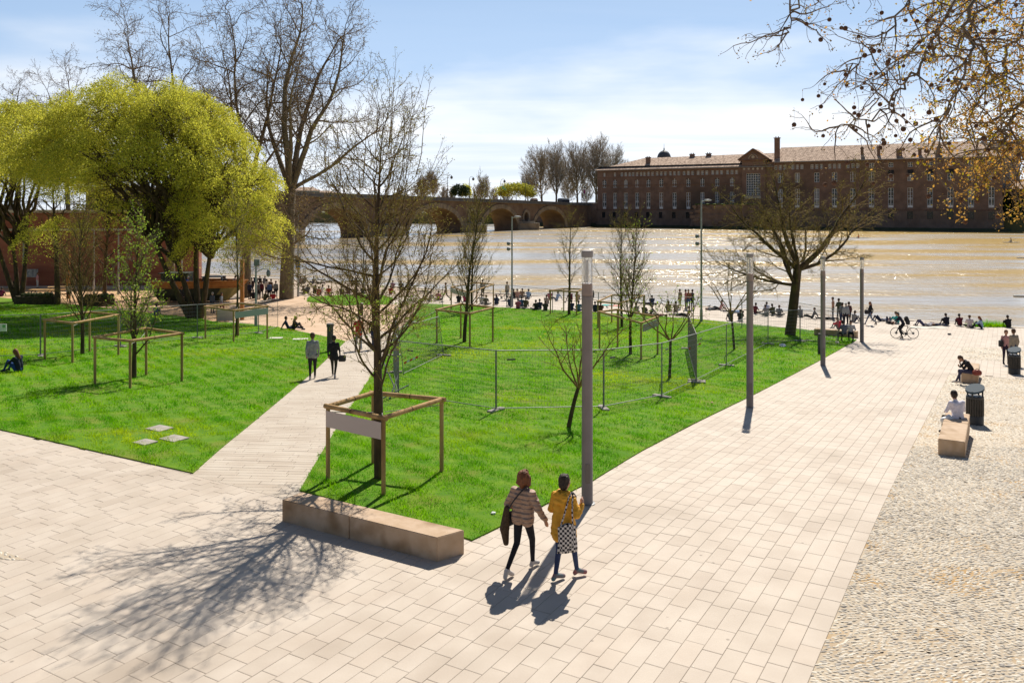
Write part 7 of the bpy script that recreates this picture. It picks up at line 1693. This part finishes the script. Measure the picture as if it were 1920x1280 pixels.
person(pl(1586,612),'stand',-30,(0.26,0.28,0.31),(0.02,0.02,0.03),'grey','person in a grey hooded sweater standing by the corner bench',voxel=.03)
person(pl(1592,609),'stand',20,(0.07,0.03,0.03),BLK,'dark','person in a dark red top standing behind the grey hood',voxel=.03)
person(P(1574,618),'knees',30,(0.45,0.03,0.05),(0.12,0.12,0.13),'brown','person in a bright red top crouching at the end of the corner bench')
person(P(1595,627,.42),'bench',160,(0.50,0.49,0.49),BLK,'dark','person in a pale grey sweater sitting on the corner bench, bent over')
person(P(1583,628,.42),'bench',10,(0.12,0.13,0.16),BLK,'dark','person in grey-blue sitting on the corner bench left of the pale sweater')
Q = [  # px, py, pose, turn, top, legs, hair, label
 (1600,604,'knees',-70,GREY,NAVY,'dark','curly-haired person in grey sitting on the quay right of the standing group'),
 (1552,599,'lie',80,MGR,BLK,'brown','person lying flat on the quay left of the third lamp post'),
 (1523,597,'lean',70,MGR,BLK,'dark','person in dark grey half lying on the quay right of the spreading trunk'),
 (1650,602,'lieknee',100,(0.35,0.36,0.42),NAVY,'dark','person lying with knees raised on the quay right of the last lamp'),
 (1668,606,'lieknee',-10,BLK,NAVY,'dark','person in black with a cap lying behind the front bicycle wheel'),
 (1684,606,'knees',60,TEAL,TEAL,'brown','person in turquoise crouching behind the rider'),
 (1732,611,'lieknee',80,(0.45,0.42,0.42),(0.05,0.05,0.12),'dark','person lying with one knee raised on a towel right of the bicycle'),
 (1752,611,'lie',-95,(0.30,0.32,0.38),NAVY,'dark','person lying flat with head to the right on the towel by the water'),
 (1776,610,'knees',10,(0.02,0.022,0.035),BLK,'dark','person in dark navy sitting on the quay edge, leftmost of the row of four'),
 (1800,611,'knees',-8,MAR,BLK,'dark','person in maroon sitting on the quay edge beside the navy one'),
 (1818,614,'cross',-25,(0.58,0.50,0.50),BLK,'brown','person in a pale pink T-shirt sitting third in the row on the quay edge'),
 (1841,616,'knees',60,LBL,BLK,'auburn','person in a light blue shirt sitting last in the row beside the grass tuft'),
 (1892,614,'knees',5,(0.018,0.018,0.025),BLK,'dark','lone person in black sitting on the quay edge at the far right'),
 (1416,588,'cross',-60,MAR,BLK,'dark','person in dark red sitting right of the second lamp post'),
 (1438,586,'knees',-10,(0.55,0.60,0.72),BLK,'dark','person in a pale blue shirt by the water right of the second lamp post'),
 (1436,592,'cross',10,GREY,MGR,'dark','person in grey sitting in front of the pale blue shirt'),
 (1450,590,'knees',20,OLV,BLK,'dark','person in dark green sitting left of the spreading tree trunk'),
 (1461,593,'cross',-20,MGR,BLK,'brown','person in charcoal sitting close to the spreading tree trunk on its left'),
 (1502,594,'knees',15,GREY,MGR,'grey','person in grey sitting close to the spreading tree trunk on its right'),
 (1371,601,'knees',10,MGR,BLK,'brown','person in dark grey sitting at the lawn edge behind the thin bare tree'),
 (1388,602,'knees',-20,(0.04,0.04,0.04),BLK,'dark','person in black sitting at the lawn edge right of the thin bare tree'),
 (1338,581,'lie',-70,MGR,BLK,'brown','person lying on the quay right of the slim light with a disc head'),
 (1350,581,'lean',60,PINK,BLK,'dark','person in a patterned pink top half lying beside the one lying flat'),
 (1376,586,'lie',70,LBL,NAVY,'dark','person in light blue lying by the water behind the thin bare tree'),
 (1254,584,'knees',0,KHK,BLK,'brown','person in khaki sitting left of the standing group on the quay'),
 (1267,585,'knees',-15,(0.30,0.26,0.18),BLK,'dark','person in sand brown sitting right below the standing group on the quay'),
 (1275,592,'lie',85,MGR,NAVY,'brown','person lying on the lawn edge below the standing group'),
 (1288,594,'lean',80,TAN,BLK,'dark','person in tan half lying at the lawn edge below the standing group'),
 (1215,571,'lie',60,NAVY,BLK,'dark','person lying at the water, leftmost dark head right of the cages'),
 (1223,572,'knees',0,NAVY,BLK,'dark','person in navy bent forward at the water beside the dark head'),
 (1194,588,'cross',20,(0.5,0.5,0.5),MGR,'dark','person in off-white sitting behind the right guard'),
 (1207,590,'knees',-30,OLV,BLK,'brown','person in olive sitting right behind the right guard'),
 (1219,592,'lean',60,MGR,BLK,'brown','person in charcoal half lying behind the worn side sign'),
 (1232,593,'lie',70,(0.2,0.1,0.08),BLK,'brown','person in brown lying behind the worn side sign'),
 (1116,585,'knees',0,NAVY,BLK,'dark','person in navy sitting right of the nearest lamp at the lawn edge'),
 (1126,586,'knees',-10,(0.12,0.05,0.03),BLK,'brown','person in rust brown sitting right of the one in navy at the lawn edge'),
 (1072,582,'knees',5,NAVY,BLK,'dark','person in dark navy sitting inside the view of the guard nearest the crowd'),
 (1085,584,'cross',0,(0.08,0.18,0.30),NAVY,'dark','person in mid blue sitting left of the nearest lamp'),
 (1071,563,'knees',30,MAR,BLK,'dark','person in maroon sitting by the water behind the guard nearest the crowd'),
 (1082,564,'knees',-20,TAN,MGR,'brown','person in tan sitting by the water left of the nearest lamp'),
 (1044,563,'lean',40,LBL,MGR,'dark','person in light blue half lying by the water left of the ball-clump tree'),
 (1031,562,'knees',0,(0.35,0.12,0.15),BLK,'brown','person in raspberry sitting by the water behind the left post of the guard'),
 (1012,580,'knees',0,NAVY,BLK,'dark','person in navy sitting at the lawn edge, centre of three dark backs'),
 (1005,582,'cross',10,BLK,BLK,'dark','person in black sitting at the lawn edge, left of three dark backs'),
 (1022,583,'knees',-10,(0.05,0.045,0.04),BLK,'brown','person in dark brown sitting at the lawn edge, right of three dark backs'),
 (1024,571,'knees',-15,(0.30,0.24,0.20),BLK,'brown','person in beige sitting just beyond the three dark backs'),
 (963,559,'knees',0,BLK,BLK,'dark','person in black sitting just right of the slim street light'),
 (970,559,'cross',10,(0.42,0.25,0.2),MGR,'brown','person in salmon sitting beside the one in black right of the slim street light'),
 (979,558,'cross',-15,(0.28,0.20,0.14),MGR,'brown','person in tan sitting second from the right of four by the water'),
 (990,559,'knees',-20,LBL,NAVY,'dark','person in sky blue sitting rightmost of four by the water'),
 (957,574,'knees',10,(0.03,0.05,0.09),BLK,'brown','person in dark blue sitting at the foot of the slim street light'),
 (971,579,'knees',-5,(0.45,0.10,0.14),MGR,'brown','person in pinkish red sitting right of the slim street light'),
 (978,575,'cross',0,(0.04,0.13,0.24),BLK,'dark','person in petrol blue sitting behind the pinkish red top'),
 (985,576,'knees',-20,(0.08,0.08,0.04),BLK,'brown','person in olive sitting right of the petrol blue top'),
 (930,571,'knees',-10,NAVY,BLK,'dark','person in navy sitting right of the rear sign guard'),
 (904,570,'knees',10,WHT,MGR,'dark','person in a white top sitting between the rear guards'),
 (911,572,'cross',-20,(0.13,0.12,0.11),MGR,'brown','person in grey-brown sitting right of the white top between the rear guards'),
 (860,567,'knees',0,BLK,BLK,'dark','person in black sitting behind the pale sign of the rear guard'),
 (872,566,'knees',0,(0.42,0.05,0.12),BLK,'dark','person in crimson sitting behind the fan-shaped tree trunk'),
 (822,563,'cross',0,MAG,BLK,'dark','person in magenta sitting left of the walking woman in the pale coat'),
 (805,564,'lean',60,MGR,BLK,'brown','person in dark grey half lying left of the magenta top'),
 (796,548,'lie',80,(0.2,0.2,0.15),BLK,'brown','person lying near the water above the dark grey one'),
 (616,552,'cross',0,(0.45,0.06,0.04),BLK,'brown','person in brick red sitting behind the small lawn'),
 (597,554,'knees',0,(0.5,0.03,0.08),BLK,'dark','child in bright red sitting left of the brick red top'),
 (589,551,'knees',-30,BLK,BLK,'dark','person in black left of the child in bright red'),
 (603,549,'lean',50,WHT,MGR,'dark','person in white leaning behind the child in bright red'),
 (570,552,'cross',40,(0.10,0.11,0.08),BLK,'brown','person in dark moss green sitting right of the thick plane trunk'),
 (577,549,'knees',10,MGR,BLK,'dark','person in charcoal behind the moss green top'),
 (563,532,'knees',0,(0.3,0.2,0.2),BLK,'dark','person in dusty rose by the water right of the blue and yellow sign'),
 (571,531,'knees',15,(0.25,0.27,0.3),BLK,'brown','person in pale grey by the water right of the dusty rose top'),
 (587,532,'lean',40,MGR,BLK,'dark','person in dark grey by the water left of the big tree branches'),
 (598,532,'lie',70,(0.08,0.07,0.05),BLK,'dark','person lying by the water left of the big tree branches'),
 (640,553,'knees',0,(0.09,0.08,0.09),BLK,'dark','person in plum black seated under the left branches of the big tree'),
 (652,551,'cross',0,(0.12,0.06,0.09),BLK,'brown','person in dark plum seated beside the plum black one'),
 (667,553,'knees',20,OLV,BLK,'dark','person in olive seated beneath the middle branches of the big tree'),
 (680,552,'cross',0,(0.07,0.08,0.1),BLK,'dark','person in slate seated left of the big tree trunk'),
 (694,551,'knees',-20,GREY,BLK,'brown','person in mid grey seated close to the big tree trunk'),
 (660,535,'knees',0,BLK,BLK,'dark','person in black by the water under the left branches of the big tree'),
 (668,535,'cross',0,NAVY,BLK,'dark','person in navy by the water under the left branches of the big tree'),
 (700,536,'knees',0,(0.14,0.16,0.2),BLK,'dark','person in steel blue by the water left of the big tree trunk'),
 (732,552,'knees',0,(0.30,0.03,0.03),BLK,'dark','person in dark red sitting right of the big tree trunk'),
 (736,541,'knees',0,(0.35,0.2,0.25),BLK,'brown','person in mauve by the water right of the big tree trunk'),
 (752,542,'cross',0,NAVY,BLK,'dark','person in navy by the water right of the mauve top'),
 (765,546,'knees',0,(0.15,0.18,0.25),BLK,'dark','person in denim blue by the water right of the big tree'),
]
for px, py, k_, tz, tp, lg, hr_, lb in Q:
    d = P(px,py).y
    person(pl(px,py),k_,tz,tp,lg,hr_,lb,group='people resting on the quay',longhair=(hr_ in ('auburn','blond')))
S_ = [
 (836,564,'stride',85,(0.32,0.25,0.17),BLK,'brown','woman in a pale beige coat walking on the quay left of the rear guards',.25),
 (905,557,'stand',0,(0.2,0.18,0.15),BLK,'dark','person in taupe standing between the rear guards near the bicycle',0),
 (951,562,'stand',30,(0.38,0.33,0.27),MGR,'brown','person in cream standing at the slim street light',0),
 (1109,575,'stand',0,(0.05,0.05,0.06),BLK,'dark','man in dark grey standing just right of the nearest lamp',0),
 (1275,579,'stand',40,KHK,KHK,'brown','person in khaki standing at the left of the quay group',0),
 (1286,580,'stand',60,(0.40,0.15,0.14),MGR,'dark','person in salmon red standing in the quay group',0),
 (1291,580,'arms_folded',150,(0.30,0.14,0.08),JEAN,'dark','person in rust with folded arms standing in the quay group',0),
 (1298,580,'stand',-60,(0.10,0.09,0.08),BLK,'dark','person in dark grey standing at the right of the quay group',0),
 (1671,0,'',0,0,0,'','',0),
 (472,553,'stand',20,(0.05,0.03,0.03),BLK,'dark','person in brown standing left of the camera pole',0),
 (70,541,'stand',-40,(0.5,0.26,0.28),(0.5,0.5,0.5),'brown','person in a pink top and white trousers taking a photo by the brick wall',0),
 (129,566,'stand',10,(0.45,0.42,0.38),BLK,'brown','person in a cream jacket standing on the playground sand',0),
 (29,554,'stand',30,BLK,BLK,'dark','person in black standing left of the dark trunk at the far left',0),
 (33,552,'stand',-30,(0.3,0.05,0.12),BLK,'brown','person in crimson beside the one in black at the far left',0),
 (2,556,'knees',0,(0.15,0.03,0.08),BLK,'dark','person in dark crimson sitting at the left edge by the sand',0),
 (340,574,'stand',0,(0.03,0.03,0.035),BLK,'auburn','person in black standing in front of the boat hull',0),
 (398,588,'stand',-20,(0.10,0.12,0.16),BLK,'grey','man with a grey-blue jacket standing below the bow of the boat',0),
 (415,589,'walk',-90,(0.25,0.27,0.3),(0.25,0.05,0.06),'brown','person with a pushchair right of the grey-blue man below the bow',0),
 (292,592,'knees',0,(0.05,0.09,0.16),BLK,'dark','person in blue crouching right of the green sapling',0),
]
for px, py, k_, tz, tp, lg, hr_, lb, ct in S_:
    if not k_: continue
    person(pl(px,py),k_,tz,tp,lg,hr_,lb,coat=ct,voxel=.034)
bo = bpy.data.objects['wooden_boat'].location
for dx, dy, tz, tp, lg, hr_, lb, k_ in ((-.9,-1.0,-90,(0.06,0.09,0.28),BLK,'grey','person in blue sitting on the rail of the boat','bench'),(2.6,-.6,60,BLK,BLK,'dark','person in black sitting on the boat near the bow','bench'),(3.3,-.3,-30,(0.35,0.22,0.2),BLK,'dark','person in pale rose on the bow of the boat','knees'),(3.6,.3,60,BRN,BLK,'brown','person in brown at the tip of the boat bow','knees')):
    person(Vector((bo.x+dx, bo.y+dy, bo.z+1.60)), k_, tz, tp, lg, hr_, lb)
rr = random.Random(8)
cc = [('navy',NAVY),('black',BLK),('dark grey',MGR),('maroon',MAR),('olive',OLV),('white',WHT),('denim blue',JEAN),('brown',BRN),('red',RED),('pale grey',GREY)]
spots = [(468,562,'stand'),(476,560,'knees'),(484,562,'stand'),(490,560,'stand'),(496,563,'knees'),(500,556,'stand'),(505,562,'stand'),(508,556,'stand'),(512,564,'knees'),(517,560,'stand'),(478,530,'knees'),(488,531,'lean'),(495,532,'knees')]
hm = ['leftmost of the crowd between the two plane trunks','second from the left in the crowd between the plane trunks','just right of the camera pole','behind the camera pole crowd front row','seated in the front of the crowd by the plane trunk','tall at the back of the crowd by the plane trunk','in the middle of the crowd by the plane trunk','at the back right of the crowd by the plane trunk','seated at the front right of the crowd by the plane trunk','at the right end touching the thick plane trunk','by the water left of the thick plane trunk','half lying by the water left of the thick plane trunk','by the water nearest the thick plane trunk']
for i, ((px,py,k_),lb) in enumerate(zip(spots,hm)):
    cn, cv = cc[i % len(cc)]
    person(pl(px,py),k_,rr.uniform(-40,40),cv,BLK,'dark' if i % 3 else 'brown','person in %s %s' % (cn, lb),group='people on the quay between the plane trunks')
for px, py, dx, c_, k_, lb in ((1610,447,0,ORG,'cross','person in an orange vest paddling on the river'),(1896,455,0,(0.15,0.18,0.25),'cross','seated paddler in blue-grey at the far right of the river')):
    q = on_water(px,py); q.z += .17; person(q,k_,60,c_,BLK,'dark',lb,sc=1.25)
    pd = empty('paddle', q+Vector((.35,-.2,.2)), .4, 'paddle held by the '+('person in the orange vest' if px < 1700 else 'seated paddler at the far right'), 'paddle'); b = MB(); b.bar((-1.0,0,.1),(1.0,0,.6),.025,n=5); b.build('shaft', m_dark, pd)
    for s_ in (-1,1): b = MB(); b.cbox(s_*1.15-.2,s_*1.15+.2,-.02,.02,.35+s_*.27-.08,.35+s_*.27+.08,c=.01); b.build('blade', m_white, pd)
# pigeons on the quay
m_pig = mat('pigeon_grey',(0.10,0.105,0.12),(0.16,0.16,0.18),scale=20,rough=.7)
me = remeshed([(Vector((0,-.08,.10)),Vector((0,.05,.13)),.045,.055,0),(Vector((0,.06,.16)),Vector((0,.09,.22)),.03,.028,0),(Vector((0,-.10,.10)),Vector((0,-.20,.08)),.03,.016,0),(Vector((0,.10,.225)),Vector((0,.13,.22)),.012,.007,0),(Vector((-.02,0,.08)),Vector((-.02,.01,.0)),.008,.007,0),(Vector((.02,0,.08)),Vector((.02,.01,.0)),.008,.007,0)], .009, 1, 'pigeon'); me.materials.append(m_pig)
for px, py, lb in ((991,563,'pigeon standing right of the four people by the water'),(1060,568,'pigeon between the trunk and the post in the nearest-crowd guard'),(1138,578,'pigeon on the quay right of the nearest lamp'),(1152,572,'pigeon farther out on the quay right of the nearest lamp'),(1330,576,'pigeon near the people lying right of the slim light')):
    props(link('pigeon', me, None, pl(px,py), (0,0,px)), lb, 'bird', 'pigeons on the quay')
tw = pl(1700,596)
for px, py, c_, lb, w_ in ((1739,614,(0.6,0.57,0.5),'pale towel under the two people lying right of the bicycle',1.3),(1139,572,TEAL,'turquoise cloth on the quay behind the right guard',.5),(1155,573,(0.6,0.25,0.2),'salmon towel on the quay beside the turquoise cloth',.6)):
    n = 8; b = MB(); gv = [((i/n-.5)*2*w_, (j/3-.5)*.9, .02+.02*math.sin(i*1.7+j)) for j in range(4) for i in range(n+1)]; b.add(gv, [(j*(n+1)+i,j*(n+1)+i+1,(j+1)*(n+1)+i+1,(j+1)*(n+1)+i) for j in range(3) for i in range(n)]); o = b.build('towel', flat(c_), None, pl(px,py,.01)); props(o, lb, 'towel')
if False:
    pass
